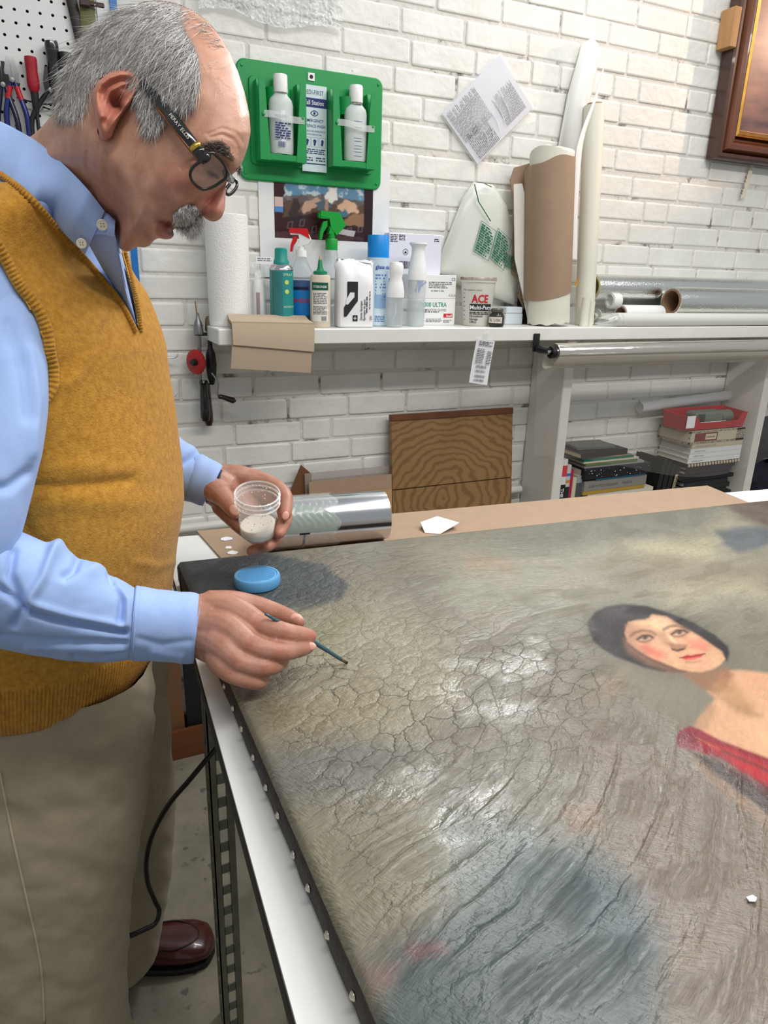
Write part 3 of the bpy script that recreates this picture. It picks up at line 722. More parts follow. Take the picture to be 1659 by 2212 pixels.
# ================================================================== things on the wall
M_PAPER = mat('white_paper', (232, 232, 234), .75)
M_INK = mat('black_ink', (40, 40, 44), .8)
M_GREYINK = mat('grey_ink', (120, 120, 124), .8)
M_NAVY = mat('navy_ink', (42, 50, 110), .7)
M_RED = mat('red_ink', (196, 30, 44), .6)
M_BLACKP = mat('black_plastic', (26, 26, 28), .35)
M_CHROME = mat('chrome', (200, 200, 202), .18, metal=1.0)
M_STEELT = mat('tool_steel', (150, 150, 150), .35, metal=.9, noise=.2, nscale=60)
M_CLEAR = mat('clear_plastic', (240, 244, 244), .08, trans=1.0, ior=1.25, alpha=.35)
M_TAPE = mat('clear_tape', (235, 240, 238), .12, alpha=.28, spec=.8)
M_FROST = mat('frosted_plastic', (222, 230, 226), .3, trans=.25, ior=1.3, sss=.1)
M_WPL = mat('white_plastic', (236, 236, 234), .32)
M_GREEN = mat('green_moulded_plastic', (14, 142, 70), .38)
M_KRAFT = mat('kraft_cardboard', (164, 138, 114), .8, noise=.08, nscale=25, bump=.2, bscale=120)
M_KRAFT2 = mat('brown_paper', (186, 166, 142), .85, noise=.06, nscale=60, stretch=(1, 1, 8))
YW = 2.0235   # just in front of the bricks

# ---- eye wash station
def station():
    x0, x1, z0, z1 = .488, .898, 1.686, 1.968
    t = thing('eyewash_station', 'green plastic wall-mounted eyewash station with two bottle pockets', 'eyewash station', (.693, YW, z0))
    def rr(xa, xb, za, zb, r, n=5):
        p = []
        for cx, cz, a0 in ((xb - r, zb - r, 0), (xa + r, zb - r, 90), (xa + r, za + r, 180), (xb - r, za + r, 270)):
            for k in range(n + 1):
                a = math.radians(a0 + 90 * k / n); p.append((cx + r * math.cos(a), cz + r * math.sin(a)))
        return p
    def ringat(pl, y): return np.array([(x, y, z) for x, z in pl])
    mb = MB().loft([ringat(rr(x0, x1, z0, z1, .022), YW), ringat(rr(x0, x1, z0, z1, .022), YW - .006), ringat(rr(x0 + .003, x1 - .003, z0 + .003, z1 - .003, .02), YW - .009)])
    obj('back_plate', mb, M_GREEN, t, True)
    obj('raised_panel', MB().loft([ringat(rr(x0 + .028, x1 - .028, z0 + .036, z1 - .036, .014), YW - .008), ringat(rr(x0 + .031, x1 - .031, z0 + .039, z1 - .039, .012), YW - .016)]), M_GREEN, t, True)
    for i, (pa, pb) in enumerate(((x0 + .042, x0 + .168), (x1 - .168, x1 - .042))):
        # pocket: two cheeks that widen towards the bottom, a floor, a front lip with an opening
        za, zb = z0 + .045, z1 - .05
        def cheek(xa, xb):
            prof = [(YW - .015, za), (YW - .062, za), (YW - .062, za + .085), (YW - .046, zb - .02), (YW - .040, zb), (YW - .015, zb)]
            return MB().prism(prof, xa, xb, 'x')
        mb = cheek(pa, pa + .018).join(cheek(pb - .018, pb))
        mb.box(pa + .017, pb - .017, YW - .062, YW - .015, za, za + .016, .002)
        # narrow lips framing the opening
        for xa, xb in ((pa + .0005, pa + .028), (pb - .028, pb - .0005)):
            mb.prism([(xa, za), (xb, za), (xb - (.006 if xa < (pa + pb) / 2 else 0), za + .09), (xb - (.012 if xa < (pa + pb) / 2 else 0), zb - .002),
                      (xa + (0 if xa < (pa + pb) / 2 else .012), zb - .002), (xa + (0 if xa < (pa + pb) / 2 else .006), za + .09)], YW - .0635, YW - .0600, 'y')
        obj('pocket', mb, M_GREEN, t, True, smooth=25)
        # rounded cap guard at the top of the pocket
        ca = (pa + pb) / 2
        arc = [(ca + .036 * math.cos(a), YW - .016 - .03 * math.sin(a)) for a in np.linspace(0, math.pi, 10)]
        obj('cap_guard', MB().prism(arc, zb - .055, zb - .012, 'z'), M_GREEN, t, True)
        for xr in (pa + .011, pb - .011):
            obj('rivet', MB().lathe([(.0001, -.004), (.0035, -.0032), (.0048, 0)], 10, (xr, YW - .0635, za + .105), axis='y'), M_GREEN, t, True)
        # strip of tape holding the bottle in
        obj('tape_strip', MB().grid(lambda u, v: (pa + .012 + u * (.108), YW - .0655 - .004 * math.sin(u * 3.1), za + .098 + .016 * v - .008 * u + .002 * math.sin(u * 7)), 12, 3, .0003, (0, -1, 0)), M_TAPE, t, True)
    for xs in (x0 + .014, x1 - .014):
        for zs in (z0 + .016, z1 - .016):
            obj('screw', MB().lathe([(.0001, -.003), (.003, -.0026), (.0045, 0)], 12, (xs, YW - .0088, zs), axis='y'), M_GREEN, t, True)
    obj('hanging_tab', MB().box(.679, .697, YW - .0115, YW - .0088, z1 - .03, z1 - .012), M_WPL, t, True)
    obj('hanging_screw', MB().lathe([(.0001, -.002), (.0045, -.0015), (.005, 0)], 10, (.688, YW - .0115, z1 - .021), axis='y'), M_INK, t, True)
    # instruction card between the pockets
    cx0, cx1, cz0, cz1 = .658, .728, z0 + .032, z1 - .042
    cd = obj('instruction_card', MB().box(cx0, cx1, YW - .0195, YW - .0155, cz0, cz1), mat('pale_blue_card', (206, 222, 226), .5), t, True, smooth=0)
    O = (cx0, YW - .0195, cz0); w = cx1 - cx0; h = cz1 - cz0
    tx = MB(); nv = MB(); whi = MB()
    write(tx, 'MEDI-FIRST', .0155, (cx0 + .004, YW - .0195, cz1 - .022), UX, UZ, sx=.74)
    rect(nv, .0, w, h - .052, h - .030, O, UX, UZ)
    write(whi, 'Wall Station', .0155, (cx0 - .0 , YW - .0195, cz1 - .046), UX, UZ, .0009, .012, sx=.80)
    # eye mark
    ex, ez = w / 2, h - .066
    P = [(ex + .011 * math.cos(a), ez + .0075 * math.sin(a) * (1 - .25 * abs(math.cos(a)))) for a in np.linspace(0, 2 * math.pi, 24, endpoint=False)]
    Q = [(ex + .0085 * math.cos(a), ez + .0052 * math.sin(a) * (1 - .25 * abs(math.cos(a)))) for a in np.linspace(0, 2 * math.pi, 24, endpoint=False)]
    put(nv, np.array([(x, z, 0) for x, z in P + Q]), [(i, (i + 1) % 24, 24 + (i + 1) % 24, 24 + i) for i in range(24)], O, UX, UZ)
    put(nv, np.array([(ex + .0034 * math.cos(a), ez + .0034 * math.sin(a), 0) for a in np.linspace(0, 6.28, 14, endpoint=False)]), [tuple(range(14))], O, UX, UZ)
    write(nv, 'EMERGENCY', .0105, (cx0 + w / 2, YW - .0195, cz1 - .087), UX, UZ, bold=.01, align='CENTER', sx=.86)
    write(nv, 'EYE/FACE WASH', .0105, (cx0 + w / 2, YW - .0195, cz1 - .100), UX, UZ, bold=.01, align='CENTER', sx=.78)
    write(nv, 'LAVADO DE EMERGENCIA', .0064, (cx0 + w / 2, YW - .0195, cz1 - .111), UX, UZ, align='CENTER', sx=.84)
    write(nv, 'OCULAR/FACIAL', .0064, (cx0 + w / 2, YW - .0195, cz1 - .119), UX, UZ, align='CENTER', sx=.9)
    for k in range(3):
        a = .004 + k * .022
        for q in ((a, a + .019, h - .124, h - .1235), (a, a + .019, h - .147, h - .1465), (a, a + .0006, h - .147, h - .124), (a + .0184, a + .019, h - .147, h - .124)): rect(nv, *q, O, UX, UZ)
        put(nv, np.array([(a + .010 + .005 * math.cos(b) * (1 + .3 * math.sin(3 * b + k)), h - .136 + .008 * math.sin(b), 0) for b in np.linspace(.6, 4.9, 14)]), [tuple(range(14))], O, UX, UZ)
    textlines(nv, .004, w - .004, h - .165, h - .151, 3, O, UX, UZ, seed=3)
    textlines(tx, .004, w * .44, h - .183, h - .171, 2, O, UX, UZ, seed=4)
    textlines(tx, w * .55, w - .004, h - .183, h - .171, 2, O, UX, UZ, seed=5)
    rect(nv, .003, w - .003, h - .190, h - .1872, O, UX, UZ)
    obj('card_print', nv, M_NAVY, cd, True, smooth=0); obj('card_small_print', tx, mat('slate_ink', (70, 78, 104), .7), cd, True, smooth=0); obj('card_white_lettering', whi, M_PAPER, cd, True, smooth=0)
station()
def wash_bottle(px, label, kind):
    X = ony(px, 300, YW - .04)[0]; z0 = 1.686 + .062
    t = thing('wash_bottle', label, 'bottle', (X, YW - .0395, z0), group='bottles in the eyewash station')
    prof = [(.0001, 0), (.0215, .001), (.0235, .006), (.0235, .094), (.021, .104), (.0135, .112), (.0125, .116), (.0125, .121), (.0001, .121)]
    obj('body', MB().lathe(prof, 28, sx=1.12, sy=.70), M_FROST, t); t.scale = (1.25, 1.2, 1.25)
    cp = [(.0001, .116), (.0148, .116), (.0152, .118), (.0148, .146), (.0138, .149), (.0001, .1495)]
    m2 = MB().lathe(cp, 40)
    m2.xf(lambda v: np.where((np.hypot(v[:, 0], v[:, 1]) > .0143)[:, None] & (np.arange(len(v)) % 2 == 0)[:, None], v * [0.965, .965, 1], v))
    obj('cap', m2, M_WPL, t)
    lb = MB()
    if kind == 0:
        O = (-.024, -.0166, .012)
        L = obj('label_panel', MB().grid(lambda u, v: (-.023 + .046 * u, -.0166 + .012 * (2 * u - 1) ** 2 * .8, .012 + .07 * v), 9, 2), mat('pale_label', (222, 230, 236), .5), t)
        pr = MB()
        textlines(pr, -.018, .016, .028, .06, 7, (0, -.0182, 0), UX, UZ, seed=8); barcode(pr, -.012, .004, .013, .024, (0, -.0182, 0), UX, UZ, seed=2)
        write(pr, 'MEDI-FIRST', .0075, (-.018, -.0182, .068), UX, UZ, sx=.8)
        obj('label_print', pr, M_NAVY, L, smooth=0)
    else:
        pr = MB()
        for z in (.078, .066, .045, .039, .030, .024, .018, .010):
            patch(pr, -.021, .021, z, z + .0012, .0009)
        pr.xf(lambda v: np.stack([v[:, 0], -.0166 + .010 * (v[:, 0] / .023) ** 2 - .0003, v[:, 2]], 1))
        obj('label_print', pr, mat('blue_grey_ink', (92, 108, 150), .6), t, smooth=0)
        obj('tamper_band', MB().lathe([(.0135, .112), (.0137, .1155)], 30, cap0=False, cap1=False), mat('striped_band', (190, 186, 176), .5, noise=.6, nscale=300, rgb2=(70, 66, 60)), t)
wash_bottle(608, 'white capped saline bottle with barcode label in left pocket of eyewash station', 0)
wash_bottle(768, 'white capped saline bottle with blue ruled label in right pocket of eyewash station', 1)

# ---- print taped below the station
x0, x1, z0, z1 = .538, .93, 1.44, 1.74
t = thing('art_print', 'glossy print of reclining workers on white margin below the eyewash station', 'print', (.73, YW, z0))
obj('sheet', MB().box(x0, x1, YW - .0015, YW, z0, z1), mat('glossy_white_sheet', (228, 230, 230), .3), t, True, smooth=0)
def print_picture():
    a0, a1, b0, b1 = .581, .877, 1.545, 1.72
    nu, nv = 220, 130
    U, V = np.meshgrid(np.linspace(0, 1, nu), np.linspace(0, 1, nv))
    G = lambda *c: np.array(lin(c))
    n = fbm(U * 14, V * 9, 71); col = np.ones(U.shape + (3,)) * G(50, 20, 24)
    def lay(c, m, a=1.):
        nonlocal col
        m = (m * a)[..., None]; col = col * (1 - m) + np.asarray(c) * m
    ju = U + (fbm(U * 20, V * 12, 72) - .5) * .05; jv = V + (fbm(U * 20, V * 12, 73) - .5) * .08
    S = lambda p, w=.012: soft(ju, jv, p, w)
    sky = S([(.1, .55), (.9, .55), (.9, 1.1), (.1, 1.1)])
    lay(G(96, 140, 168) * (0.6 + .8 * n[..., None]), sky)
    lay(G(196, 206, 206), sky * sstep(.5, .62, n), .8)
    lay(G(92, 72, 58), S([(.08, .30), (.45, .42), (.92, .34), (.92, .62), (.5, .68), (.1, .62)]), .85)
    lay(G(186, 152, 132), S([(.22, .42), (.3, .56), (.42, .64), (.5, .58), (.36, .46), (.27, .36)]))
    lay(G(150, 60, 66), S([(.20, .40), (.27, .42), (.24, .34)]), .8)
    lay(G(74, 94, 110), S([(.4, .56), (.52, .66), (.58, .5), (.44, .44)]))
    lay(G(226, 222, 214), S([(.50, .62), (.55, .82), (.62, .84), (.63, .62), (.58, .56)]))
    lay(G(196, 150, 124), S([(.545, .8), (.57, .9), (.61, .88), (.6, .78)]), .9)
    lay(G(188, 142, 116), S([(.5, .62), (.54, .62), (.53, .44), (.5, .42)]), .8)
    lay(G(206, 168, 140), S([(.62, .5), (.7, .64), (.82, .58), (.86, .46), (.7, .44)]))
    lay(G(70, 110, 124), S([(.6, .42), (.72, .5), (.76, .42), (.66, .34)]))
    lay(G(150, 112, 84), S([(.66, .26), (.82, .46), (.94, .42), (.96, .22)]), .9)
    lay(G(36, 30, 34), S([(.12, .34), (.2, .6), (.24, .6), (.3, .3), (.2, .2)]), .8)
    for k in range(7):
        cx, cz = .12 + .12 * k, .14 + .05 * math.sin(k * 2.1)
        q = soft(U, V, [(cx, cz), (cx + .05, cz + .01), (cx + .06, cz + .12), (cx + .01, cz + .1)], .006)
        lay(G(120, 108, 112), q - soft(U, V, [(cx + .01, cz + .012), (cx + .043, cz + .02), (cx + .05, cz + .108), (cx + .018, cz + .09)], .006), .6)
    lay(G(84, 62, 62), S([(0, 0), (1, 0), (1, .07), (0, .09)]), .7)
    lay(G(206, 180, 172), soft(U, V, [(.005, .46), (.085, .46), (.085, .60), (.005, .60)], .004))
    lay(G(80, 130, 190), soft(U, V, [(.005, .38), (.085, .38), (.085, .46), (.005, .46)], .004))
    lay(G(200, 196, 196), soft(U, V, [(.6, .11), (.8, .07), (.82, .16), (.62, .19)], .004), .8)
    lay(G(40, 14, 20), soft(U, V, [(.905, 0), (1, 0), (1, 1), (.905, 1)], .008))
    lay(G(56, 14, 22), soft(U, V, [(0, .62), (.075, .62), (.075, 1), (0, 1)], .008), .9)
    idx = np.arange(nu * nv).reshape(nv, nu)
    F = np.stack([idx[:-1, :-1], idx[:-1, 1:], idx[1:, 1:], idx[1:, :-1]], -1).reshape(-1, 4)
    P = np.stack([a0 + (a1 - a0) * U, np.full_like(U, YW - .0019), b0 + (b1 - b0) * V], -1).reshape(-1, 3)
    m = bpy.data.materials.new('printed_picture'); m.use_nodes = True
    b = m.node_tree.nodes['Principled BSDF']; at = nd(m.node_tree, 'ShaderNodeAttribute', attribute_name='picture')
    m.node_tree.links.new(at.outputs['Color'], b.inputs['Base Color']); b.inputs['Roughness'].default_value = .28
    o = obj('picture', MB().add(P, [tuple(q) for q in F]), m, t, True, smooth=0)
    ca = o.data.color_attributes.new('picture', 'FLOAT_COLOR', 'POINT')
    ca.data.foreach_set('color', np.concatenate([col.reshape(-1, 3), np.ones((nu * nv, 1))], 1).astype(np.float32).ravel())
print_picture()

# ---- typed sheet in a clear sleeve, hung askew
pT, pL, pB, pR = [ony(*q, YW - .004) for q in ((1070, 112), (948, 245), (1030, 362), (1156, 233))]
t = thing('typed_sheet', 'typed paper page in clear plastic sleeve taped askew to the wall', 'paper', tuple(pB))
ux = pT - pL; uz = pL - pB                       # along the short text lines / down the page
def sleeve(off, ins): 
    return lambda u, v: tuple(pB + (pR - pB) * (ins + (1 - 2 * ins) * u) + (pL - pB) * (ins + (1 - 2 * ins) * v) + np.array([0, off - .004 * math.sin(math.pi * u) * math.sin(math.pi * v), 0]))
obj('page', MB().grid(sleeve(-.0005, .03), 8, 8, .0006, (0, -1, 0)), mat('typed_page', (214, 214, 222), .6), t, True)
tx = MB()
e1 = (pR - pB); e2 = (pL - pB); l1 = np.linalg.norm(e1); l2 = np.linalg.norm(e2); e1 = e1 / l1; e2 = e2 / l2
nn = np.cross(e2, -e1)
O = pL * 1.0
# rows of type run along the sleeve's long side, read from its upper corner
textlines(tx, l2 * .12, l2 * .62, -l1 * .42, -l1 * .10, 20, pR + np.array([0, -.0052, 0]), e2, e1, 0.0, 11, fill=.36)
textlines(tx, l2 * .40, l2 * .93, -l1 * .95, -l1 * .5, 26, pR + np.array([0, -.0055, 0]), e2, e1, 0.0, 12, fill=.36)
textlines(tx, l2 * .06, l2 * .5, -l1 * .92, -l1 * .58, 16, pR + np.array([0, -.0055, 0]), e2, e1, 0.0, 13, fill=.36)
obj('typing', tx, M_GREYINK, t, True, smooth=0)
obj('sleeve', MB().grid(sleeve(-.0026, 0.0), 10, 10), M_TAPE, t, True)
# glints along the sleeve creases, put in as thin white tubes
fold = MB()
for k in range(5):
    a = .25 + .13 * k; s = pB + e1 * l1 * (.25 + .1 * k) + e2 * l2 * .12 + np.array([0, -.008, 0]); e_ = s + e2 * l2 * (.25 + .05 * k) + e1 * l1 * .05
    fold.tube(curve([s, (s + e_) / 2 + e1 * .006, e_], 7), [.0003, .0008, .0012, .0012, .001, .0006, .0003], 5)
obj('sleeve_glint', fold, mat('sleeve_glint_white', (240, 242, 244), .15), t, True)

# ---- bubble wrap at the top edge
bw = MB(); XA, XB = .40, .772
_bu, _bv = np.meshgrid(np.linspace(0, 1, 210), np.linspace(0, 1, 90))
_bz = 2.052 + .010 * np.sin(_bu * 9) + .006 * fbm(_bu * 20, _bu * 3, 5) + .17 * _bv
_by = YW - .006 - .020 * np.abs(fbm(_bu * 34, _bv * 15, 6, 3) - .5) - .014 * fbm(_bu * 9, _bv * 5, 8, 2)
_bx = XA + (XB - XA) * _bu + .006 * (fbm(_bu * 30, _bv * 30, 9, 2) - .5)
_P = np.stack([_bx, _by, _bz], -1)
bw.grid(lambda u, v: tuple(_P[int(round(v * 89)), int(round(u * 209))]), 210, 90)
solo('bubble_wrap', bw, mat('bubble_wrap_film', (238, 242, 242), .07, alpha=.50, spec=1.0), 'sheet of crinkled clear bubble wrap hanging above the eyewash station', 'bubble wrap', (.59, YW, 2.05), world=True)

# ---- framed picture at upper right
def frame():
    fx, fz = ony(1552, 352, 1.96)[0], 1.872
    t = thing('picture_frame', 'dark stained moulded wooden frame with gilt inner edge hanging at upper right', 'picture frame', (fx, 2.0, fz))
    M1 = mat('dark_walnut', (72, 40, 28), .28, noise=.35, nscale=12, stretch=(3, 3, .4), coat=.4)
    M2 = mat('warm_walnut', (112, 66, 44), .25, noise=.3, nscale=12, stretch=(3, 3, .4), coat=.5)
    MG = mat('gilt_gold', (186, 140, 66), .32, metal=.85, noise=.3, nscale=40)
    W, H = .75, .80
    def rail(prof, m, name):
        # profile (inset from the outer edge, depth towards the viewer) swept round a mitred rectangle
        R = []
        for cx, cz, sx, sz in ((0, 0, 1, 1), (W, 0, -1, 1), (W, H, -1, -1), (0, H, 1, -1), (0, 0, 1, 1)):
            R.append([(fx + cx + sx * i, 2.018 - d, fz + cz + sz * i) for i, d in prof])
        obj(name, MB().loft(R, True, False, False), m, t, True, smooth=40)
    rail([(0, 0), (0, .045), (.006, .052), (.016, .052), (.022, .040), (.022, 0)], M1, 'outer_moulding')
    rail([(.022, 0), (.022, .042), (.030, .060), (.044, .064), (.052, .056), (.056, .06), (.062, .052), (.062, 0)], M2, 'middle_moulding')
    rail([(.062, 0), (.062, .040), (.074, .030), (.074, 0)], M1, 'inner_slope')
    rail([(.074, 0), (.074, .046), (.080, .052), (.092, .044), (.098, .030), (.098, 0)], MG, 'gilt_slip')
    obj('picture_panel', MB().box(fx + .09, fx + W - .09, 2.0, 2.006, fz + .09, fz + H - .09), mat('dim_picture', (74, 60, 70), .3, noise=.6, nscale=5, rgb2=(150, 110, 96), stretch=(1, 1, 4)), t, True)
frame()
a = ony(1574, 50, 1.985); 
solo('wood_block', MB().box(a[0], a[0] + .03, 1.965, 2.0225, 2.20, 2.315, .002), mat('bare_pine', (176, 132, 84), .6, noise=.2, nscale=14, stretch=(4, 4, .5)), 'small bare pine block behind the dark frame', 'wood block', (a[0] + .015, 2.0, 2.20), world=True)
p0 = ony(1624, 362, 2.012); p1 = ony(1604, 428, 2.012); d = (p1 - p0); w_ = np.array([.011, 0, .004])
t = thing('paper_tag', 'narrow handwritten paper tag hanging below the dark frame', 'tag', tuple(p1))
obj('strip', MB().grid(lambda u, v: tuple(p0 + d * v - w_ + 2 * w_ * u), 3, 6, .0006, (0, -1, 0)), mat('tag_paper', (214, 204, 186), .8), t, True)
tx = MB(); dn = d / np.linalg.norm(d)
write(tx, 'M C  1 7', .017, p1 + np.array([-.006, -.0012, .012]), -dn, np.cross((0, -1, 0), -dn), 0.0)
obj('handwriting', tx, M_INK, t, True, smooth=0)

# ---- hand drill hanging under the shelf end
def hand_drill():
    c = ony(440, 800, 1.985); X = c[0]; t = thing('hand_drill', 'old hand crank drill with red gear wheel hanging on the wall', 'hand drill', (X, 1.985, 1.03))
    MR = mat('red_enamel', (172, 24, 30), .35); MD = mat('dark_gunmetal', (62, 62, 64), .4, metal=.8, noise=.3, nscale=40); MH = mat('dark_lacquered_wood', (44, 16, 16), .22, coat=.6); MBK = mat('black_lacquer', (18, 18, 20), .2, coat=.5)
    Y = 1.985
    obj('frame_rod', MB().tube([(X - .012, Y, 1.16), (X - .008, Y, 1.27)], .0055, 12), M_STEELT, t, True)
    obj('chuck', MB().lathe([(.0001, 1.345), (.004, 1.342), (.005, 1.33), (.0105, 1.318), (.0135, 1.295), (.013, 1.288), (.006, 1.284), (.006, 1.255)], 16, (X - .008, Y, 0)), M_STEELT, t, True)
    obj('drill_bit', MB().tube([(X - .010, Y, 1.342), (X - .012, Y, 1.375)], [.0016, .0012], 6), mat('rusty_bit', (150, 96, 40), .6, metal=.5), t, True)
    obj('side_chuck', MB().lathe([(.0001, 1.336), (.007, 1.335), (.011, 1.326), (.0125, 1.30), (.012, 1.296), (.007, 1.294)], 16, (X + .022, Y, 0)), mat('brassy_steel', (120, 106, 84), .4, metal=.8), t, True)
    obj('cross_bar', MB().box(X - .018, X + .03, Y - .006, Y + .006, 1.284, 1.292, .002), MD, t, True)
    obj('side_body', MB().lathe([(.0001, 1.29), (.005, 1.285), (.007, 1.25), (.013, 1.235), (.0155, 1.205), (.012, 1.17), (.006, 1.15), (.0001, 1.148)], 14, (X + .022, Y + .004, 0)), MD, t, True)
    g = MB().lathe([(.0001, -.005), (.030, -.005), (.034, -.003), (.034, .003), (.030, .005), (.0001, .005)], 40, axis='x')
    g.xf(lambda v: np.where((np.hypot(v[:, 1], v[:, 2]) > .031)[:, None] & ((np.arange(len(v)) % 2) == 0)[:, None], v * [1, .95, .95], v))
    g.rot('Z', math.radians(35)).move((X - .022, Y - .014, 1.215)); obj('gear_wheel', g, MR, t, True)
    obj('wheel_hub', MB().lathe([(.0001, -.012), (.007, -.012), (.009, -.006), (.009, .006)], 14, axis='x').rot('Z', math.radians(35)).move((X - .026, Y - .02, 1.215)), M_BLACKP, t, True)
    obj('crank_arm', MB().tube(curve([(X + .018, Y - .02, 1.185), (X + .032, Y - .028, 1.16), (X + .03, Y - .03, 1.125), (X + .034, Y - .03, 1.117)], 14), .0028, 8), M_STEELT, t, True)
    obj('crank_knob', MB().tube(curve([(X + .03, Y - .03, 1.121), (X + .045, Y - .032, 1.118), (X + .06, Y - .034, 1.112), (X + .078, Y - .036, 1.106)], 10), [.004, .007, .0065, .007, .0075, .008, .0085, .009, .0085, .003], 12), MH, t, True)
    obj('main_handle', MB().lathe([(.0001, 1.165), (.010, 1.164), (.0125, 1.158), (.010, 1.15), (.011, 1.13), (.0135, 1.09), (.0135, 1.062), (.010, 1.05), (.0001, 1.047)], 18, (X - .004, Y - .008, 0)), MBK, t, True)
    obj('side_handle', MB().lathe([(.0001, 1.155), (.009, 1.152), (.010, 1.12), (.0125, 1.07), (.013, 1.045), (.009, 1.033), (.0001, 1.03)], 18, (X + .008, Y + .010, 0)), MH, t, True)
hand_drill()
for i, (px, py, lb) in enumerate(((378, 769, 'white plastic wall hook beside the hand drill, the upper one'), (376, 853, 'white plastic wall hook beside the hand drill, the lower one'))):
    a = ony(px, py, 1.99)
    solo('wall_hook', MB().tube(curve([(a[0] - .04, YW, a[2] - .004), (a[0] - .012, 2.0, a[2] - .007), (a[0] + .004, 1.985, a[2]), (a[0] + .006, 1.982, a[2] + .009)], 12), [.004] * 10 + [.004, .003], 8, flat=.6), M_WPL, lb, 'hook', (a[0] - .03, YW, a[2]), world=True, group='white wall hooks')

# ---- pegboard with tools
def pegboard():
    Y = 1.965
    t = thing('pegboard', 'white perforated pegboard holding hand tools behind the man', 'pegboard', (-.15, Y, 1.55))
    x0 = -.50; p = .0254; nx, nz = 26, 24; zt = 2.07; n8 = 8
    mb = MB(); hr = .0034
    # perforated face: each cell is an octagonal hole inside a square
    ang = [math.radians(22.5 + 45 * k) for k in range(8)]
    ox = .1315 - (nx) * p
    for i in range(nx):
        for j in range(nz):
            cx = ox + (i + .5) * p; cz = zt - (j + .5) * p; h = p / 2
            inn = [(cx + hr * math.cos(a), cz + hr * math.sin(a)) for a in ang]
            out = [(cx + h, cz + h * .4142), (cx + h * .4142, cz + h), (cx - h * .4142, cz + h), (cx - h, cz + h * .4142), (cx - h, cz - h * .4142), (cx - h * .4142, cz - h), (cx + h * .4142, cz - h), (cx + h, cz - h * .4142)]
            cor = [(cx + h, cz + h), (cx - h, cz + h), (cx - h, cz - h), (cx + h, cz - h)]
            V = [(x, Y, z) for x, z in inn] + [(x, Y + .005, z) for x, z in inn] + [(x, Y, z) for x, z in out] + [(x, Y, z) for x, z in cor]
            f = []
            for k in range(8):
                k2 = (k + 1) % 8; f.append((k, k2, 16 + k2, 16 + k)); f.append((k, 8 + k, 8 + k2, k2))
            f += [(16, 17, 24), (18, 19, 25), (20, 21, 26), (22, 23, 27)]
            mb.add(V, f)
    obj('perforated_board', mb, mat('white_pegboard', (226, 228, 226), .45), t, True, smooth=0)
    obj('hole_shade_sheet', MB().box(ox, ox + nx * p, Y + .012, Y + .016, zt - nz * p, zt), mat('dark_void', (34, 32, 30), .9), t, True, smooth=0)  # dark sheet put in as the shade behind the holes
    obj('board_edge', MB().box(ox + nx * p, ox + nx * p + .012, Y - .002, YW, zt - nz * p, zt), mat('white_pegboard', (226, 228, 226), .45), t, True, smooth=0)
    return Y
PY = pegboard()
def P2(px, py, Y): return ony(px, py, Y)
def wire_hook(px0, px1, py, lb):
    a = P2(px0, py, PY - .006); b = P2(px1, py, PY - .03)
    solo('peg_hook', MB().tube(curve([(a[0], PY + .004, a[2] + .004), (a[0], PY - .012, a[2]), (b[0], PY - .02, b[2]), (b[0] + .002, PY - .022, b[2] + .006)], 14), .0017, 6), M_BLACKP, lb, 'hook', (a[0], PY, a[2]), world=True, group='wire hooks on the pegboard')
wire_hook(38, 128, 212, 'long black wire peg hook carrying the screwdrivers on the pegboard')
wire_hook(30, 40, 184, 'short black wire peg hook beside the blue pliers')
wire_hook(95, 118, 233, 'short black wire peg hook under the black handled shears')
def screwdriver(px, py, hl, r, mats, lb, shaft, tip):
    a = P2(px, py, PY - .02); t = thing('screwdriver', lb, 'screwdriver', tuple(a), group='tools on the pegboard')
    rr = np.array([.6, .92, 1, .96, .9, .94, 1, .92, .7, .55]) * r
    zs = np.array([0, -.02, -.10, -.25, -.4, -.55, -.7, -.85, -.95, -1.0]) * hl
    m = MB().lathe([(.0001, 0)] + list(zip(rr, zs)) + [(.0001, -hl)], 20)
    m.xf(lambda v: v * np.where(((np.arange(len(v)) % 20) % 5 == 0)[:, None], [.93, .93, 1], 1))
    obj('handle', m, mats[0], t)
    obj('collar', MB().lathe([(.0001, -hl), (r * .62, -hl), (r * .55, -hl - .03), (r * .3, -hl - .045), (.0001, -hl - .045)], 14), M_BLACKP, t)
    obj('shaft', MB().tube([(0, 0, -hl - .03), (0, 0, -hl - shaft)], tip, 8), mats[1], t)
screwdriver(65, 122, .070, .0135, (mat('red_rubber_grip', (158, 18, 36), .5, bump=.6, bscale=500), M_BLACKP), 'red handled screwdriver hanging on the pegboard', .12, .004)
screwdriver(110, 88, .108, .0150, (mat('black_gloss_grip', (20, 22, 26), .18, coat=.5), M_CHROME), 'large glossy black handled screwdriver with chrome shaft on the pegboard', .16, .0035)
screwdriver(140, 113, .062, .0145, (mat('black_ribbed_grip', (24, 24, 22), .35), M_BLACKP), 'black ribbed handle screwdriver half hidden behind the man\'s hair', .10, .004)
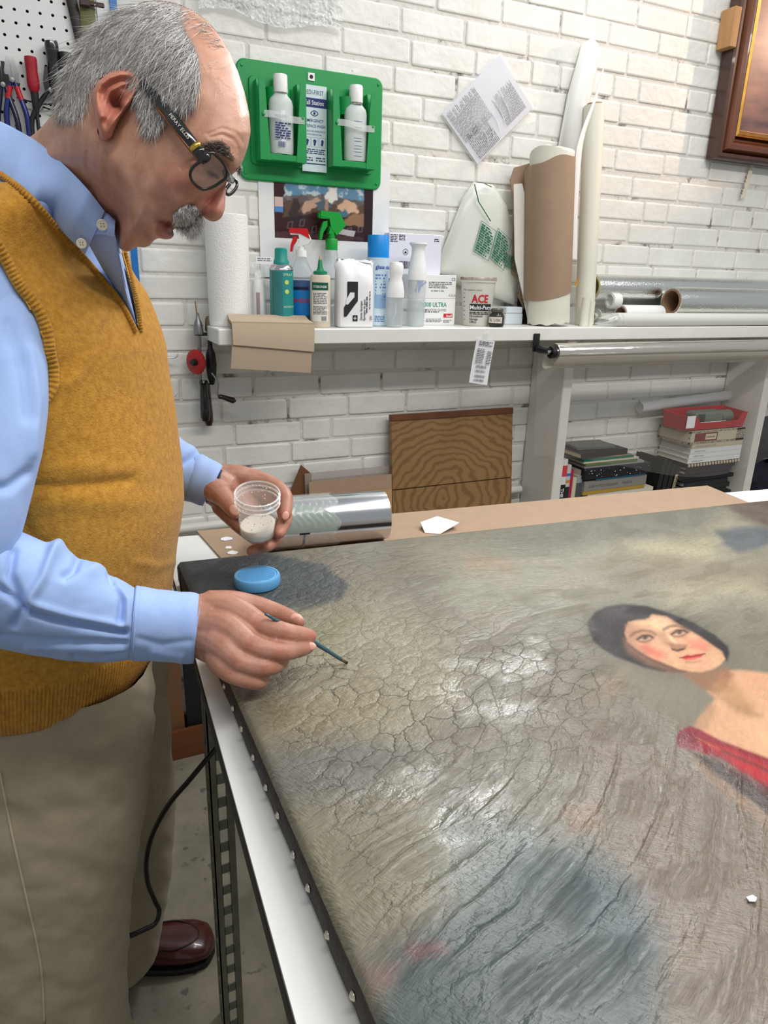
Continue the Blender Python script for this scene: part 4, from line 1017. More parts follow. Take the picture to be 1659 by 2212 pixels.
def pliers(px, py, lb, colr, band, s, spread, jaw):
    a = P2(px, py, PY - .018); t = thing('pliers', lb, 'pliers', tuple(a), group='tools on the pegboard')
    MH = mat('grip_%d_%d_%d' % colr, colr, .3, coat=.3)
    for k in (-1, 1):
        obj('jaw', MB().loft([[(k * .001, -.004, 0), (k * .008, -.004, 0), (k * .008, .004, 0), (k * .001, .004, 0)], [(k * .0005, -.006, -.028), (k * .014, -.006, -.03), (k * .014, .006, -.03), (k * .0005, .006, -.028)], [(0, -.005, -.05), (k * .011, -.005, -.05), (k * .011, .005, -.05), (0, .005, -.05)]]), jaw, t)
        pts = curve([(k * .004, 0, -.045), (k * .012 * spread, 0, -.075), (k * .021 * spread, -.001, -.11), (k * .022 * spread, 0, -.15), (k * .017 * spread, 0, -.185 * s)], 14)
        if band: obj('grip_band', MB().tube(pts[1:4], .0074, 12, flat=.8), mat('red_band', (186, 30, 40), .4), t)
        obj('grip', MB().tube(pts, [.005, .0062, .0066, .007, .0072, .0072, .0072, .0074, .0074, .0074, .0072, .007, .0065, .004], 12, flat=.8), MH, t)
    obj('pivot', MB().lathe([(.0001, -.0085), (.005, -.008), (.006, -.005)], 12, (0, 0, -.046), axis='y'), M_STEELT, t)
pliers(20, 122, 'blue handled pliers with red bands hanging on the pegboard', (22, 36, 108), True, 1.15, .95, M_STEELT)
pliers(0, 132, 'dark navy handled pliers at the left picture edge on the pegboard', (18, 20, 52), False, 1.0, .9, mat('black_oxide', (44, 44, 44), .45, metal=.7))
pliers(104, 145, 'black handled shears spread open behind the black screwdriver', (22, 24, 26), False, 1.25, 2.2, M_BLACKP)
# leather belt strap with buckle, ruler and blue level between pegboard and bricks
def strap():
    a = P2(152, -10, 1.98); b = P2(182, 125, 1.98)
    t = thing('leather_sheath', 'dark brown leather strap with belt loop hanging beside the pegboard', 'strap', tuple(P2(185, 160, 1.98)))
    ML = mat('dark_brown_leather', (44, 34, 30), .5, noise=.2, nscale=30, bump=.3, bscale=160)
    p = [P2(150, -20, 1.955), P2(168, 60, 1.955), P2(184, 130, 1.955), P2(196, 200, 1.955)]
    obj('sheath', MB().tube(curve(p, 12), [.0115] * 12, 8, flat=.30, up=(0, 1, 0)), ML, t, True)
    p = [P2(186, -20, 1.952), P2(190, 40, 1.952), P2(200, 150, 1.952)]
    obj('camouflage_backing', MB().tube(curve(p, 8), [.016] * 8, 8, flat=.25, up=(0, 1, 0)), mat('olive_camouflage', (120, 108, 82), .8, noise=.5, nscale=22, rgb2=(96, 112, 60)), t, True)
    a = P2(172, 12, 1.962); b = P2(224, 17, 1.962)
    obj('belt_strap', MB().box(a[0], b[0], 1.938, 1.943, b[2] - .007, a[2] + .006, .002), mat('maroon_leather', (58, 34, 34), .45), t, True)
    obj('belt_loop', MB().box(a[0] - .001, a[0] + .02, 1.934, 1.947, b[2] - .010, a[2] + .008, .002), mat('maroon_leather', (58, 34, 34), .45), t, True)
    obj('rivet', MB().lathe([(.0001, -.002), (.0015, -.0015), (.002, 0)], 8, (a[0] + .03, 1.938, a[2] - .001), axis='y'), M_CHROME, t, True)
strap()
a = P2(193, 0, 2.01); b = P2(206, 0, 2.01)
t = thing('steel_ruler', 'white graduated ruler hanging vertically beside the leather strap', 'ruler', (a[0], 2.012, 1.5))
obj('blade', MB().box(a[0], b[0], 2.012, 2.0135, 1.50, 2.3), M_PAPER, t, True, smooth=0)
tx = MB()
for k in range(80):
    z = 1.6 + k * .008; rect(tx, 0, .003 if k % 5 else .006, z, z + .0008, (a[0] + .0005, 2.012, 0), UX, UZ)
for k in range(6): write(tx, str(180 + 10 * k), .007, (a[0] + .012, 2.012, 1.76 + k * .05), UZ, (-1, 0, 0))
obj('graduations', tx, M_INK, t, True, smooth=0)
a = P2(208, 0, 2.0); b = P2(236, 0, 2.0)
t = thing('spirit_level', 'white and blue edged long straightedge hanging on the wall behind the man', 'straightedge', (a[0], 2.0, 1.4))
obj('web', MB().box(a[0], b[0], 2.004, 2.012, 1.40, 2.3), mat('white_enamel', (214, 218, 216), .4), t, True, smooth=0)
obj('blue_edge', MB().box(b[0], b[0] + .016, 1.998, 2.016, 1.40, 2.3, .001), mat('blue_enamel', (30, 112, 186), .35), t, True, smooth=0)
# conduit low on the wall
struct(obj('trim_1', MB().tube([(-.6, 2.005, .725), (1.48, 2.005, .725)], .014, 12), M_POST))
# ================================================================== things on the shelf
TOPZ = SZ + .0004
def SX(px, py, Y): return ony(px, py, Y)[0]
M_TOWEL = mat('paper_towel', (236, 235, 231), .9, bump=.9, bscale=220)
# paper towel roll
Y = 1.962; X = SX(495, 640, Y)
t = thing('paper_towel_roll', 'white paper towel roll standing upright at the left end of the shelf', 'paper towel', (X, Y, TOPZ))
m = MB().lathe([(.021, 0), (.054, 0), (.0555, .002), (.0555, .278), (.054, .28), (.021, .28), (.021, 0)], 48, cap0=False, cap1=False)
m.xf(lambda v: v * np.stack([1 + .012 * np.sin(v[:, 2] * 30 + np.arctan2(v[:, 1], v[:, 0]) * 2)] * 2 + [np.ones(len(v))], 1))
obj('roll', m, M_TOWEL, t)
obj('core', MB().lathe([(.020, .001), (.0208, .001), (.0208, .2795), (.020, .2795), (.020, .001)], 24, cap0=False, cap1=False), M_KRAFT, t)
obj('loose_sheet_edge', MB().grid(lambda u, v: (.056 * math.cos(-.6 + .35 * u), .056 * math.sin(-.6 + .35 * u) - .0012 * u, .001 + .278 * v), 6, 8, .0004, (1, 0, 0)), M_TOWEL, t)

# plastic bag with a white tube bottle (maroon label)
Y = 1.955; X = SX(559, 650, Y)
t = thing('tube_bottle', 'slim white bottle with maroon label strip in a clear bag beside the paper towels', 'bottle', (X, Y, TOPZ), rz=-.3)
obj('body', MB().lathe([(.0001, 0), (.015, 0), (.016, .003), (.016, .10), (.012, .118), (.008, .122), (.008, .13), (.0001, .131)], 22), M_WPL, t)
m = MB(); patch(m, -.006, .004, .012, .088); obj('label_strip', wrap(m, .016), mat('maroon_label', (120, 26, 52), .5), t)
obj('cap', MB().lathe([(.0001, .128), (.0095, .128), (.009, .146), (.0001, .147)], 16), M_WPL, t)
t2 = thing('plastic_bag', 'crumpled clear plastic bag with white header card round the slim white bottle', 'bag', (X - .01, Y, TOPZ))
def bagf(u, v):
    a = u * 2 * math.pi; w = .026 - .005 * v; k = 1 - .75 * sstep(.7, 1, np.float64(v))
    return (X - .012 + w * math.cos(a) * (1 + .06 * math.sin(5 * a + 9 * v)) + .008, Y + .026 * k * math.sin(a) * (1 + .1 * math.sin(7 * a + 5 * v)), TOPZ + .001 + .165 * v)
obj('film', MB().grid(bagf, 40, 16), M_TAPE, t2, True)
a = ony(568, 560, Y - .02)
obj('header_card', MB().box(a[0] - .022, a[0] + .026, Y - .031, Y - .030, a[2] - .012, a[2] + .006), M_PAPER, t2, True, smooth=0)
m = MB(); textlines(m, -.018, .022, -.006, .004, 2, (a[0], Y - .031, a[2]), UX, UZ, seed=4); obj('card_print', m, M_GREYINK, t2, True, smooth=0)
Y = 1.975; X = SX(540, 650, Y)
t = thing('sealant_tube', 'white tube leaning in the clear bag next to the paper towel roll', 'tube', (X, Y, TOPZ))
obj('body', MB().lathe([(.0001, 0), (.011, 0), (.012, .004), (.012, .105), (.006, .116), (.0001, .117)], 16), M_WPL, t)
m = MB(); 
write(m, 'SILICONE', .012, (-.004, -.0122, .02), UZ, (-1, 0, 0)); obj('lettering', m, M_GREYINK, t, smooth=0)

# teal spray can
Y = 1.925; X = SX(609, 650, Y)
t = thing('teal_spray_can', 'teal aerosol can with teal nozzle cap between tube bottle and blue spray bottle', 'spray can', (X, Y, TOPZ), rz=-.4)
MT = mat('teal_enamel', (40, 138, 136), .3)
obj('body', MB().lathe([(.0001, 0), (.031, 0), (.033, .002), (.033, .004), (.032, .005), (.032, .146)], 32, cap1=False), MT, t)
obj('shoulder', MB().lathe([(.032, .146), (.0335, .148), (.033, .151), (.026, .160), (.018, .164), (.0001, .165)], 32, cap0=False), M_CHROME, t)
obj('cap', MB().lathe([(.0001, .162), (.0215, .162), (.0215, .168), (.0175, .175), (.0165, .200), (.013, .203), (.0001, .203)], 24), mat('teal_plastic', (18, 138, 128), .4), t)
m = MB(); patch(m, -.022, .006, .02, .142); obj('label_panel', wrap(m, .032), mat('dark_teal_label', (48, 118, 120), .4), t)
m = MB(); patch(m, -.025, -.0235, .005, .145, .0006); patch(m, -.0215, -.0203, .005, .145, .0006); obj('label_stripe', wrap(m, .032), mat('grey_stripe', (90, 112, 116), .4), t).__setitem__('kind', 'stuff')
m = MB()
for z in (.116, .092): m.add([(.018 + .006 * math.cos(q), .0007, z + .006 * math.sin(q)) for q in np.linspace(0, 6.28, 12, endpoint=False)], [tuple(range(12))])
obj('label_mark', wrap(m, .032), mat('yellow_print', (200, 206, 110), .5), t).__setitem__('kind', 'stuff')
m = MB(); write(m, 'SPRAY', .010, (.008, .0, .132), UX, UZ, 0); write(m, 'ADHESIVE', .008, (.008, .0, .05), UX, UZ, 0); m.xf(lambda v: v + [0, .0008, 0]); obj('lettering', wrap(m, .032), mat('pale_print', (206, 224, 180), .5), t)

def trigger_head(t, z, Mb, Mt, s=1.0, mirror=1):
    """spray head: shroud, nozzle, trigger lever; nozzle points to -x"""
    sh = [(.024, .010), (.030, .020), (.018, .046), (-.028, .046), (-.030, .034), (-.006, .034), (-.004, .020), (-.010, .0)]
    obj('spray_head', MB().prism([(x * s * mirror, z + (.012 + q) * s) for x, q in sh], -.008 * s, .008 * s, 'y'), Mb, t)
    obj('neck', MB().lathe([(.0085 * s, z - .001), (.0085 * s, z + .03 * s)], 14), Mb, t)
    obj('nozzle', MB().box(mirror * -.034 * s, mirror * -.024 * s, -.006 * s, .006 * s, z + .047 * s, z + .058 * s, .001), Mt, t)
    tr = [(-.012, .036), (-.022, .034), (-.030, .012), (-.032, -.006), (-.026, -.006), (-.022, .010), (-.012, .024)]
    obj('trigger', MB().prism([(x * s * mirror, z + (.006 + q) * s) for x, q in tr], -.005 * s, .005 * s, 'y'), Mt, t)
# blue glass-cleaner trigger bottle
Y = 1.955; X = SX(652, 650, Y)
t = thing('window_spray_bottle', 'blue liquid spray bottle with red and white trigger head on the shelf', 'spray bottle', (X, Y, TOPZ), rz=-.5)
bp = [(.0001, 0), (.030, 0), (.033, .004), (.033, .10), (.028, .14), (.016, .170), (.0125, .178), (.0125, .186), (.0001, .186)]
obj('bottle', MB().lathe(bp, 28, sx=1.15, sy=.75), mat('clear_pet', (226, 236, 240), .1, trans=.85, ior=1.2, alpha=.5), t)
obj('liquid', MB().lathe([(.0001, .002), (.029, .002), (.0315, .006), (.0315, .10), (.0295, .122), (.0001, .122)], 28, sx=1.15, sy=.75), mat('blue_liquid', (10, 78, 158), .12, trans=.25), t)
obj('collar', MB().lathe([(.0001, .183), (.0155, .183), (.0145, .20), (.0001, .20)], 20), M_WPL, t)
trigger_head(t, .196, M_WPL, mat('red_plastic', (206, 26, 30), .3), .95)
obj('shroud_top', MB().prism([(.026, .196 + .034), (.016, .196 + .060), (-.030, .196 + .060), (-.031, .196 + .048), (.0, .196 + .046)], -.0095, .0095, 'y'), mat('red_plastic', (206, 26, 30), .3), t)
m = MB(); patch(m, -.018, .024, .028, .095); wl = lambda mm: wrap(mm, .033).xf(lambda v: v * [1.15, .76, 1]); L = obj('label_panel', wl(m), mat('bright_blue_label', (20, 130, 206), .4), t)
m = MB(); write(m, 'WINDEX', .017, (-.034, 0, .062), UX, UZ, 0, .015); m.xf(lambda v: v + [0, .0012, 0]); obj('brand_lettering', wl(m), mat('red_lettering', (206, 30, 40), .4), L)
m = MB(); patch(m, -.02, .02, .098, .104, .001); obj('label_band', wl(m), mat('dark_navy_label', (14, 24, 62), .4), L)
# tall clear bottle with green trigger
Y = 1.988; X = SX(716, 640, Y)
t = thing('green_trigger_bottle', 'tall clear spray bottle with bright green trigger head behind the glue bottle', 'spray bottle', (X, Y, TOPZ))
MG2 = mat('bright_green_plastic', (10, 150, 50), .35)
pr = [(.0001, 0), (.029, 0), (.031, .004), (.031, .12)]
for k in range(7): pr += [(.0305 - k * .0016, .125 + k * .010), (.0285 - k * .0016, .129 + k * .010)]
pr += [(.016, .205), (.0135, .212), (.0001, .213)]
obj('bottle', MB().lathe(pr, 28), mat('clear_pet', (226, 236, 240), .1), t)
obj('collar', MB().lathe([(.0001, .205), (.0175, .205), (.0175, .232), (.0165, .235), (.0001, .235)], 24), MG2, t)
trigger_head(t, .232, MG2, MG2, 1.18)
obj('shroud', MB().prism([(.040, .232 + .040), (.020, .232 + .072), (-.034, .232 + .075), (-.036, .232 + .060), (-.01, .232 + .056), (-.004, .232 + .03), (.012, .232 + .012)], -.0105, .0105, 'y'), MG2, t)
# glue bottle
Y = 1.888; X = SX(692, 660, Y)
t = thing('glue_bottle', 'cream wood glue bottle with green twist cap and dense printed label', 'bottle', (X, Y, TOPZ), rz=-.36)
obj('body', MB().lathe([(.0001, 0), (.0265, 0), (.028, .003), (.028, .128), (.0265, .136), (.018, .139), (.0001, .14)], 28, sy=.8), mat('cream_glue', (216, 204, 184), .4), t)
obj('cap', MB().lathe([(.0001, .139), (.019, .139), (.019, .146), (.010, .149), (.0075, .156), (.0055, .172), (.0045, .176)], 20), mat('cap_green', (10, 128, 84), .4), t)
obj('nozzle_tip', MB().lathe([(.0045, .174), (.0022, .186), (.0001, .188)], 12, cap0=False), mat('tan_nozzle', (168, 150, 104), .5), t)
wl = lambda mm: wrap(mm, .028).xf(lambda v: v * [1, .81, 1])
m = MB(); patch(m, -.024, .024, .016, .118); L = obj('label_panel', wl(m), mat('label_cream', (224, 222, 212), .5), t)
m = MB(); patch(m, -.024, .024, .098, .118, .0008); obj('label_band', wl(m), mat('label_green', (8, 84, 58), .4), L)
m = MB(); write(m, 'TITEBOND', .0085, (-.020, 0, .104), UX, UZ, 0, .01, sx=.8); write(m, 'III', .0085, (.012, 0, .104), UX, UZ, 0, .01); m.xf(lambda v: v + [0, .0012, 0]); obj('label_lettering', wl(m), M_PAPER, L)
m = MB()
textlines(m, -.020, .020, .062, .092, 7, (0, 0, 0), UX, UZ, 0, 2); textlines(m, -.020, .020, .034, .057, 6, (0, 0, 0), UX, UZ, 0, 3); barcode(m, .003, .018, .018, .030, (0, 0, 0), UX, UZ, 0, 4); rect(m, -.023, .023, .0585, .060, (0, 0, 0), UX, UZ, 0)
m.xf(lambda v: v + [0, .0012, 0]); obj('label_print', wl(m), M_GREYINK, L, smooth=0)
# gauze sponge pack
Y = 1.886; X = SX(764, 660, Y)
t = thing('gauze_pack', 'torn-open white paper pack of gauze sponges with black label', 'pack', (X, Y, TOPZ), rz=-.12)
rings = []
N = 40
for z, w, d, j in ((0, .048, .030, 0), (.004, .051, .034, 0), (.06, .051, .034, .0), (.11, .0505, .034, .001), (.135, .050, .032, .002), (.155, .050, .024, .004), (.168, .052, .014, .006), (.175, .05, .006, .005)):
    r = []
    for k in range(N):
        a = 2 * math.pi * k / N; c, s_ = math.cos(a), math.sin(a); q = (abs(c) ** 6 + abs(s_) ** 6) ** (-1 / 6)
        r.append((w * c * q + j * math.sin(5 * a), d * s_ * q + j * .7 * math.sin(7 * a + z * 50), z + j * 1.2 * math.sin(3 * a + 1)))
    rings.append(r)
obj('pack_body', MB().loft(rings), mat('soft_white_pack', (238, 238, 238), .5, bump=.25, bscale=60), t)
obj('torn_flap', MB().grid(lambda u, v: (-.046 + .098 * u, -.012 + .035 * v + .006 * math.sin(u * 9), .167 + .012 * math.sin(v * 3.1) + .005 * math.sin(u * 14 + v * 5) - .004 * u), 18, 8, .0015), mat('soft_white_pack', (238, 238, 238), .5), t)
f = (0, -.0352, 0)
m = MB(); put(m, np.array([(-.028, .122, 0), (.002, .122, 0), (.002, .072, 0), (-.030, .030, 0), (-.037, .030, 0), (-.037, .055, 0), (-.028, .068, 0)]), [tuple(range(7))], f, UX, UZ); L = obj('black_label', m, M_INK, t, smooth=0)
m = MB(); put(m, np.array([(-.020, .094, 0), (-.008, .094, 0), (-.008, .082, 0), (-.026, .062, 0), (-.032, .062, 0), (-.030, .076, 0)]), [tuple(range(6))], f, UX, UZ, .0009); obj('label_window', m, M_PAPER, L, smooth=0)
m = MB(); rect(m, -.012, .002, .018, .034, f, UX, UZ); obj('logo_block', m, M_INK, t, smooth=0)
m = MB(); rect(m, -.0065, -.0045, .021, .031, f, UX, UZ, .0009); rect(m, -.010, -.001, .025, .027, f, UX, UZ, .0009); obj('logo_star', m, M_PAPER, t, smooth=0).__setitem__('kind', 'stuff')
m = MB(); write(m, 'Gauze Sponges', .0085, (.015, f[1], .020), UZ, (-1, 0, 0), bold=.012); write(m, 'Éponges de gaze', .0085, (.024, f[1], .020), UZ, (-1, 0, 0), bold=.012); write(m, '200', .0085, (.043, f[1], .020), UZ, (-1, 0, 0), bold=.012)
textlines(m, -.02, .025, -.031, -.026, 1, (0, f[1], .06), UZ, (-1, 0, 0), seed=5); textlines(m, -.01, .04, -.039, -.035, 1, (0, f[1], .06), UZ, (-1, 0, 0), seed=6)
obj('pack_lettering', m, M_INK, t, smooth=0).__setitem__('kind', 'stuff')
# glass cleaner can
Y = 1.94; X = SX(815, 650, Y)
t = thing('glass_cleaner_can', 'pale blue aerosol can of glass cleaner with bright blue cap', 'spray can', (X, Y, TOPZ), rz=-.25)
obj('body', MB().lathe([(.0001, 0), (.031, 0), (.0325, .002), (.0325, .004), (.0318, .005), (.0318, .186), (.0325, .188), (.0001, .19)], 32), mat('pale_blue_can', (206, 226, 238), .35), t)
obj('cap', MB().lathe([(.0001, .188), (.031, .188), (.031, .244), (.029, .248), (.0001, .248)], 32), mat('sky_blue_plastic', (6, 134, 212), .35), t)
m = MB(); write(m, 'glass cleaner', .0145, (-.012, 0, .158), UX, UZ, 0, .02); m.xf(lambda v: v + [0, .0006, 0]); obj('brand_lettering', wrap(m, .032), mat('royal_blue_ink', (44, 70, 160), .5), t)
m = MB(); textlines(m, -.012, .022, .07, .145, 9, (0, 0, 0), UX, UZ, 0, 3); textlines(m, -.012, .022, .012, .030, 4, (0, 0, 0), UX, UZ, 0, 4); m.xf(lambda v: v + [0, .0006, 0]); obj('label_print', wrap(m, .032), mat('mid_blue_ink', (96, 140, 196), .5), t, smooth=0)
m = MB(); patch(m, -.013, .022, .05, .088, .0004); obj('label_block', wrap(m, .0319), mat('soft_blue_block', (150, 186, 222), .5), t)
# mist bottles
def mist(px, Y, H, hh, r, lb, tall):
    X = SX(px, 680, Y); t = thing('mist_bottle', lb, 'spray bottle', (X, Y, TOPZ), group='white headed mist bottles')
    obj('bottle', MB().lathe([(.0001, 0), (r * .92, 0), (r, .004), (r, H - hh), (.0001, H - hh + .001)], 28), mat('clear_mist_bottle', (214, 222, 224), .12, alpha=.38, spec=.8), t)
    obj('liquid', MB().lathe([(.0001, .002), (r * .9, .002), (r * .93, .005), (r * .93, (H - hh) * (.55 if tall else .35)), (.0001, (H - hh) * (.55 if tall else .35))], 28), mat('clear_water', (206, 214, 214), .08, alpha=.3), t)
    z = H - hh
    if tall: pr = [(.0001, z - .004), (r * 1.04, z - .004), (r * 1.04, z + .012), (r * .92, z + .04), (r * .70, z + .072), (r * .72, z + .085), (r * .98, H - .004), (r * .96, H), (.0001, H + .001)]
    else: pr = [(.0001, z - .004), (r * 1.06, z - .004), (r * 1.06, z + .012), (r * .9, z + .034), (r * .72, z + .05), (r * .85, z + .062), (r * .88, H - .012), (r * .7, H - .002), (.0001, H)]
    obj('spray_head', MB().lathe(pr, 28), M_WPL, t)
    obj('dip_tube', MB().tube(curve([(0, 0, z), (.002, 0, z * .5), (-.008, 0, .01)], 8), .0022, 6), M_WPL, t)
mist(853, 1.878, .178, .092, .0235, 'shorter white headed clear mist bottle in front of the glove boxes', False)
mist(898, 1.905, .232, .098, .0265, 'taller white headed clear mist bottle in front of the glove boxes', True)
# white mailing box behind with barcode
Y = 2.0; xa, xb = SX(838, 560, 1.99), SX(951, 560, 1.99)
t = thing('flat_white_box', 'flat white product box with barcode standing against the wall behind the mist bottles', 'box', (xa, Y, TOPZ))
zt = ony(900, 505, 1.985)[2]
obj('carton', MB().box(xa, xb, 1.985, 2.02, TOPZ, zt, .0015), mat('lilac_white_card', (222, 222, 232), .45), t, True)
O = (xa, 1.985, TOPZ); H = zt - TOPZ; W = xb - xa
m = MB(); barcode(m, W * .20, W * .42, H * .62, H * .70, O, UX, UZ, seed=9)
th = [(W * .31 + .009 * math.cos(a), H * .80 + .009 * math.sin(a)) for a in np.linspace(0, 6.28, 18, endpoint=False)]; ti = [(W * .31 + .0075 * math.cos(a), H * .80 + .0075 * math.sin(a)) for a in np.linspace(0, 6.28, 18, endpoint=False)]
put(m, np.array([(x, z, 0) for x, z in th + ti]), [(i, (i + 1) % 18, 18 + (i + 1) % 18, 18 + i) for i in range(18)], O, UX, UZ)
put(m, np.array([(W * .31 - .005, H * .80 - .004, 0), (W * .31 + .005, H * .80 - .004, 0), (W * .31, H * .80 + .005, 0)]), [(0, 1, 2)], O, UX, UZ)
textlines(m, W * .02, W * .16, H * .90, H * .985, 5, O, UX, UZ, seed=3); textlines(m, W * .18, W * .30, H * .92, H * .985, 4, O, UX, UZ, seed=4); textlines(m, W * .85, W * .95, H * .92, H * .96, 2, O, UX, UZ, seed=5)
obj('box_print', m, M_INK, t, True, smooth=0).__setitem__('kind', 'stuff')
m = MB(); rect(m, 0, W, H * .45, H * .51, O, UX, UZ); obj('blue_band', m, mat('strong_blue_ink', (30, 110, 196), .4), t, True, smooth=0)
# glove boxes
def glove_box(xa, xb, z0, h, lb, which):
    Yf = 1.945; t = thing('glove_box', lb, 'box', ((xa + xb) / 2, Yf, z0), group='glove boxes on the shelf')
    obj('carton', MB().box(xa, xb, Yf, 1.984, z0, z0 + h, .001), mat('glove_carton', (230, 230, 228), .5), t, True, smooth=0)
    W = xb - xa; O = (xa, Yf, z0); a = MB(); b = MB(); c = MB()
    if which == 0:
        write(a, 'N300 ULTRA', .0185, (xa + W * .34, Yf, z0 + h - .024), UX, UZ, bold=.02, sx=.86)
        write(b, 'CHLOROPRENE EXAMINATION GLOVES', .0105, (xa + .0, Yf, z0 + h - .037), UX, UZ, bold=.01, sx=.80)
        rect(c, W * .78, W * .955, .022, .034, O, UX, UZ); write(a, '', .01, (xa, Yf, z0), UX, UZ)
        textlines(b, W * .45, W * .75, .008, .02, 3, O, UX, UZ, seed=3); textlines(b, W * .78, W * .95, .006, .016, 3, O, UX, UZ, seed=5); textlines(b, W * .40, W * .7, .036, .042, 1, O, UX, UZ, seed=6)
        w_ = MB(); write(w_, 'Small', .010, (xa + W * .83, Yf, z0 + .0245), UX, UZ, .0009, .02)
        obj('green_lettering', a, mat('teal_lettering', (50, 150, 130), .5), t, True, smooth=0); obj('grey_lettering', b, M_GREYINK, t, True, smooth=0)
        s_ = obj('size_patch', c, M_RED, t, True, smooth=0); obj('size_lettering', w_, M_PAPER, s_, True, smooth=0)
    else:
        textlines(b, W * .45, W * .92, h * .42, h * .72, 4, O, UX, UZ, seed=8); textlines(b, W * .5, W * .8, h * .28, h * .36, 1, O, UX, UZ, seed=9)
        write(b, 'CE', .012, (xa + W * .90, Yf, z0 + h - .016), UX, UZ, bold=.01)
        for k in range(3): textlines(b, W * .86 + k * .008, W * .86 + k * .008 + .006, .006, .012, 2, O, UX, UZ, seed=k)
        hand = [(.18, .25), (.26, .22), (.30, .45), (.40, .66), (.385, .72), (.33, .62), (.345, .80), (.325, .82), (.30, .66), (.295, .84), (.275, .84), (.27, .66), (.25, .80), (.23, .79), (.24, .6), (.20, .45)]
        put(c, np.array([(x * W, z * h, 0) for x, z in hand]), [tuple(range(len(hand)))], O, UX, UZ)
        obj('grey_lettering', b, M_GREYINK, t, True, smooth=0).__setitem__('kind', 'stuff'); obj('blue_glove_mark', c, mat('glove_blue', (36, 116, 190), .5), t, True, smooth=0)
xb = SX(983, 670, 1.945); xa = SX(868, 670, 1.945)
h1 = ony(940, 645, 1.945)[2] - TOPZ
glove_box(xa, xb, TOPZ, h1, 'lower white glove box with green lettering and red size patch', 0)
h2 = ony(940, 594, 1.945)[2] - TOPZ - h1
glove_box(xa + .01, xb - .001, TOPZ + h1 + .0006, h2, 'upper white glove box with a blue hand mark stacked on the other glove box', 1)
# ACE tub
Y = 1.925; X = SX(1030, 660, Y)
t = thing('plastic_tub', 'translucent plastic mixing tub with red and black lettering', 'tub', (X, Y, TOPZ), rz=-.55)
obj('tub', MB().lathe([(.0001, 0), (.041, 0), (.043, .003), (.0525, .128), (.0555, .1285), (.056, .142), (.0535, .143), (.052, .130), (.042, .005), (.0001, .004)], 36), mat('milky_plastic', (226, 224, 214), .3, alpha=.72), t)
obj('rim_drips', MB().lathe([(.0555, .134), (.0568, .136), (.0562, .1425), (.0545, .1435)], 36, cap0=False, cap1=False), mat('stained_rim', (206, 198, 186), .5, noise=.5, nscale=50, rgb2=(120, 96, 88)), t)
cw = lambda mm: mm.xf(lambda v: np.stack([(.0432 + .0095 * v[:, 2] / .128 + v[:, 1]) * np.cos(v[:, 0] / .047 - math.pi / 2), (.0432 + .0095 * v[:, 2] / .128 + v[:, 1]) * np.sin(v[:, 0] / .047 - math.pi / 2), v[:, 2]], 1))
m = MB(); write(m, 'ACE', .032, (-.016, 0, .070), UX, UZ, 0, .03, sx=.82); m.xf(lambda v: v + [.0, .0008, 0]); obj('red_lettering', cw(m), M_RED, t, smooth=0)
m = MB(); patch(m, -.022, .05, .046, .066, .0006, 20); L = obj('black_band', cw(m), M_INK, t)
m = MB(); write(m, 'Multi-Purpose', .017, (-.021, 0, .050), UX, UZ, 0, .02, sx=.95); m.xf(lambda v: v + [0, .0012, 0]); obj('white_lettering', cw(m), M_PAPER, L, smooth=0)
m = MB()
for k, s_ in enumerate(('Household', 'Garage', 'Office')): write(m, s_, .0095, (-.022, 0, .027 - k * .009), UX, UZ, 0, .012)
textlines(m, -.022, .04, .034, .043, 2, (0, 0, 0), UX, UZ, 0, 3); write(m, 'Mix, measure, store', .007, (-.045, 0, .104), UX, UZ, 0)
for k in range(7): rect(m, -.046, -.040, .018 + k * .013, .0195 + k * .013, (0, 0, 0), UX, UZ, 0)
m.xf(lambda v: v + [0, .0010, 0]); obj('small_print', cw(m), M_INK, t, smooth=0).__setitem__('kind', 'stuff')
# small dark jar with handwritten label
Y = 1.864; X = SX(1073, 685, Y)
t = thing('small_dark_jar', 'small dark glass jar with handwritten paper label beside the tub', 'jar', (X, Y, TOPZ), rz=-.6)
obj('glass', MB().lathe([(.0001, 0), (.020, 0), (.023, .004), (.0235, .03), (.020, .038), (.017, .041), (.017, .045), (.0001, .045)], 24), mat('dark_glass', (52, 50, 44), .12), t)
obj('lid', MB().lathe([(.0001, .044), (.0188, .044), (.0188, .052), (.017, .054), (.0001, .054)], 24), mat('tarnished_lid', (104, 98, 88), .4, metal=.5), t)
m = MB(); patch(m, -.030, .018, .012, .030, .0006); L = obj('paper_label', wrap(m, .0235), mat('aged_label', (226, 218, 204), .7), t)
m = MB(); write(m, 'A. USK', .012, (-.022, 0, .017), UX, UZ, 0); m.xf(lambda v: v + [0, .0012, 0]); obj('handwriting', wrap(m, .0235), M_INK, L, smooth=0)
# folded white card and black box
Y = 1.985; xa = SX(1085, 680, Y); xb = SX(1122, 680, Y)
t = thing('white_dispenser', 'small pale box with flip lid standing behind the dark jar', 'box', (xa, Y, TOPZ))
obj('body', MB().box(xa, xb, Y - .02, Y + .02, TOPZ, TOPZ + .034, .002), mat('ice_white_plastic', (214, 222, 230), .4), t, True)
obj('lid', MB().box(xa, xb - .003, Y - .022, Y + .022, TOPZ + .0345, TOPZ + .055, .003), mat('ice_white_plastic', (214, 222, 230), .4), t, True)
xa = SX(1120, 680, 2.0); solo('black_case', MB().box(xa + .004, xa + .03, 1.985, 2.02, TOPZ, TOPZ + .10, .002), M_BLACKP, 'small black case standing behind the brown wrapped roll', 'case', (xa + .015, 2.0, TOPZ), world=True)
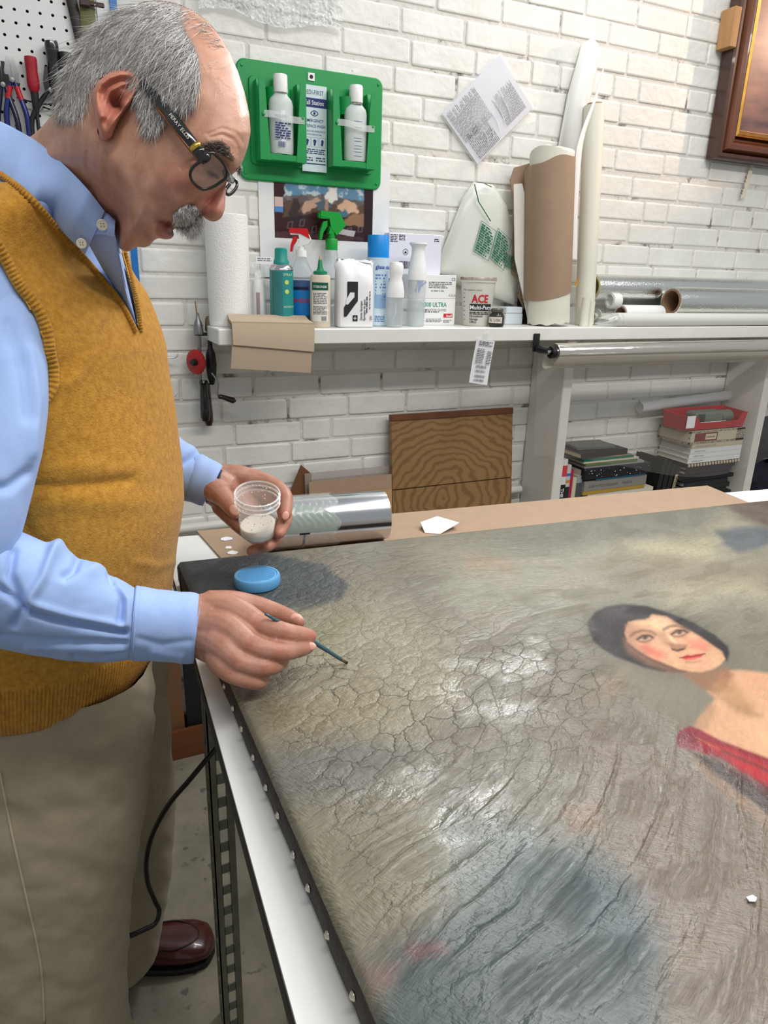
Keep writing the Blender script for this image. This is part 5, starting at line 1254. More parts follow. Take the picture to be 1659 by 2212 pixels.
# printed plastic bag leaning on the wall
Yb = 2.010
poly = [(938, 588), (1000, 428), (1022, 394), (1064, 398), (1092, 440), (1112, 520), (1118, 600), (1110, 660), (1060, 640), (985, 615)]
pw = np.array([ony(x, y, Yb) for x, y in poly]); c = pw.mean(0)
t = thing('printed_plastic_bag', 'flat white plastic bag with green warning print propped against the wall', 'bag', (c[0], Yb, TOPZ))
mb = MB(); K = len(pw); R = []
for s_, dy in ((1.0, .0), (.97, -.010), (.8, -.018), (.45, -.021), (.05, -.022)): R.append([tuple(c + (q - c) * s_ + np.array([0, dy + .004 * math.sin(i * 2.3 + s_ * 6), 0])) for i, q in enumerate(pw)])
mb.loft([[tuple(c + (q - c) * .99 + np.array([0, .006, 0])) for q in pw]] + R)
obj('bag_body', mb, mat('translucent_bag', (216, 218, 208), .28, bump=.3, bscale=40), t, True, smooth=60)
def onbag(px, py): return ony(px, py, Yb - .0285)
g = MB()
for (x0_, y0_), (x1_, y1_), (x2_, y2_), n in (((1040, 476), (1073, 500), (1022, 542), 6), ((1076, 492), (1106, 520), (1058, 558), 6), ((1090, 545), (1112, 556), (1090, 575), 4)):
    o_ = onbag(x0_, y0_); e1 = onbag(x1_, y1_) - o_; e2 = onbag(x2_, y2_) - o_
    l1, l2 = np.linalg.norm(e1), np.linalg.norm(e2); e1 /= l1; e2 /= l2
    textlines(g, l1 * .08, l1 * .92, l2 * .05, l2 * .95, n * 2, o_, e1, e2, 0, n + 3, fill=.7)
    for a_ in ((0, l1, 0, .0015), (0, l1, l2 - .0015, l2), (0, .0015, 0, l2), (l1 - .0015, l1, 0, l2)): rect(g, *a_, o_, e1, e2, 0)
obj('warning_print', g, mat('green_ink', (24, 110, 74), .5), t, True, smooth=0).__setitem__('kind', 'stuff')
obj('green_seal', MB().tube([onbag(1025, 398) , onbag(1034, 436), onbag(1060, 478)], .0028, 6, flat=.3), mat('green_ink', (24, 110, 74), .5), t, True)
obj('green_tie', MB().tube([onbag(1046, 396), onbag(1062, 404)], .0028, 6, flat=.3), mat('green_ink', (24, 110, 74), .5), t, True)
# cardboard offcut and white paper left of the big roll
poly = [(1103, 388), (1112, 362), (1146, 352), (1150, 640), (1132, 668), (1120, 640), (1128, 612), (1106, 590), (1110, 450)]
pw = np.array([ony(x, y, 1.984) for x, y in poly])
solo('cardboard_offcut', MB().loft([[tuple(q + np.array([0, d_, 0])) for q in pw] for d_ in (0, .005)]), M_KRAFT, 'torn brown cardboard offcut standing left of the brown wrapped roll', 'cardboard', (pw[:, 0].mean(), 1.992, TOPZ), world=True, smooth=0)
poly = [(1110, 398), (1128, 396), (1134, 420), (1150, 470), (1150, 690), (1142, 700), (1130, 640), (1112, 560)]
pw = np.array([ony(x, y, 1.954) for x, y in poly])
solo('white_paper_offcut', MB().loft([[tuple(q + np.array([0, d_, 0])) for q in pw] for d_ in (0, .002)]), mat('offcut_paper', (222, 220, 212), .7), 'torn white paper sheet against the left side of the brown wrapped roll', 'paper', (pw[:, 0].mean(), 1.98, TOPZ), world=True, smooth=0)
poly = [(1122, 560), (1134, 556), (1140, 600), (1137, 650), (1124, 640), (1130, 612)]
# big roll wrapped in brown card
Y = 1.912; X = SX(1194, 600, Y); ztop = ony(1194, 330, Y)[2]
t = thing('wrapped_roll', 'large white canvas roll wrapped in brown cardboard standing on the shelf', 'roll', (X, Y, TOPZ + .0066), ry=-.095)
Hh = ztop - TOPZ; r = .0675
m = MB().lathe([(.03, .0), (r * .99, 0), (r * 1.0, .01), (r * .985, .09), (r * .985, Hh), (r * .5, Hh + .004), (.03, Hh)], 40, cap0=False, cap1=False)
m.xf(lambda v: v + np.stack([np.zeros(len(v)), np.zeros(len(v)), np.where(v[:, 2] > Hh - .01, .012 * np.sin(np.arctan2(v[:, 1], v[:, 0]) * 2 + .6), np.where(v[:, 2] < .005, 0.003 + .003 * np.sin(np.arctan2(v[:, 1], v[:, 0]) * 9), 0))], 1))
obj('canvas_roll', m, mat('canvas_white', (224, 221, 206), .75, bump=.4, bscale=50), t)
def card(u, v):
    a = math.radians(-215 + 262 * u); z0_ = .088 - .026 * math.sin(u * 3.1) * 0 + .012 * math.cos(a); z1_ = Hh - .048 + .030 * math.sin(u * 2.6) + .004 * math.sin(u * 19)
    rr = r * 1.005 + .0015 + (.012 * (1 - u / .12) if u < .12 else 0)
    return (rr * math.cos(a), rr * math.sin(a), z0_ + (z1_ - z0_) * v)
obj('cardboard_wrap', MB().grid(card, 40, 10, .002, (0, -.5, 0)), M_KRAFT, t)
# leaning white tubes and sheets
def leaning(name, p0, p1, Y0, Y1, r, m, lb, hollow=True, cat='roll'):
    a = ony(*p0, Y0); b = ony(*p1, Y1); ax = b - a; L = np.linalg.norm(ax)
    t = thing(name, lb, cat, tuple(a)); z = ax / L; x = np.cross((0, 1, 0), z); x /= np.linalg.norm(x); y = np.cross(z, x)
    def tr(v): return a + v[:, :1] * x + v[:, 1:2] * y + v[:, 2:] * z
    pr = [(r * .6, 0), (r, 0), (r, L), (r * .72, L), (r * .72, L - .05), (r * .6, 0)]
    obj('tube', MB().lathe(pr, 28, cap0=False, cap1=False).xf(tr), m, t, True)
    return t, tr, L
M_VEL = mat('vellum_white', (226, 224, 208), .5, noise=.04, nscale=8); M_VEL2 = mat('tissue_white', (232, 232, 228), .45)
t, tr, L = leaning('paper_tube', (1262, 700), (1284, 228), 1.935, 1.955, .0315, M_VEL, 'tall cream paper tube leaning on the wall behind the brown wrapped roll')
obj('core', MB().lathe([(.0205, L - .035), (.0224, L - .035), (.0224, L + .006), (.0205, L + .006)], 20, cap0=False, cap1=False).xf(tr), M_KRAFT, t, True)
poly = [(1208, 330), (1232, 200), (1262, 95), (1276, 84), (1290, 96), (1292, 130), (1282, 180), (1262, 260), (1240, 345)]
pw = np.array([ony(x, y, 2.0) for x, y in poly]); c = pw.mean(0)
solo('tissue_roll', MB().loft([[tuple(q + np.array([0, .012, 0])) for q in pw], [tuple(c + (q - c) * 1.0 + np.array([0, -.004, 0])) for q in pw], [tuple(c + (q - c) * np.array([.62, 1, .97]) + np.array([0, -.018, 0])) for q in pw], [tuple(c + (q - c) * np.array([.2, 1, .93]) + np.array([0, -.022, 0])) for q in pw]]), M_VEL2, 'tall crinkled white tissue roll rising highest behind the brown wrapped roll', 'roll', (c[0], 2.0, TOPZ), world=True, smooth=60)
pts = [ony(1306, 140, 1.918), ony(1290, 210, 1.91), ony(1262, 300, 1.905), ony(1250, 420, 1.9), ony(1246, 560, 1.9)]
P = curve(pts, 24)
solo('curled_sheet', MB().grid(lambda u, v: tuple(P[int(v * 23)] + np.array([-.022 * u * (.15 + .85 * min(1, v * 2.2)), -.004 * math.sin(u * 3), 0])), 6, 24, .0008, (0, -1, 0)), M_VEL2, 'curling white sheet edge in front of the tall tissue roll', 'paper', (pts[-1][0], 1.96, TOPZ), world=True, smooth=60)
for i, (px, py, h_, r_, lb) in enumerate(((1262, 704, .09, .014, 'short cream paper roll standing beside the foot of the wrapped roll'), (1275, 702, .078, .010, 'thinner short white paper roll at the foot of the wrapped roll'))):
    a = onz(px, py, TOPZ); Y_ = 1.872 + .004 * i; X_ = SX(px, 690, Y_)
    solo('short_roll', MB().lathe([(r_ * .7, 0), (r_, 0), (r_, h_), (r_ * .75, h_), (r_ * .7, 0)], 18, cap0=False, cap1=False), M_VEL, lb, 'roll', (X_, Y_, TOPZ), group='short paper rolls')
poly = [(1243, 618), (1264, 535), (1267, 560), (1260, 618)]
pw = np.array([ony(x, y, 1.945) for x, y in poly])
solo('yellow_envelope', MB().loft([[tuple(q + np.array([0, d_, 0])) for q in pw] for d_ in (0, .003)]), mat('amber_card', (226, 160, 34), .5), 'narrow wedge of yellow card between wrapped roll and foil roll', 'card', (pw[:, 0].mean(), 1.945, pw[:, 2].min()), world=True, smooth=0)

# foil and film rolls lying on the shelf
def foil_mat():
    m = bpy.data.materials.new('crinkled_foil'); m.use_nodes = True; nt = m.node_tree; b = nt.nodes['Principled BSDF']
    b.inputs['Base Color'].default_value = (*lin((236, 238, 234)), 1); b.inputs['Metallic'].default_value = 1; b.inputs['Roughness'].default_value = .20
    geo = nd(nt, 'ShaderNodeNewGeometry'); mp = nd(nt, 'ShaderNodeMapping'); mp.inputs['Scale'].default_value = (1, 2.2, 2.2); nt.links.new(geo.outputs['Position'], mp.inputs['Vector'])
    n = nd(nt, 'ShaderNodeTexVoronoi', Scale=170.0); nt.links.new(mp.outputs['Vector'], n.inputs['Vector'])
    bp = nd(nt, 'ShaderNodeBump', Strength=.22, Distance=.003); nt.links.new(n.outputs['Distance'], bp.inputs['Height']); nt.links.new(bp.outputs['Normal'], b.inputs['Normal']); return m
M_FOIL = foil_mat()
def hroll(name, X0, X1, Y, Z, r, m, core, lb, cat='roll', inner=.6):
    t = thing(name, lb, cat, (X0, Y, Z - r))
    obj('roll', MB().lathe([(r * inner, X0 + .0005), (r * .985, X0), (r, X0 + .003), (r, X1), (r * inner, X1)], 40, (0, Y, Z), cap0=False, cap1=False, axis='x'), m, t, True)
    obj('core', MB().lathe([(r * inner, X0 - .001), (r * inner * .84, X0 - .001), (r * inner * .84, X1), (r * inner, X1), (r * inner, X0 - .001)], 32, (0, Y, Z), cap0=False, cap1=False, axis='x'), core, t, True)
    return t
M_CORE = mat('core_board', (142, 112, 84), .8, noise=.2, nscale=30)
M_CORE2 = mat('core_pale', (196, 186, 140), .8)
X0 = SX(1284, 600, 1.98); Zc = 1.434
hroll('foil_roll', X0, 3.2, 1.9845, Zc, .0425, M_FOIL, M_CORE2, 'rear crinkled silver foil roll lying along the shelf against the wall', inner=.9)
X0 = SX(1452, 635, 1.90); Zc = 1.3930
hroll('foil_roll', X0, 3.2, 1.90, Zc, .0495, M_FOIL, M_CORE, 'front crinkled silver foil roll with open brown core facing left', inner=.86)
X0 = SX(1345, 645, 1.945); Zc = 1.3455
hroll('white_roll', X0, SX(1452, 635, 1.90) - .002, 1.945, Zc, .0330, M_WPL, M_CORE, 'short white film roll with brown core beside the front foil roll', inner=.8)
X0 = SX(1322, 650, 1.945); Zc = ony(1322, 650, 1.945)[2]
hroll('small_white_roll', X0, X0 + .034, 1.955, Zc, .026, M_VEL2, M_VEL2, 'small white roll tucked behind the short white film roll', inner=.8)
X0 = SX(1322, 692, 1.872); Zc = SZ + .0225
t = hroll('wrapped_film_roll', X0, 3.2, 1.857, Zc, .022, mat('milky_film', (216, 216, 208), .22, bump=.3, bscale=18), mat('milky_film', (216, 216, 208), .22), 'white roll sealed in clear plastic along the front edge of the shelf', inner=.5)
obj('plastic_wrap_end', MB().loft([[(X0 - .055 + .02 * math.sin(3 * a), 1.857 + .014 * math.cos(a), SZ + .015 + .012 * math.sin(a)) for a in np.linspace(0, 6.28, 22, endpoint=False)], [(X0 - .02, 1.857 + .02 * math.cos(a) * (1 + .1 * math.sin(6 * a)), SZ + .0225 + .02 * math.sin(a)) for a in np.linspace(0, 6.28, 22, endpoint=False)], [(X0 + .02, 1.857 + .0224 * math.cos(a), SZ + .0229 + .0224 * math.sin(a)) for a in np.linspace(0, 6.28, 22, endpoint=False)]], True, False, False), mat('crinkled_clear_wrap', (228, 232, 226), .12, alpha=.45, spec=.9), t, True)
X0 = SX(1282, 680, 1.93); Zc = ony(1290, 678, 1.93)[2]
t = thing('tape_spool', 'grey plastic spool end beside the plastic sealed roll', 'spool', (X0, 1.93, TOPZ))
obj('flange', MB().lathe([(.0001, 0), (.026, 0), (.026, .003), (.0001, .003)], 24, (X0 + .012, 1.93, SZ + .027), axis='x').xf(lambda v: v), mat('grey_translucent', (176, 178, 168), .4), t, True)
obj('hub', MB().lathe([(.008, -.012), (.012, -.012), (.012, .05), (.008, .05)], 18, (X0 + .012, 1.93, SZ + .027), cap0=False, cap1=False, axis='x'), mat('grey_translucent', (176, 178, 168), .4), t, True)

# folded brown paper towels over the shelf edge
t = thing('folded_paper_towels', 'stack of folded brown paper towels hanging over the front edge of the shelf', 'paper towels', (SX(588, 710, 1.82), SF, TOPZ))
q0, q1, q2, q3 = ony(488, 672, 1.86), ony(660, 678, 1.86), ony(678, 714, 1.80), ony(500, 706, 1.80)
def quad(a, b, c, d, th, bow=0.0):
    a, b, c, d = map(np.asarray, (a, b, c, d)); n = np.cross(b - a, d - a); n /= np.linalg.norm(n)
    return MB().grid(lambda u, v: tuple((a * (1 - u) + b * u) * (1 - v) + (d * (1 - u) + c * u) * v + n * bow * math.sin(math.pi * v)), 8, 8, th, tuple(n))
ZL = TOPZ
A = [np.array((SX(492, 690, 1.90), 1.905, ZL + .028)), np.array((SX(660, 690, 1.90), 1.905, ZL + .024)), np.array((SX(678, 716, 1.818), 1.818, ZL + .010)), np.array((SX(500, 708, 1.818), 1.818, ZL + .014))]
obj('top_fold', quad(A[0], A[1], A[2], A[3], .006, .003), M_KRAFT2, t, True)
obj('under_fold', quad(A[0] - [0, 0, .014], A[1] - [0, 0, .012], A[2] + [0, .012, -.008], A[3] + [0, .012, -.011], .005, .0), M_KRAFT2, t, True)
b2 = ony(677, 760, 1.81); b3 = ony(503, 745, 1.81)
obj('hanging_fold', quad(A[3] + [0, -.001, .002], A[2] + [0, -.001, .002], b2, b3, .005, -.002), M_KRAFT2, t, True)
c2 = ony(670, 805, 1.822); c3 = ony(498, 795, 1.822)
obj('lower_fold', quad(b3 + [-.0005, .004, .012], b2 + [-.004, .004, .012], c2, c3, .004, -.001), M_KRAFT2, t, True)
# receipt taped to the shelf edge
pts = [ony(1030, 731, 1.829), ony(1069, 737, 1.829), ony(1052, 832, 1.836), ony(1013, 826, 1.836)]
t = thing('receipt', 'white printed receipt strip taped under the shelf edge', 'receipt', tuple(pts[3]))
obj('slip', quad(*pts, .0006, .002), M_PAPER, t, True)
e1 = pts[1] - pts[0]; e2 = pts[0] - pts[3]; l1, l2 = np.linalg.norm(e1), np.linalg.norm(e2); e1 /= l1; e2 /= l2; O = pts[3] + np.array([0, -.0035, 0])
m = MB(); textlines(m, l1 * .15, l1 * .9, l2 * .86, l2 * .97, 3, O, e1, e2, 0, 3); textlines(m, l1 * .12, l1 * .55, l2 * .46, l2 * .80, 9, O, e1, e2, 0, 4); textlines(m, l1 * .68, l1 * .95, l2 * .46, l2 * .76, 8, O, e1, e2, 0, 5)
for a_, b_ in ((.36, .42), (.26, .31), (.14, .20), (.05, .10)): barcode(m, l1 * .2, l1 * .75, l2 * a_, l2 * b_, O, e1, e2, 0, int(a_ * 100))
obj('receipt_print', m, M_GREYINK, t, True, smooth=0).__setitem__('kind', 'stuff')
a = ony(1050, 728, 1.8285); obj('tape', MB().box(a[0] - .009, a[0] + .009, 1.8275, 1.829, a[2] - .016, a[2] + .012), M_TAPE, t, True, smooth=0)

# film roll on a rod hung in front of the shelf
def film():
    a = ony(1186, 760, 1.775); Z = a[2] - .0; Y = 1.775; xl = SX(1192, 765, Y)
    t = thing('film_roll', 'clear plastic film roll on a chrome rod below the shelf edge, film hanging down', 'film roll', (xl, Y, Z))
    b = ony(1157, 740, SF)
    obj('bracket_plate', MB().box(b[0] - .012, b[0] + .012, SF - .006, SF - .0005, b[2] - .028, b[2] + .028, .002), M_BLACKP, t, True)
    obj('bracket_arm', MB().lathe([(.012, 1.82), (.012, 1.80), (.010, 1.785), (.010, Y - .008)][::-1], 16, (b[0] + .004, 0, Z + .004), axis='y'), M_BLACKP, t, True)
    obj('rod', MB().tube([(b[0], Y, Z), (3.2, Y, Z)], .0095, 16), M_CHROME, t, True)
    c = SX(1192, 760, Y); obj('end_clip', MB().lathe([(.012, c - .006), (.018, c - .006), (.018, c + .006), (.012, c + .006), (.012, c - .006)], 20, (0, Y, Z - .002), cap0=False, cap1=False, axis='x'), M_BLACKP, t, True)
    MF = bpy.data.materials.new('clear_film'); MF.use_nodes = True; bb = MF.node_tree.nodes['Principled BSDF']
    bb.inputs['Base Color'].default_value = (*lin((206, 202, 192)), 1); bb.inputs['Metallic'].default_value = .75; bb.inputs['Roughness'].default_value = .16
    nn = nd(MF.node_tree, 'ShaderNodeTexNoise', Scale=3.0, Detail=4.0); ge = nd(MF.node_tree, 'ShaderNodeNewGeometry'); mp = nd(MF.node_tree, 'ShaderNodeMapping'); mp.inputs['Scale'].default_value = (.7, 12, 12)
    MF.node_tree.links.new(ge.outputs['Position'], mp.inputs['Vector']); MF.node_tree.links.new(mp.outputs['Vector'], nn.inputs['Vector'])
    bp = nd(MF.node_tree, 'ShaderNodeBump', Strength=.4, Distance=.01); MF.node_tree.links.new(nn.outputs['Fac'], bp.inputs['Height']); MF.node_tree.links.new(bp.outputs['Normal'], bb.inputs['Normal'])
    obj('wound_film', MB().lathe([(.012, xl + .012), (.026, xl + .010), (.0275, xl + .014), (.0285, 3.2)], 40, (0, Y, Z - .002), cap0=False, cap1=False, axis='x'), MF, t, True)
    # loose sag of film under the roll and the hanging sheet
    def sag(u, v):
        x = xl - .025 + .03 * v + (3.2 - xl) * u; th = math.pi * (.5 + 1.05 * v)
        return (x, Y - .001 + .034 * math.cos(th), Z - .018 + .036 * math.sin(th) - .012 * (1 - u) * 0)
    obj('loose_wrap', MB().grid(lambda u, v: (xl - .02 * math.sin(v * 3.1) + (3.2 - xl) * u, Y + .034 * math.cos(math.pi * (1.0 + v)), Z - .012 + .040 * math.sin(math.pi * (1.0 + v))), 60, 14), mat('loose_clear_film', (206, 200, 188), .1, alpha=.55, metal=.3, spec=1.0), t, True)
    MS = mat('hanging_clear_film', (196, 190, 182), .08, alpha=.10, spec=1.0)
    def sheet(u, v):
        return (xl - .028 + .02 * v + (3.2 - xl) * u, Y + .03 + .012 * math.sin(u * 9) * v, Z - .02 - (.30 + .16 * math.exp(-((u - .45) / .3) ** 2)) * v)
    obj('hanging_film', MB().grid(sheet, 60, 14), MS, t, True)
film()
# ================================================================== books and bin under the shelf
M_PAGES = mat('book_pages', (206, 198, 180), .85, noise=.12, nscale=200, stretch=(1, 1, 20))
def cover(c, r=.5): return mat('cover_%d_%d_%d' % tuple(c), c, r)
def flat_book(x0, x1, z0, z1, c, lb, spine=None, y0=1.862, y1=2.018, rz=0.0, pages=None, cat='book', soft=False):
    """book lying flat, spine to the viewer"""
    t = thing('flat_book', lb, cat, ((x0 + x1) / 2, y0, z0), rz=rz, group='books stacked under the shelf')
    w = (x1 - x0) / 2; d = y1 - y0; h = z1 - z0; th = min(.0022, h * .28)
    m = MB().box(-w, w, 0, d, 0, th).join(MB().box(-w, w, 0, d, h - th, h)).join(MB().box(-w, w, 0, th * 1.2, th * .9, h - th * .9))
    obj('cover', m, cover(c), t, smooth=0)
    obj('pages', MB().box(-w + .003, w - .003, th * 1.3, d - .003, th * 1.001, h - th * 1.001), pages or M_PAGES, t, smooth=0)
    if spine:
        s = MB(); write(s, spine[0], h * .5, (-w * .85, 0, h * .32), UX, UZ, sx=spine[2] if len(spine) > 2 else .9); obj('spine_lettering', s, spine[1], t, smooth=0)
    return t
X0 = 1.668
stackL = [ # x0, x1, thickness, colour, label, spine
    (1.672, 1.965, .022, (196, 190, 168), 'thick cream paperback at the bottom of the left book stack', None),
    (1.672, 1.972, .020, (190, 184, 164), 'cream volume second from the bottom of the left book stack', ('AUCTION CATALOGUE  PAINTINGS', M_GREYINK)),
    (1.668, 1.968, .022, (186, 182, 160), 'dull cream volume third from the bottom of the left book stack', None),
    (1.666, 1.975, .021, (200, 194, 172), 'cream volume with twin title lines in the left book stack', ('FOUR HUNDRED   AMERICAN PAINTINGS & DRAWINGS', M_GREYINK, .62)),
    (1.670, 1.978, .021, (204, 198, 178), 'upper cream volume with black title in the left book stack', ('FINE PRINTS      EUROPEAN PAINTINGS OF THE CENTURY', M_INK, .58)),
    (1.672, 1.986, .014, (208, 204, 190), 'thin pale volume under the yellow book', None),
    (1.648, 1.938, .012, (176, 140, 54), 'thin mustard yellow book below the grey book', None),
    (1.652, 1.945, .037, (134, 130, 124), 'grey hardback with faint title below the speckled binder', ('Guide to Picture Restoration      Handbook', mat('dim_title', (96, 92, 88), .7), .62)),
    (1.700, 1.935, .006, (30, 84, 110), 'thin dark blue booklet under the speckled binder', None),
]
z = .6006
for x0, x1, h, c, lb, sp in stackL:
    flat_book(x0, x1, z, z + h, c, lb, sp, y0=1.862 + .004 * rnd.random()); z += h + .0007
zb = z
t = thing('speckled_binder', 'black binder with white star speckles in the left stack of books', 'binder', (1.80, 1.858, zb), group='books stacked under the shelf')
obj('cover', MB().box(-.158, .158, 0, .15, 0, .040, .004), mat('star_black', (20, 20, 26), .4), t)
m = MB(); r = random.Random(4)
for k in range(34):
    x, zz, s = r.uniform(-.15, .15), r.uniform(.005, .035), r.choice([.0008, .0012, .0022]); put(m, np.array([(x + s * math.cos(a), zz + s * math.sin(a), 0) for a in np.linspace(0, 6.28, 6, endpoint=False)]), [tuple(range(6))], (0, 0, 0), UX, UZ)
obj('star_specks', m, M_PAPER, t, smooth=0)['kind'] = 'stuff'
obj('left_pages', MB().box(-.1587, -.1580, .02, .14, .006, .034), M_PAGES, t, smooth=0)
z = zb + .0407
for x0, x1, h, c, lb in ((1.648, 1.925, .008, (150, 150, 146), 'thin grey pad on top of the speckled binder'), (1.650, 1.890, .009, (96, 118, 70), 'thin green booklet on the grey pad'),
                         (1.640, 1.895, .006, (206, 196, 170), 'thin cream booklet above the green booklet'), (1.640, 1.872, .007, (18, 104, 90), 'thin teal booklet below the black album'),
                         (1.635, 1.862, .005, (140, 128, 104), 'thin tan booklet under the black album')):
    flat_book(x0, x1, z, z + h, c, lb, None, y0=1.866 + .006 * rnd.random()); z += h + .0006
flat_book(1.622, 1.842, z, z + .020, (28, 26, 26), 'black album with yellowed pages near the top of the left stack', None, rz=.05, pages=mat('yellowed_pages', (206, 190, 160), .8), y0=1.868, y1=1.99); z += .0206
flat_book(1.640, 1.800, z, z + .009, (98, 98, 92), 'grey magazine lying on top of the left stack', None, rz=-.1, y0=1.90, y1=2.0)
def upright(x0, x1, h, c, lb, txt=None, bands=()):
    t = thing('upright_book', lb, 'book', ((x0 + x1) / 2, 1.872, .6006), group='upright books beside the shelf post')
    w = (x1 - x0) / 2; th = .0022
    obj('cover', MB().box(-w, -w + th, 0, .13, 0, h).join(MB().box(w - th, w, 0, .13, 0, h)).join(MB().box(-w + th * .8, w - th * .8, 0, th, 0, h)), cover(c), t, smooth=0)
    obj('pages', MB().box(-w + th * 1.01, w - th * 1.01, th * 1.01, .127, .003, h - .003), M_PAGES, t, smooth=0)
    for z0_, z1_, cc in bands:
        obj('spine_band', MB().box(-w, w, -.0006, -.0001, z0_, z1_), cover(cc), t, smooth=0)
    if txt:
        s = MB(); write(s, txt[0], w * 1.5, (-w * .55, -.0007, h - txt[2]), (0, 0, -1), UX, bold=.02); obj('spine_lettering', s, txt[1], t, smooth=0)
upright(1.537, 1.549, .225, (170, 172, 172), 'slim grey upright book against the shelf post', ('ART', M_INK, .05))
upright(1.5495, 1.574, .262, (214, 214, 214), 'white upright book with black band and THE HA lettering', ('THE HA', M_PAPER, .105), ((.05, .17, (20, 20, 22)), (.20, .24, (206, 60, 70))))
upright(1.5745, 1.592, .24, (196, 194, 186), 'upright book with blue and orange striped spine', None, ((.20, .21, (40, 110, 180)), (.175, .185, (196, 120, 60)), (.11, .16, (30, 34, 30)), (.08, .09, (40, 110, 180)), (.05, .06, (160, 60, 60))))
upright(1.5925, 1.604, .222, (176, 26, 78), 'thin magenta upright book beside the striped one', None)
upright(1.6045, 1.622, .192, (200, 194, 160), 'pale yellow upright booklet in the row beside the shelf post', None)
upright(1.6225, 1.648, .196, (150, 154, 160), 'grey upright tin with dark leaf ornament at the row end', None, ((.11, .17, (72, 76, 82)),))
# right stack
z = .6006
r = random.Random(9)
for k in range(11):
    h = r.uniform(.013, .019); x0 = 2.13 + r.uniform(-.02, .02); x1 = 2.40 + r.uniform(-.02, .025); c = (22 + r.randint(0, 8), 22 + r.randint(0, 6), 26 + (34 if k in (1, 2) else r.randint(0, 8)))
    flat_book(x0, x1, z, z + h, c, '%s black catalogue in the right book stack, counted from the bottom' % ('first second third fourth fifth sixth seventh eighth ninth tenth eleventh'.split()[k]), ('CATALOGUE', mat('dim_gold', (92, 84, 60), .6), .7) if k % 3 == 0 else None, y0=1.862 + r.uniform(0, .008)); z += h + .0006
t = thing('spiral_notebook', 'black notebook with cream spiral binding on the black catalogues', 'notebook', (2.285, 1.858, z), group='books stacked under the shelf')
obj('cover', MB().box(-.142, .142, .004, .15, 0, .015), mat('note_black', (26, 22, 20), .5), t, smooth=0)
for k in range(18):
    o = MB().box(-.138 + k * .0158, -.131 + k * .0158, -.001, .006, .003, .0135, .001); obj('spiral_ring', o, mat('cream_ring', (206, 190, 160), .5), t, smooth=0)
z += .0157
for k, (h, c, lb) in enumerate((((.019), (222, 222, 222), 'lowest of three white books in the right stack'), ((.018), (224, 224, 224), 'middle of three white books in the right stack'), ((.019), (220, 220, 222), 'uppermost of three white books in the right stack'), ((.017), (190, 180, 152), 'cream book just below the patterned box'))):
    flat_book(2.142 + .003 * k, 2.425, z, z + h, c, lb, ('collection of prints' if k < 3 else 'the Society for Conservation of Works', M_GREYINK, .8), y0=1.862); z += h + .0006
def patterned_box(z):
    t = thing('patterned_tray', 'open cardboard tray with dark printed border and red label on the white books', 'box', (2.275, 1.862, z))
    w, d, h = .150, .15, .052; th = .003
    MP = mat('tray_card', (190, 180, 156), .8)
    obj('tray_base', MB().box(-w, w, 0, d, 0, th), MP, t, smooth=0)
    for x0, x1, y0, y1 in ((-w, w, 0, th), (-w, w, d - th, d), (-w, -w + th, th, d - th), (w - th, w, th, d - th)): obj('tray_side', MB().box(x0, x1, y0, y1, th, h), MP, t, smooth=0)
    MD = mat('border_print', (64, 54, 42), .7, noise=.8, nscale=140, rgb2=(190, 180, 156))
    m = MB()
    for q in ((-w, w, .001, .009), (-w, w, h - .009, h - .001), (-w, -w + .012, .0, h), (w - .045, w, 0, h)): rect(m, *q, (0, 0, 0), UX, UZ)
    for q in ((0, d, .001, .009), (0, d, h - .009, h - .001), (0, .010, 0, h)): rect(m, *q, (-w, d, 0), (0, -1, 0), UZ)
    obj('printed_border', m, MD, t, smooth=0)['kind'] = 'stuff'
    m = MB(); rect(m, -.118, .002, .010, .042, (0, -.0003, 0), UX, UZ); L = obj('red_label', m, mat('label_maroon', (116, 32, 32), .6), t, smooth=0)
    m = MB(); rect(m, -.062, -.004, .015, .037, (0, -.0007, 0), UX, UZ); obj('label_panel', m, mat('label_buff', (206, 190, 160), .6), L, smooth=0)
    m = MB(); write(m, 'Charbonnel', .013, (-.059, -.0012, .022), UX, UZ, sx=.75); obj('label_lettering', m, M_INK, L, smooth=0)
    for k, (x, y, r_, ln, lb) in enumerate(((-.055, .06, .016, .07, 'leftmost cream wrapped bundle in the patterned box'), (.03, .055, .018, .08, 'middle cream wrapped bundle in the patterned box'), (.105, .06, .019, .038, 'rightmost short cream roll in the patterned box'))):
        o = MB().tube(curve([(x - ln / 2, y, 0), (x - ln / 4, y, .003), (x + ln / 4, y - .003, .002), (x + ln / 2, y, 0)], 10), [r_ * q for q in (.5, .85, 1, .95, 1, 1.02, .95, .9, .8, .45)], 12)
        solo('cloth_bundle', o, mat('cream_cloth', (200, 186, 162), .8, bump=.5, bscale=60), lb, 'bundle', (2.275, 1.862, z + .034), group='bundles in the patterned box')
    return z + .0525
z = patterned_box(z)
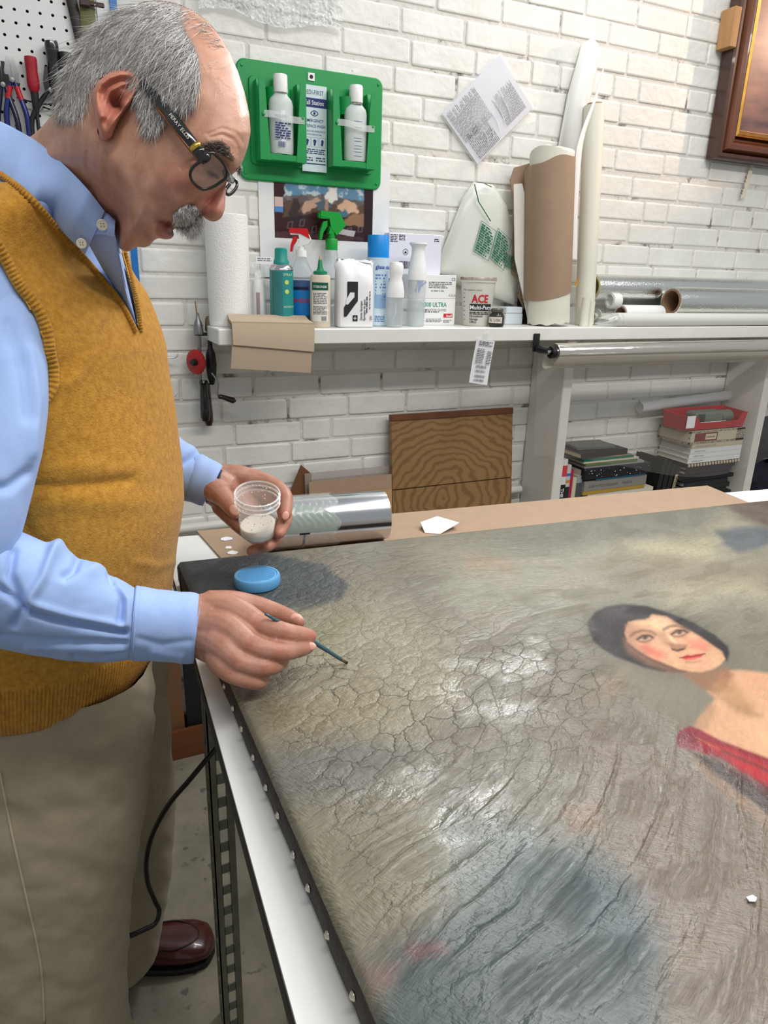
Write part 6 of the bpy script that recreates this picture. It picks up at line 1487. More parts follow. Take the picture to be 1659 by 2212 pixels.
def red_bin(z):
    t = thing('red_bin', 'red plastic stacking bin on top of the right pile of books', 'bin', (2.255, 1.86, z + .003))
    MR = mat('red_bin_plastic', (176, 16, 26), .35)
    w, d, h = .165, .112, .062; th = .003
    obj('bin_floor', MB().box(-w * .94, w * .94, .004, d - .004, 0, th), MR, t)
    def wall(p, q, r_, s, name='bin_wall'):
        p, q, r_, s = map(np.array, (p, q, r_, s)); n = np.cross(q - p, s - p); n = n / np.linalg.norm(n) * th
        obj(name, MB().loft([[tuple(v) for v in (p, q, r_, s)], [tuple(v + n) for v in (p, q, r_, s)]]), MR, t, smooth=0)
    B = lambda x, y: (x * .94, y if 0 < y < d else (y + .004 if y <= 0 else y - .004), th * .5)
    wall(B(-w, d), B(w, d), (w, d, h), (-w, d, h)); wall(B(w, d), B(w, 0), (w, 0, h * .9), (w, d, h)); wall(B(-w, 0), B(-w, d), (-w, d, h), (-w, 0, h * .9))
    # low front with high corners
    f = [(-w * .94, .004, th * .5), (w * .94, .004, th * .5), (w, 0, h * .9), (w - .03, .0, h * .86), (w - .045, .001, h * .42), (-w + .085, .001, h * .42), (-w + .055, 0, h * .9), (-w, 0, h * .9)]
    obj('bin_front', MB().loft([f, [(x, y + th, zz) for x, y, zz in f]]), MR, t, smooth=0)
    obj('rim', MB().tube([(-w, d, h), (w, d, h)], .0035, 6), MR, t)
    g = thing('grey_device', 'grey rounded plastic device lying in the red bin', 'device', (2.25, 1.885, z + .007))
    MGD = mat('grey_green_plastic', (104, 112, 100), .45)
    obj('case', MB().box(-.075, .075, 0, .06, 0, .056, .008), MGD, g); obj('dark_window', MB().box(-.066, -.03, -.0012, .0, .018, .050), mat('dark_screen', (40, 44, 40), .3), g, smooth=0)
    obj('grip_end', MB().lathe([(.0001, 0), (.026, 0), (.026, .055), (.018, .062), (.0001, .063)], 18, (.076, .03, .029), axis='x').xf(lambda v: v), MGD, g)
    solo('white_paper_strip', MB().box(-.10, .075, 0, .012, 0, .0012).rot('X', .5), M_PAPER, 'white paper strip sticking up at the front of the red bin', 'paper', (2.25, 1.866, z + .021))
    k = ony(1424, 892, 1.86); solo('white_label', MB().box(-.022, .02, -.0015, 0, -.024, .022), M_PAPER, 'white paper label on the left corner of the red bin', 'label', (2.118, 1.857, z + .038))
red_bin(z)
a = ony(1382, 880, 1.998)
t = thing('white_paper_tube', 'long white paper tube resting behind the red bin', 'tube', (a[0], 1.985, a[2] - .022))
b = ony(1590, 852, 1.998)
obj('tube', MB().tube([tuple(a), (b[0] , 1.998, b[2])], .0195, 24, cap=False), M_PAPER, t, True)
obj('end_disc', MB().lathe([(.0001, 0), (.019, 0), (.019, .002), (.0001, .002)], 24, (a[0] + .004, 1.998, a[2] ), axis='x'), mat('dim_paper', (206, 206, 208), .7), t, True)
# black books leaning between the stacks
for k in range(4):
    t = thing('leaning_black_book', '%s black book leaning between the two book stacks, counted from the left' % ('first', 'second', 'third', 'fourth')[k], 'book', (2.000 + .026 * k, 1.872, .6006), ry=.12, group='black books leaning between the stacks')
    obj('cover', MB().box(0, .0022, 0, .14, 0, .225 - .012 * k).join(MB().box(.0188, .021, 0, .14, 0, .225 - .012 * k)).join(MB().box(.002, .019, 0, .0022, 0, .225 - .012 * k)), mat('matte_black_cover', (20, 20, 20), .5), t, smooth=0)
    obj('pages', MB().box(.0023, .0187, .0025, .137, .003, .222 - .012 * k), M_PAGES, t, smooth=0)
    if k == 3:
        m = MB(); rect(m, .003, .018, .06, .16, (0, -.0002, 0), UX, UZ); q = obj('spine_label', m, mat('buff_label', (190, 176, 140), .6), t, smooth=0)
        m = MB(); write(m, 'AVEDON', .016, (.006, -.0008, .15), (0, 0, -1), UX, bold=.01); obj('spine_lettering', m, M_INK, q, smooth=0)
# dark cloth bags beyond the right post
for k, (zz, lb) in enumerate(((.64, 'lower dark blue cloth bundle beyond the right shelf post'), (.825, 'upper dark blue cloth bundle beyond the right shelf post'))):
    m = MB().lathe([(.0001, -.08), (.10, -.075), (.17, -.03), (.175, .02), (.14, .07), (.06, .088), (.0001, .09)], 40)
    m.xf(lambda v: v * (1 + .06 * np.sin(np.arctan2(v[:, 1], v[:, 0]) * 5 + v[:, 2] * 40))[:, None])
    m.xf(lambda v: v * [1, .42, 1])
    solo('cloth_bundle', m, mat('dark_blue_cloth', (24, 28, 42), .9, noise=.5, nscale=20), lb, 'cloth', (2.70, 1.935, zz + .02), group='dark cloth beyond the right post')

# ================================================================== boards standing against the wall
def wood_mat(name, c1, c2, scale, rings=True):
    m = bpy.data.materials.new(name); m.use_nodes = True; nt = m.node_tree; b = nt.nodes['Principled BSDF']; L = nt.links.new
    tc = nd(nt, 'ShaderNodeTexCoord'); mp = nd(nt, 'ShaderNodeMapping'); mp.inputs['Scale'].default_value = (1.0, 1.0, 1.35); mp.inputs['Location'].default_value = (-.30, 0, -1.12); L(tc.outputs['Object'], mp.inputs['Vector'])
    n = nd(nt, 'ShaderNodeTexNoise', Scale=5.0, Detail=5.0); L(mp.outputs['Vector'], n.inputs['Vector'])
    mx = nd(nt, 'ShaderNodeMix', data_type='VECTOR'); mx.inputs['Factor'].default_value = .16; L(mp.outputs['Vector'], mx.inputs['A']); L(n.outputs['Color'], mx.inputs['B'])
    w = nd(nt, 'ShaderNodeTexWave', wave_type='RINGS', rings_direction='Y', Scale=scale, Distortion=1.4, Detail=2.0); w.inputs['Detail Scale'].default_value = 1.2; L(mx.outputs['Result'], w.inputs['Vector'])
    r = nd(nt, 'ShaderNodeValToRGB'); r.color_ramp.elements[0].position = .1; r.color_ramp.elements[1].position = .5
    r.color_ramp.elements[0].color = (*lin(c2), 1); r.color_ramp.elements[1].color = (*lin(c1), 1); L(w.outputs['Fac'], r.inputs['Fac']); L(r.outputs['Color'], b.inputs['Base Color'])
    b.inputs['Roughness'].default_value = .45; return m
def lean_panel(name, lb, pxl, pxr, pytop, Yt, Yb, z0, th, m, cat='board', world_x=None):
    """panel standing at z0 and leaning on what is behind it; its face tilts back"""
    a = ony(pxl, pytop, Yt); b = ony(pxr, pytop, Yt); zt = (a[2] + b[2]) / 2; H = zt - z0; W = b[0] - a[0]
    t = thing(name, lb, cat, (a[0], Yb, z0), rx=-math.atan2(Yt - Yb, H) )
    return t, W, math.hypot(H, Yt - Yb)
t, W, H = lean_panel('grained_wood_board', 'large flat wooden board with swirling grain leaning against the brick wall', 845, 1107, 888, 1.985, 1.86, 0.0, .02, None)
MW = wood_mat('swirl_grain_wood', (140, 106, 64), (118, 86, 48), 11.0)
obj('panel', MB().box(0, W, 0, .018, 0, H - .246), MW, t, smooth=0); obj('panel', MB().box(0, W, 0, .018, H - .242, H - .020), MW, t, smooth=0)
obj('groove', MB().box(.001, W - .001, .003, .017, H - .2459, H - .2421), mat('groove_brown', (74, 36, 22), .6), t, smooth=0)
obj('top_lip', MB().box(0, W, -.004, .018, H - .0195, H, .001), mat('lip_brown', (112, 66, 34), .5, noise=.3, nscale=20), t, smooth=0)
def simple_panel(name, lb, pxl, pxr, py, Yt, Yb, th, m, z0=0.0, cut=None):
    t, W, H = lean_panel(name, lb, pxl, pxr, py, Yt, Yb, z0, th, m)
    if cut: mb = MB().prism([(0, 0), (W, 0), (W, H - cut[1]), (cut[0] * W, H), (0, H - cut[2])], 0, th, 'y')
    else: mb = MB().box(0, W, 0, th, 0, H)
    o = obj('sheet', mb, m, t, smooth=0); return t, W, H
M_HB = mat('brown_hardboard', (112, 74, 44), .5, noise=.15, nscale=20); M_PLY = mat('pale_plywood', (186, 146, 98), .6, noise=.12, nscale=10, stretch=(1, 1, 6))
simple_panel('hardboard_offcut', 'dark brown hardboard offcut with pointed corner leaning on the wall', 600, 672, 1006, 1.998, 1.93, .006, M_HB, cut=(.70, .03, .16))
simple_panel('acrylic_sheet', 'clear grey acrylic sheet leaning behind the cardboard panels', 658, 850, 1014, 1.985, 1.905, .004, mat('smoky_acrylic', (170, 160, 150), .1, alpha=.45, spec=.8))
simple_panel('leaning_cardboard', 'plain tan cardboard panel leaning in front of the acrylic sheet', 667, 846, 1033, 1.965, 1.87, .005, M_KRAFT)
t, W, H = simple_panel('plywood_board', 'pale plywood panel with batten standing in front of the cardboard panel', 655, 846, 1066, 1.945, 1.855, .009, M_PLY)
obj('batten', MB().box(-.02, -.0005, -.004, .012, 0, H), M_PLY, t, smooth=0)
# low wooden crate on the floor by the wall, seen under the bench
t = thing('wooden_crate', 'low brown wooden crate on the floor by the wall behind the man', 'crate', (.17, 1.90, 0.0005))
MC2 = mat('stained_crate', (112, 64, 30), .6, noise=.3, nscale=14, stretch=(.4, 3, 3))
for x0, x1, y0, y1 in ((-.25, .30, 0, .015), (-.25, .30, .085, .1), (-.25, -.236, .0155, .0845), (.286, .30, .0155, .0845)): obj('side', MB().box(x0, x1, y0, y1, 0, .10), MC2, t, smooth=0)
obj('bottom', MB().box(-.2355, .2855, .0155, .0845, 0, .008), MC2, t, smooth=0)
for k, (x, c) in enumerate(((-.04, (40, 34, 30)), (.03, (112, 78, 50)), (.095, (20, 20, 24)), (.17, (60, 44, 34)))):
    solo('stored_board', MB().box(-.028, .028, 0, .012, 0, .42 + .03 * (k % 2)), mat('stored_%d' % k, c, .7), ['dark board standing upright in the wooden crate, first of four', 'tan board standing upright in the wooden crate, second of four', 'black board standing upright in the wooden crate, third of four', 'brown board standing upright in the wooden crate, last of four'][k], 'board', (.17 + x, 1.935 + .004 * k, .0095), group='boards in the wooden crate')

# ================================================================== things on the table
q = [onz(425, 1147, TZ + .003), onz(1100, 1092, TZ + .003), onz(1528, 1049, TZ + .003), onz(1606, 1081, TZ + .003)]
c = np.array([q[0][:2], (q[0][:2] + q[2][:2]) / 2 + [0, -.002], q[2][:2], q[3][:2], (1.38, .958), (.22, 1.055)])
solo('cardboard_sheet', MB().prism(c, TZ + .0004, TZ + .0034, 'z'), M_KRAFT, 'large flat tan cardboard sheet on the table behind the painting', 'cardboard', (.8, 1.1, TZ + .0004), world=True, smooth=0)
CZ = TZ + .0038
for k, (px, py, s, lb) in enumerate(((489, 1164, .008, 'largest white torn paper fleck on the cardboard sheet'), (494, 1183, .005, 'small white torn paper fleck below the largest one on the cardboard'), (502, 1194, .007, 'wide white torn paper fleck nearest the painting on the cardboard'))):
    a = onz(px, py, CZ); r = random.Random(k)
    P = [(s * (1 + .5 * r.random()) * math.cos(g), s * (1 + .5 * r.random()) * math.sin(g)) for g in np.linspace(0, 6.28, 9, endpoint=False)]
    solo('paper_fleck', MB().prism(P, 0, .0006, 'z'), M_PAPER, lb, 'paper', tuple(a), group='torn flecks on the cardboard', smooth=0)
a = onz(948, 1134, CZ)
P = [onz(*p, CZ + .008) for p in ((908, 1133), (945, 1108), (992, 1134), (950, 1146), (918, 1143))]; P = np.array(P)
mb = MB(); cc = P.mean(0)
rings = [[(p[0], p[1], CZ + .001 + (.012 if i in (0, 2) else .0)) for i, p in enumerate(P)], [tuple(cc + (p - cc) * .5 + np.array([0, 0, .004 - .008 * 0])) for p in P], [tuple(cc + (p - cc) * .02 + np.array([0, 0, .003])) for p in P]]
solo('tissue_scrap', MB().loft(rings, cap0=False).join(MB().loft([[(x, y, z_ - .001) for x, y, z_ in rr] for rr in rings], cap0=False)), M_TOWEL, 'crumpled white tissue scrap on the cardboard sheet', 'tissue', (cc[0], cc[1], CZ), world=True, smooth=60)
# polished metal drum with taped patch
def metal_can():
    # axis along the painting's back edge
    A = np.array((.30, 1.133)); B = np.array((.515, 1.108)); r = .046; zc = CZ + r + .0006
    d = np.append((B - A) / np.linalg.norm(B - A), 0); n = np.array([-d[1], d[0], 0]); L = np.linalg.norm(B - A)
    t = thing('metal_drum', 'shiny polished metal drum with taped green patch lying on the cardboard', 'metal drum', (A[0], A[1], CZ))
    tr = lambda v: np.append(A, zc) + v[:, :1] * d + v[:, 1:2] * n + v[:, 2:] * np.array([0, 0, 1])
    MM = mat('brushed_bright_metal', (206, 208, 212), .16, metal=1.0, bump=.12, bscale=40, stretch=(.3, 1, 1))
    prof = [(r * .55, -.004), (r * .95, 0), (r * 1.0, .004), (r, L * .5), (r * .985, L), (r * .9, L), (r * .9, .01)]
    obj('drum', MB().lathe(prof, 48, cap0=True, cap1=True, axis='x').xf(tr), MM, t, True, smooth=30)
    obj('blue_rim', MB().lathe([(r * 1.004, -.002), (r * 1.012, .0), (r * 1.012, .006), (r * 1.004, .008)], 48, cap0=False, cap1=False, axis='x').xf(tr), mat('blue_ring', (40, 96, 160), .35), t, True)
    def pt(x0, x1, a0, a1, lift, nu=16, nv=10):
        return MB().grid(lambda u, v: (x0 + (x1 - x0) * u, -(r + lift) * math.cos(a0 + (a1 - a0) * v), (r + lift) * math.sin(a0 + (a1 - a0) * v)), nu, nv)
    P = []
    K = 22
    mb = MB(); vv = []; 
    for k in range(K + 1):
        u = k / K; x = .01 + .105 * u; a1 = math.radians(-4 + 62 * math.sin(math.pi * (.12 + .80 * u)) ** .7)
        for j in range(7):
            a = math.radians(-6) + (a1 - math.radians(-6)) * j / 6; vv.append((x, -(r + .0012) * math.cos(a), (r + .0012) * math.sin(a)))
    obj('green_patch', MB().add(vv, [(k * 7 + j, k * 7 + 7 + j, k * 7 + 8 + j, k * 7 + j + 1) for k in range(K) for j in range(6)]).xf(tr), mat('grey_green_film', (128, 146, 132), .25), t, True, smooth=60)
    def tape(u, v):
        x = .002 + .115 * u + .006 * math.sin(v * 20); a = math.radians(-55 + 165 * v); rr = r + .0022 + .0006 * math.sin(u * 60 + v * 11) * math.sin(v * 3.14) + .0004 * math.sin(v * 60 + u * 19)
        return (x, -rr * math.cos(a), rr * math.sin(a))
    obj('clear_tape_wrap', MB().grid(tape, 60, 30).xf(tr), mat('crinkle_tape', (236, 240, 238), .08, alpha=.20, spec=1.0), t, True, smooth=60)
    obj('black_latch', pt(.048, .066, math.radians(-9), math.radians(-5), .003, 4, 3).xf(tr), M_BLACKP, t, True)
    obj('purple_strap', pt(.055, .059, math.radians(-60), math.radians(-9), .0015, 3, 8).xf(tr), mat('purple_grey', (96, 96, 140), .4), t, True)
metal_can()
# blue jar lid on the painting
a = onz(556, 1262, PZ)
t = thing('jar_lid', 'round pale blue plastic screw lid lying on the painting', 'lid', (a[0], a[1], PZ + .0012))
ML = mat('pale_blue_plastic', (100, 164, 212), .38)
m = MB().lathe([(.0001, 0), (.0325, 0), (.0333, .001), (.0333, .0125), (.0318, .0148), (.0288, .0150), (.0282, .0140), (.0276, .0140), (.0270, .0146), (.0001, .0148)], 72)
m.xf(lambda v: np.where(((np.hypot(v[:, 0], v[:, 1]) > .0330) & (np.arange(len(v)) % 2 == 0))[:, None], v * [.982, .982, 1], v))
obj('lid_shell', m, ML, t, smooth=40)
m = MB()
for k in range(14):
    y = -.022 + k * .0032; w = math.sqrt(max(0, .0255 ** 2 - y * y)); m.box(-w, w, y - .0006, y + .0006, .0146, .0154)
obj('grip_lines', m, ML, t, smooth=0)['kind'] = 'stuff'
a = onz(1623, 1946, PZ)
solo('paint_fleck', MB().prism([(-.004, -.001), (.0, -.003), (.004, -.001), (.003, .002), (-.003, .0025)], 0, .0008, 'z'), M_PAPER, 'tiny white paper fleck on the lower right of the painting', 'fleck', (a[0], a[1], PZ + .0018), smooth=0)
# ================================================================== the conservator
from mathutils.bvhtree import BVHTree
M_SKIN = None
def depth_of(p): return ((np.asarray(p) - CAMP) @ MC)[..., 2]
def atd_arr(px, py, d):
    px, py, d = np.broadcast_arrays(np.asarray(px, float), np.asarray(py, float), np.asarray(d, float))
    r = np.stack([(px - PPX[0]) / FPX, (py - PPX[1]) / FPX, np.ones_like(px)], -1) @ MC.T
    return CAMP + r * d[..., None]
def gss(px, py, cx, cy, rx, ry=None, ang=0.0):
    ry = ry or rx; a = math.radians(ang); dx = px - cx; dy = py - cy
    u = dx * math.cos(a) + dy * math.sin(a); v = -dx * math.sin(a) + dy * math.cos(a)
    return np.exp(-(u / rx) ** 2 - (v / ry) ** 2)
def crease(px, py, pts, w):
    return np.exp(-(seg_dist(px, py, pts, False) / w) ** 2)
MAN = thing('person', 'grey haired man in mustard knit vest and blue shirt leaning over the painting with brush', 'person', (-.06, .95, 0.0))

# ---------------------------------------------------------------- head and neck
OUT = [(60, 300), (75, 288), (111, 250), (129, 228), (133, 203), (140, 170), (150, 142), (173, 112), (193, 80), (213, 54), (246, 28), (288, 10), (338, 1), (378, 7), (417, 24), (449, 47), (476, 80), (497, 116),
       (514, 155), (529, 203), (539, 250), (541, 287), (534, 322), (524, 349), (514, 366), (498, 381), (489, 396), (488, 412), (486.5, 436), (483, 460), (475, 473), (462, 478.5), (447, 474), (435, 466), (427, 470), (422, 484), (402, 495),
       (378, 494), (372, 499), (376, 506), (371, 514), (357, 517), (341, 515), (331, 521), (324, 530), (311, 534.5), (297, 533.5), (284, 540), (273, 543.5), (262, 539), (252, 528), (248, 508), (246, 488), (243, 505), (232, 520), (190, 505), (120, 440), (66, 372), (45, 325)]
FACE = [p for p in OUT if not (p[0] > 428 and 381 <= p[1] < 480)]
_i = FACE.index((514, 366)); FACE[_i + 1:_i + 1] = [(497, 384), (466, 420), (440, 452), (430, 468)]
HC = np.array([308.0, 285.0])
def closed_spline(pts, n):
    P = np.array(pts, float); P3 = np.concatenate([P[-3:], P, P[:3]]); d = np.concatenate([[0], np.cumsum(np.linalg.norm(np.diff(P3, axis=0), axis=1))])
    return spline(d, P3, np.linspace(d[3], d[3 + len(P)], n, endpoint=False))
HD0 = 0.705
def head_dc(px):
    x = np.asarray(px, float)
    return HD0 - .00020 * np.clip(x - 250, 0, 400) + .00016 * np.clip(250 - x, 0, 260)
def neck_shift(px, py): return .045 * sstep(10, 110, (250 - px) * .75 + (py - 330) * .66) * sstep(290, 245, px)
def head_t(px, py):
    """half breadth of the head at a profile position"""
    d = np.where(inside(px, py, OUT), seg_dist(px, py, OUT), 0)
    df = np.where(inside(px, py, FACE), seg_dist(px, py, FACE), 0)
    R = 150.0
    f = .0735 * np.sqrt(np.clip(1 - (1 - np.clip(df / R, 0, 1)) ** 2, 0, 1))
    neck = sstep(430, 520, py) * sstep(300, 240, px)
    f = f * (1 - .16 * sstep(430, 530, py) * sstep(240, 320, px)) * (1 - .06 * neck)
    nm = np.exp(-(np.clip(seg_dist(px, py, [(492, 392), (478, 425), (455, 458)], False) - 14, 0, 999) / 16) ** 2)
    wn = .0085 + .0105 * sstep(395, 455, py)
    n = wn * np.sqrt(np.clip(1 - (1 - np.clip(d / 26, 0, 1)) ** 2, 0, 1)) * nm
    t = (f ** 4 + n ** 4 + 1e-18) ** .25
    # modelling of the side of the face
    t = t - .0105 * gss(px, py, 462, 366, 26, 20, 50) - .004 * gss(px, py, 440, 350, 22, 16) - .0035 * gss(px, py, 420, 255, 60, 40)
    t = t + .0045 * gss(px, py, 500, 345, 22, 12, 60) + .0055 * gss(px, py, 405, 390, 42, 30, 20) - .004 * gss(px, py, 345, 440, 45, 30)
    t = t + .0060 * gss(px, py, 441, 447, 15, 13) - .0045 * gss(px, py, 440, 472, 8, 4)
    t = t - .0036 * crease(px, py, [(428, 430), (412, 445), (385, 470), (362, 482)], 6) + .003 * gss(px, py, 395, 440, 24, 18)
    t = t - .0030 * crease(px, py, [(338, 476), (356, 478), (374, 494)], 4) + .0045 * gss(px, py, 352, 498, 17, 12) - .003 * crease(px, py, [(345, 516), (325, 512), (312, 500)], 5) + .003 * gss(px, py, 300, 520, 18, 16)
    t = t - .0042 * crease(px, py, [(270, 462), (273, 490), (276, 532)], 4) + .0035 * gss(px, py, 262, 505, 9, 30) + .003 * gss(px, py, 320, 470, 34, 34)
    t = t - .0028 * crease(px, py, [(186, 330), (189, 370), (196, 412)], 3) - .0018 * crease(px, py, [(228, 330), (236, 390), (240, 440)], 5) + .0015 * gss(px, py, 215, 380, 10, 50) - .0016 * crease(px, py, [(212, 310), (208, 360), (214, 420)], 4) - .001 * crease(px, py, [(160, 345), (172, 380), (190, 408)], 4)
    t = t - .0010 * crease(px, py, [(455, 297), (480, 290), (505, 302), (516, 322)], 3.2) - .0008 * crease(px, py, [(448, 290), (478, 277), (510, 286), (526, 308)], 3.2)
    t = t - .0012 * crease(px, py, [(418, 345), (405, 352), (392, 366)], 3) + .0018 * gss(px, py, 455, 385, 20, 9, -20)
    return np.clip(t, 0, 1)
def head_near(px, py): return head_dc(px) + neck_shift(px, py) - head_t(px, py)
def build_head():
    O = closed_spline(OUT, 420)
    S = np.concatenate([1 - np.linspace(0, 1, 40) ** 2.0 * .22, np.linspace(.76, .02, 46)])
    pts = np.stack([HC + (O - HC) * s for s in S])              # ring, angle, 2
    T = head_t(pts[..., 0], pts[..., 1]); T[0] = 0
    dc = head_dc(pts[..., 0]) + neck_shift(pts[..., 0], pts[..., 1])
    near = atd_arr(pts[..., 0], pts[..., 1], dc - T); far = atd_arr(pts[..., 0], pts[..., 1], dc + T)
    mb = MB()
    mb.loft(list(near), cap0=False, cap1=True)
    mb.loft(list(far), cap0=False, cap1=True)
    return mb
head_mb = build_head()
# ear
EAR = [(199, 196), (209, 176), (230, 160), (257, 151), (281, 151), (298, 160), (306, 174), (304, 190), (296, 205), (284, 222), (270, 240), (258, 258), (250, 274), (242, 296), (228, 304), (215, 296), (208, 270), (203, 240), (199, 216)]
def build_ear(side=-1):
    O = closed_spline(EAR, 120); c = np.array([247.0, 215.0]); S = np.concatenate([[1.0], np.linspace(.995, .05, 34)])
    pts = np.stack([c + (O - c) * s for s in S]); x, y = pts[..., 0], pts[..., 1]; d = seg_dist(x, y, EAR); d[0] = 0
    h = .0018 + .018 * sstep(306, 205, x) * sstep(310, 240, y) + .010 * sstep(306, 205, x)
    rim = np.exp(-((d - 9) / 8) ** 2) * sstep(300, 250, y + (x - 250) * .2)
    h = h + .0042 * rim - .0030 * np.exp(-((d - 24) / 7) ** 2) * sstep(285, 215, y)
    h = h + .0035 * crease(x, y, [(284, 178), (262, 182), (240, 196), (226, 222), (224, 250)], 8)
    h = h - .0135 * gss(x, y, 247, 222, 20, 27, -20) - .006 * gss(x, y, 259, 232, 8, 9)
    h = h + .0045 * gss(x, y, 268, 232, 9, 14, 30) + .0035 * gss(x, y, 226, 285, 14, 16)
    h = h - .003 * gss(x, y, 272, 186, 20, 8, -15)
    h = h * np.sqrt(np.clip(1 - (1 - np.clip(d / 7, 0, 1)) ** 2, .0, 1)) * 1.0 + 0.0
    base = head_dc(x) + side * head_t(np.clip(x, 160, 400), y)
    near = atd_arr(x, y, base + side * h); near[0] = atd_arr(x[0], y[0], base[0] - side * .006)
    return MB().loft(list(near), cap0=False, cap1=True)
ear_mb = build_ear(-1); ear2_mb = build_ear(1)

# ---------------------------------------------------------------- hands: chains of tapering tubes, fused
def chain(mb, pts, n=14, dz=None):
    if dz: pts = [(q[0], q[1], q[2] - dz(q[1]), q[3] * (1 - dz(q[1]))) for q in pts]
    P = atd_arr(*np.array([q[:3] for q in pts], float).T); R = np.array([q[3] for q in pts], float)
    K = 5 * (len(pts) - 1) + 1
    d = np.concatenate([[0], np.cumsum(np.linalg.norm(np.diff(P, axis=0), axis=1))]); s = np.linspace(0, d[-1], K)
    C = spline(d, P, s); r = np.interp(s, d, R)
    # domed ends
    t0 = C[0] - C[1]; t0 /= np.linalg.norm(t0); t1 = C[-1] - C[-2]; t1 /= np.linalg.norm(t1)
    C = np.concatenate([[C[0] + t0 * r[0] * .95, C[0] + t0 * r[0] * .7], C, [C[-1] + t1 * r[-1] * .7, C[-1] + t1 * r[-1] * .95]])
    r = np.concatenate([[r[0] * .3, r[0] * .72], r, [r[-1] * .72, r[-1] * .3]])
    mb.tube(C, r, n)
def fuse(mb, voxel, smooth_it=6, fac=.5):
    """weld overlapping solids into one skin"""
    me = mesh_of('fused', mb, 0); o = bpy.data.objects.new('fused', me); COL.objects.link(o)
    md = o.modifiers.new('r', 'REMESH'); md.mode = 'VOXEL'; md.voxel_size = voxel
    ms = o.modifiers.new('s', 'SMOOTH'); ms.factor = fac; ms.iterations = smooth_it
    dg = bpy.context.evaluated_depsgraph_get(); dg.update(); ev = o.evaluated_get(dg); m2 = ev.to_mesh()
    v = np.array([tuple(q.co) for q in m2.vertices]); f = [tuple(p.vertices) for p in m2.polygons]
    ev.to_mesh_clear(); bpy.data.objects.remove(o); bpy.data.meshes.remove(me)
    return MB().add(v, f)
rh = MB()
for c_ in ([(330, 1345, .785, .030), (400, 1342, .79, .029), (440, 1338, .785, .027)], [(330, 1364, .785, .024), (400, 1368, .798, .0225), (445, 1378, .790, .0215)],
           [(435, 1318, .790, .019), (495, 1316, .782, .018), (552, 1345, .772, .0140)], [(435, 1345, .783, .020), (495, 1358, .770, .018), (536, 1390, .762, .0140)],
           [(448, 1374, .782, .019), (488, 1400, .766, .017), (516, 1428, .761, .0128)], [(462, 1400, .788, .015), (478, 1430, .770, .015), (500, 1455, .766, .0115)],
           [(552, 1345, .772, .0132), (588, 1358, .768, .0117), (618, 1367, .768, .0112), (650, 1372, .778, .0100), (668, 1374, .785, .0085)],
           [(536, 1390, .762, .0132), (570, 1402, .760, .0116), (602, 1407, .763, .0110), (642, 1403, .776, .0096), (664, 1398, .786, .0082)],
           [(516, 1428, .761, .0122), (550, 1438, .762, .0108), (580, 1440, .766, .0102), (604, 1432, .782, .0090), (612, 1422, .794, .0076)],
           [(500, 1455, .766, .0110), (528, 1466, .768, .0098), (552, 1472, .772, .0094), (566, 1470, .784, .0084), (562, 1462, .795, .0072)],
           [(455, 1312, .806, .020), (505, 1306, .818, .0165), (545, 1310, .822, .0140), (590, 1322, .818, .0120), (628, 1336, .808, .0100), (644, 1343, .802, .0078)],
           [(450, 1395, .80, .020), (500, 1390, .79, .022), (530, 1360, .795, .018)]):
    chain(rh, c_, 14, lambda yy: .022 + .00016 * min(200, max(0, yy - 1330)))
rh = fuse(rh, .0016, 3)
lh = MB()
for c_ in ([(370, 1028, 1.06, .029), (430, 1040, 1.06, .027), (480, 1052, 1.055, .026)], [(470, 1062, 1.055, .024), (515, 1092, 1.062, .024), (556, 1120, 1.066, .018)],
           [(455, 1030, 1.062, .020), (510, 1030, 1.068, .019), (560, 1038, 1.070, .0150), (596, 1052, 1.058, .0125), (618, 1078, 1.030, .0108), (617, 1112, 1.010, .0085)],
           [(500, 1052, 1.07, .020), (560, 1066, 1.075, .0155), (604, 1086, 1.060, .0125), (616, 1120, 1.034, .0108), (603, 1152, 1.006, .0086)],
           [(500, 1080, 1.07, .019), (550, 1108, 1.072, .0150), (590, 1135, 1.056, .0120), (598, 1162, 1.030, .0102), (580, 1180, 1.006, .0082)],
           [(480, 1090, 1.062, .018), (525, 1138, 1.066, .0140), (556, 1165, 1.050, .0112), (562, 1184, 1.026, .0092), (543, 1190, 1.008, .0076)],
           [(455, 1052, 1.045, .020), (474, 1066, 1.025, .0165), (490, 1082, 1.003, .0132), (501, 1098, .988, .0112), (506, 1108, .982, .0088)]):
    chain(lh, c_)
lh = fuse(lh, .0018, 3)

# ---------------------------------------------------------------- torso rings
PHI = math.radians(-33)
FWD = np.array([math.cos(PHI), math.sin(PHI)]); LAT = np.array([-math.sin(PHI), math.cos(PHI)])
SIL_Y = [520, 545, 600, 660, 720, 780, 850, 900, 950, 1000, 1060, 1100, 1150, 1200, 1250, 1300, 1360, 1430, 1500]
SIL_X = [240, 258, 297, 322, 345, 357, 366, 372, 381, 388, 391, 389, 381, 373, 368, 362, 352, 337, 318]
def ringpts(cx, cy, a, b, z, n, ex=2.3, phi=PHI):
    th = np.arange(n) * 2 * math.pi / n; c, s = np.cos(th), np.sin(th); q = (np.abs(c) ** ex + np.abs(s) ** ex) ** (-1 / ex)
    fw = np.array([math.cos(phi), math.sin(phi)]); la = np.array([-math.sin(phi), math.cos(phi)])
    xy = np.array([cx, cy]) + (a * c * q)[:, None] * fw + (b * s * q)[:, None] * la
    return np.concatenate([xy, np.full((n, 1), z)], 1)
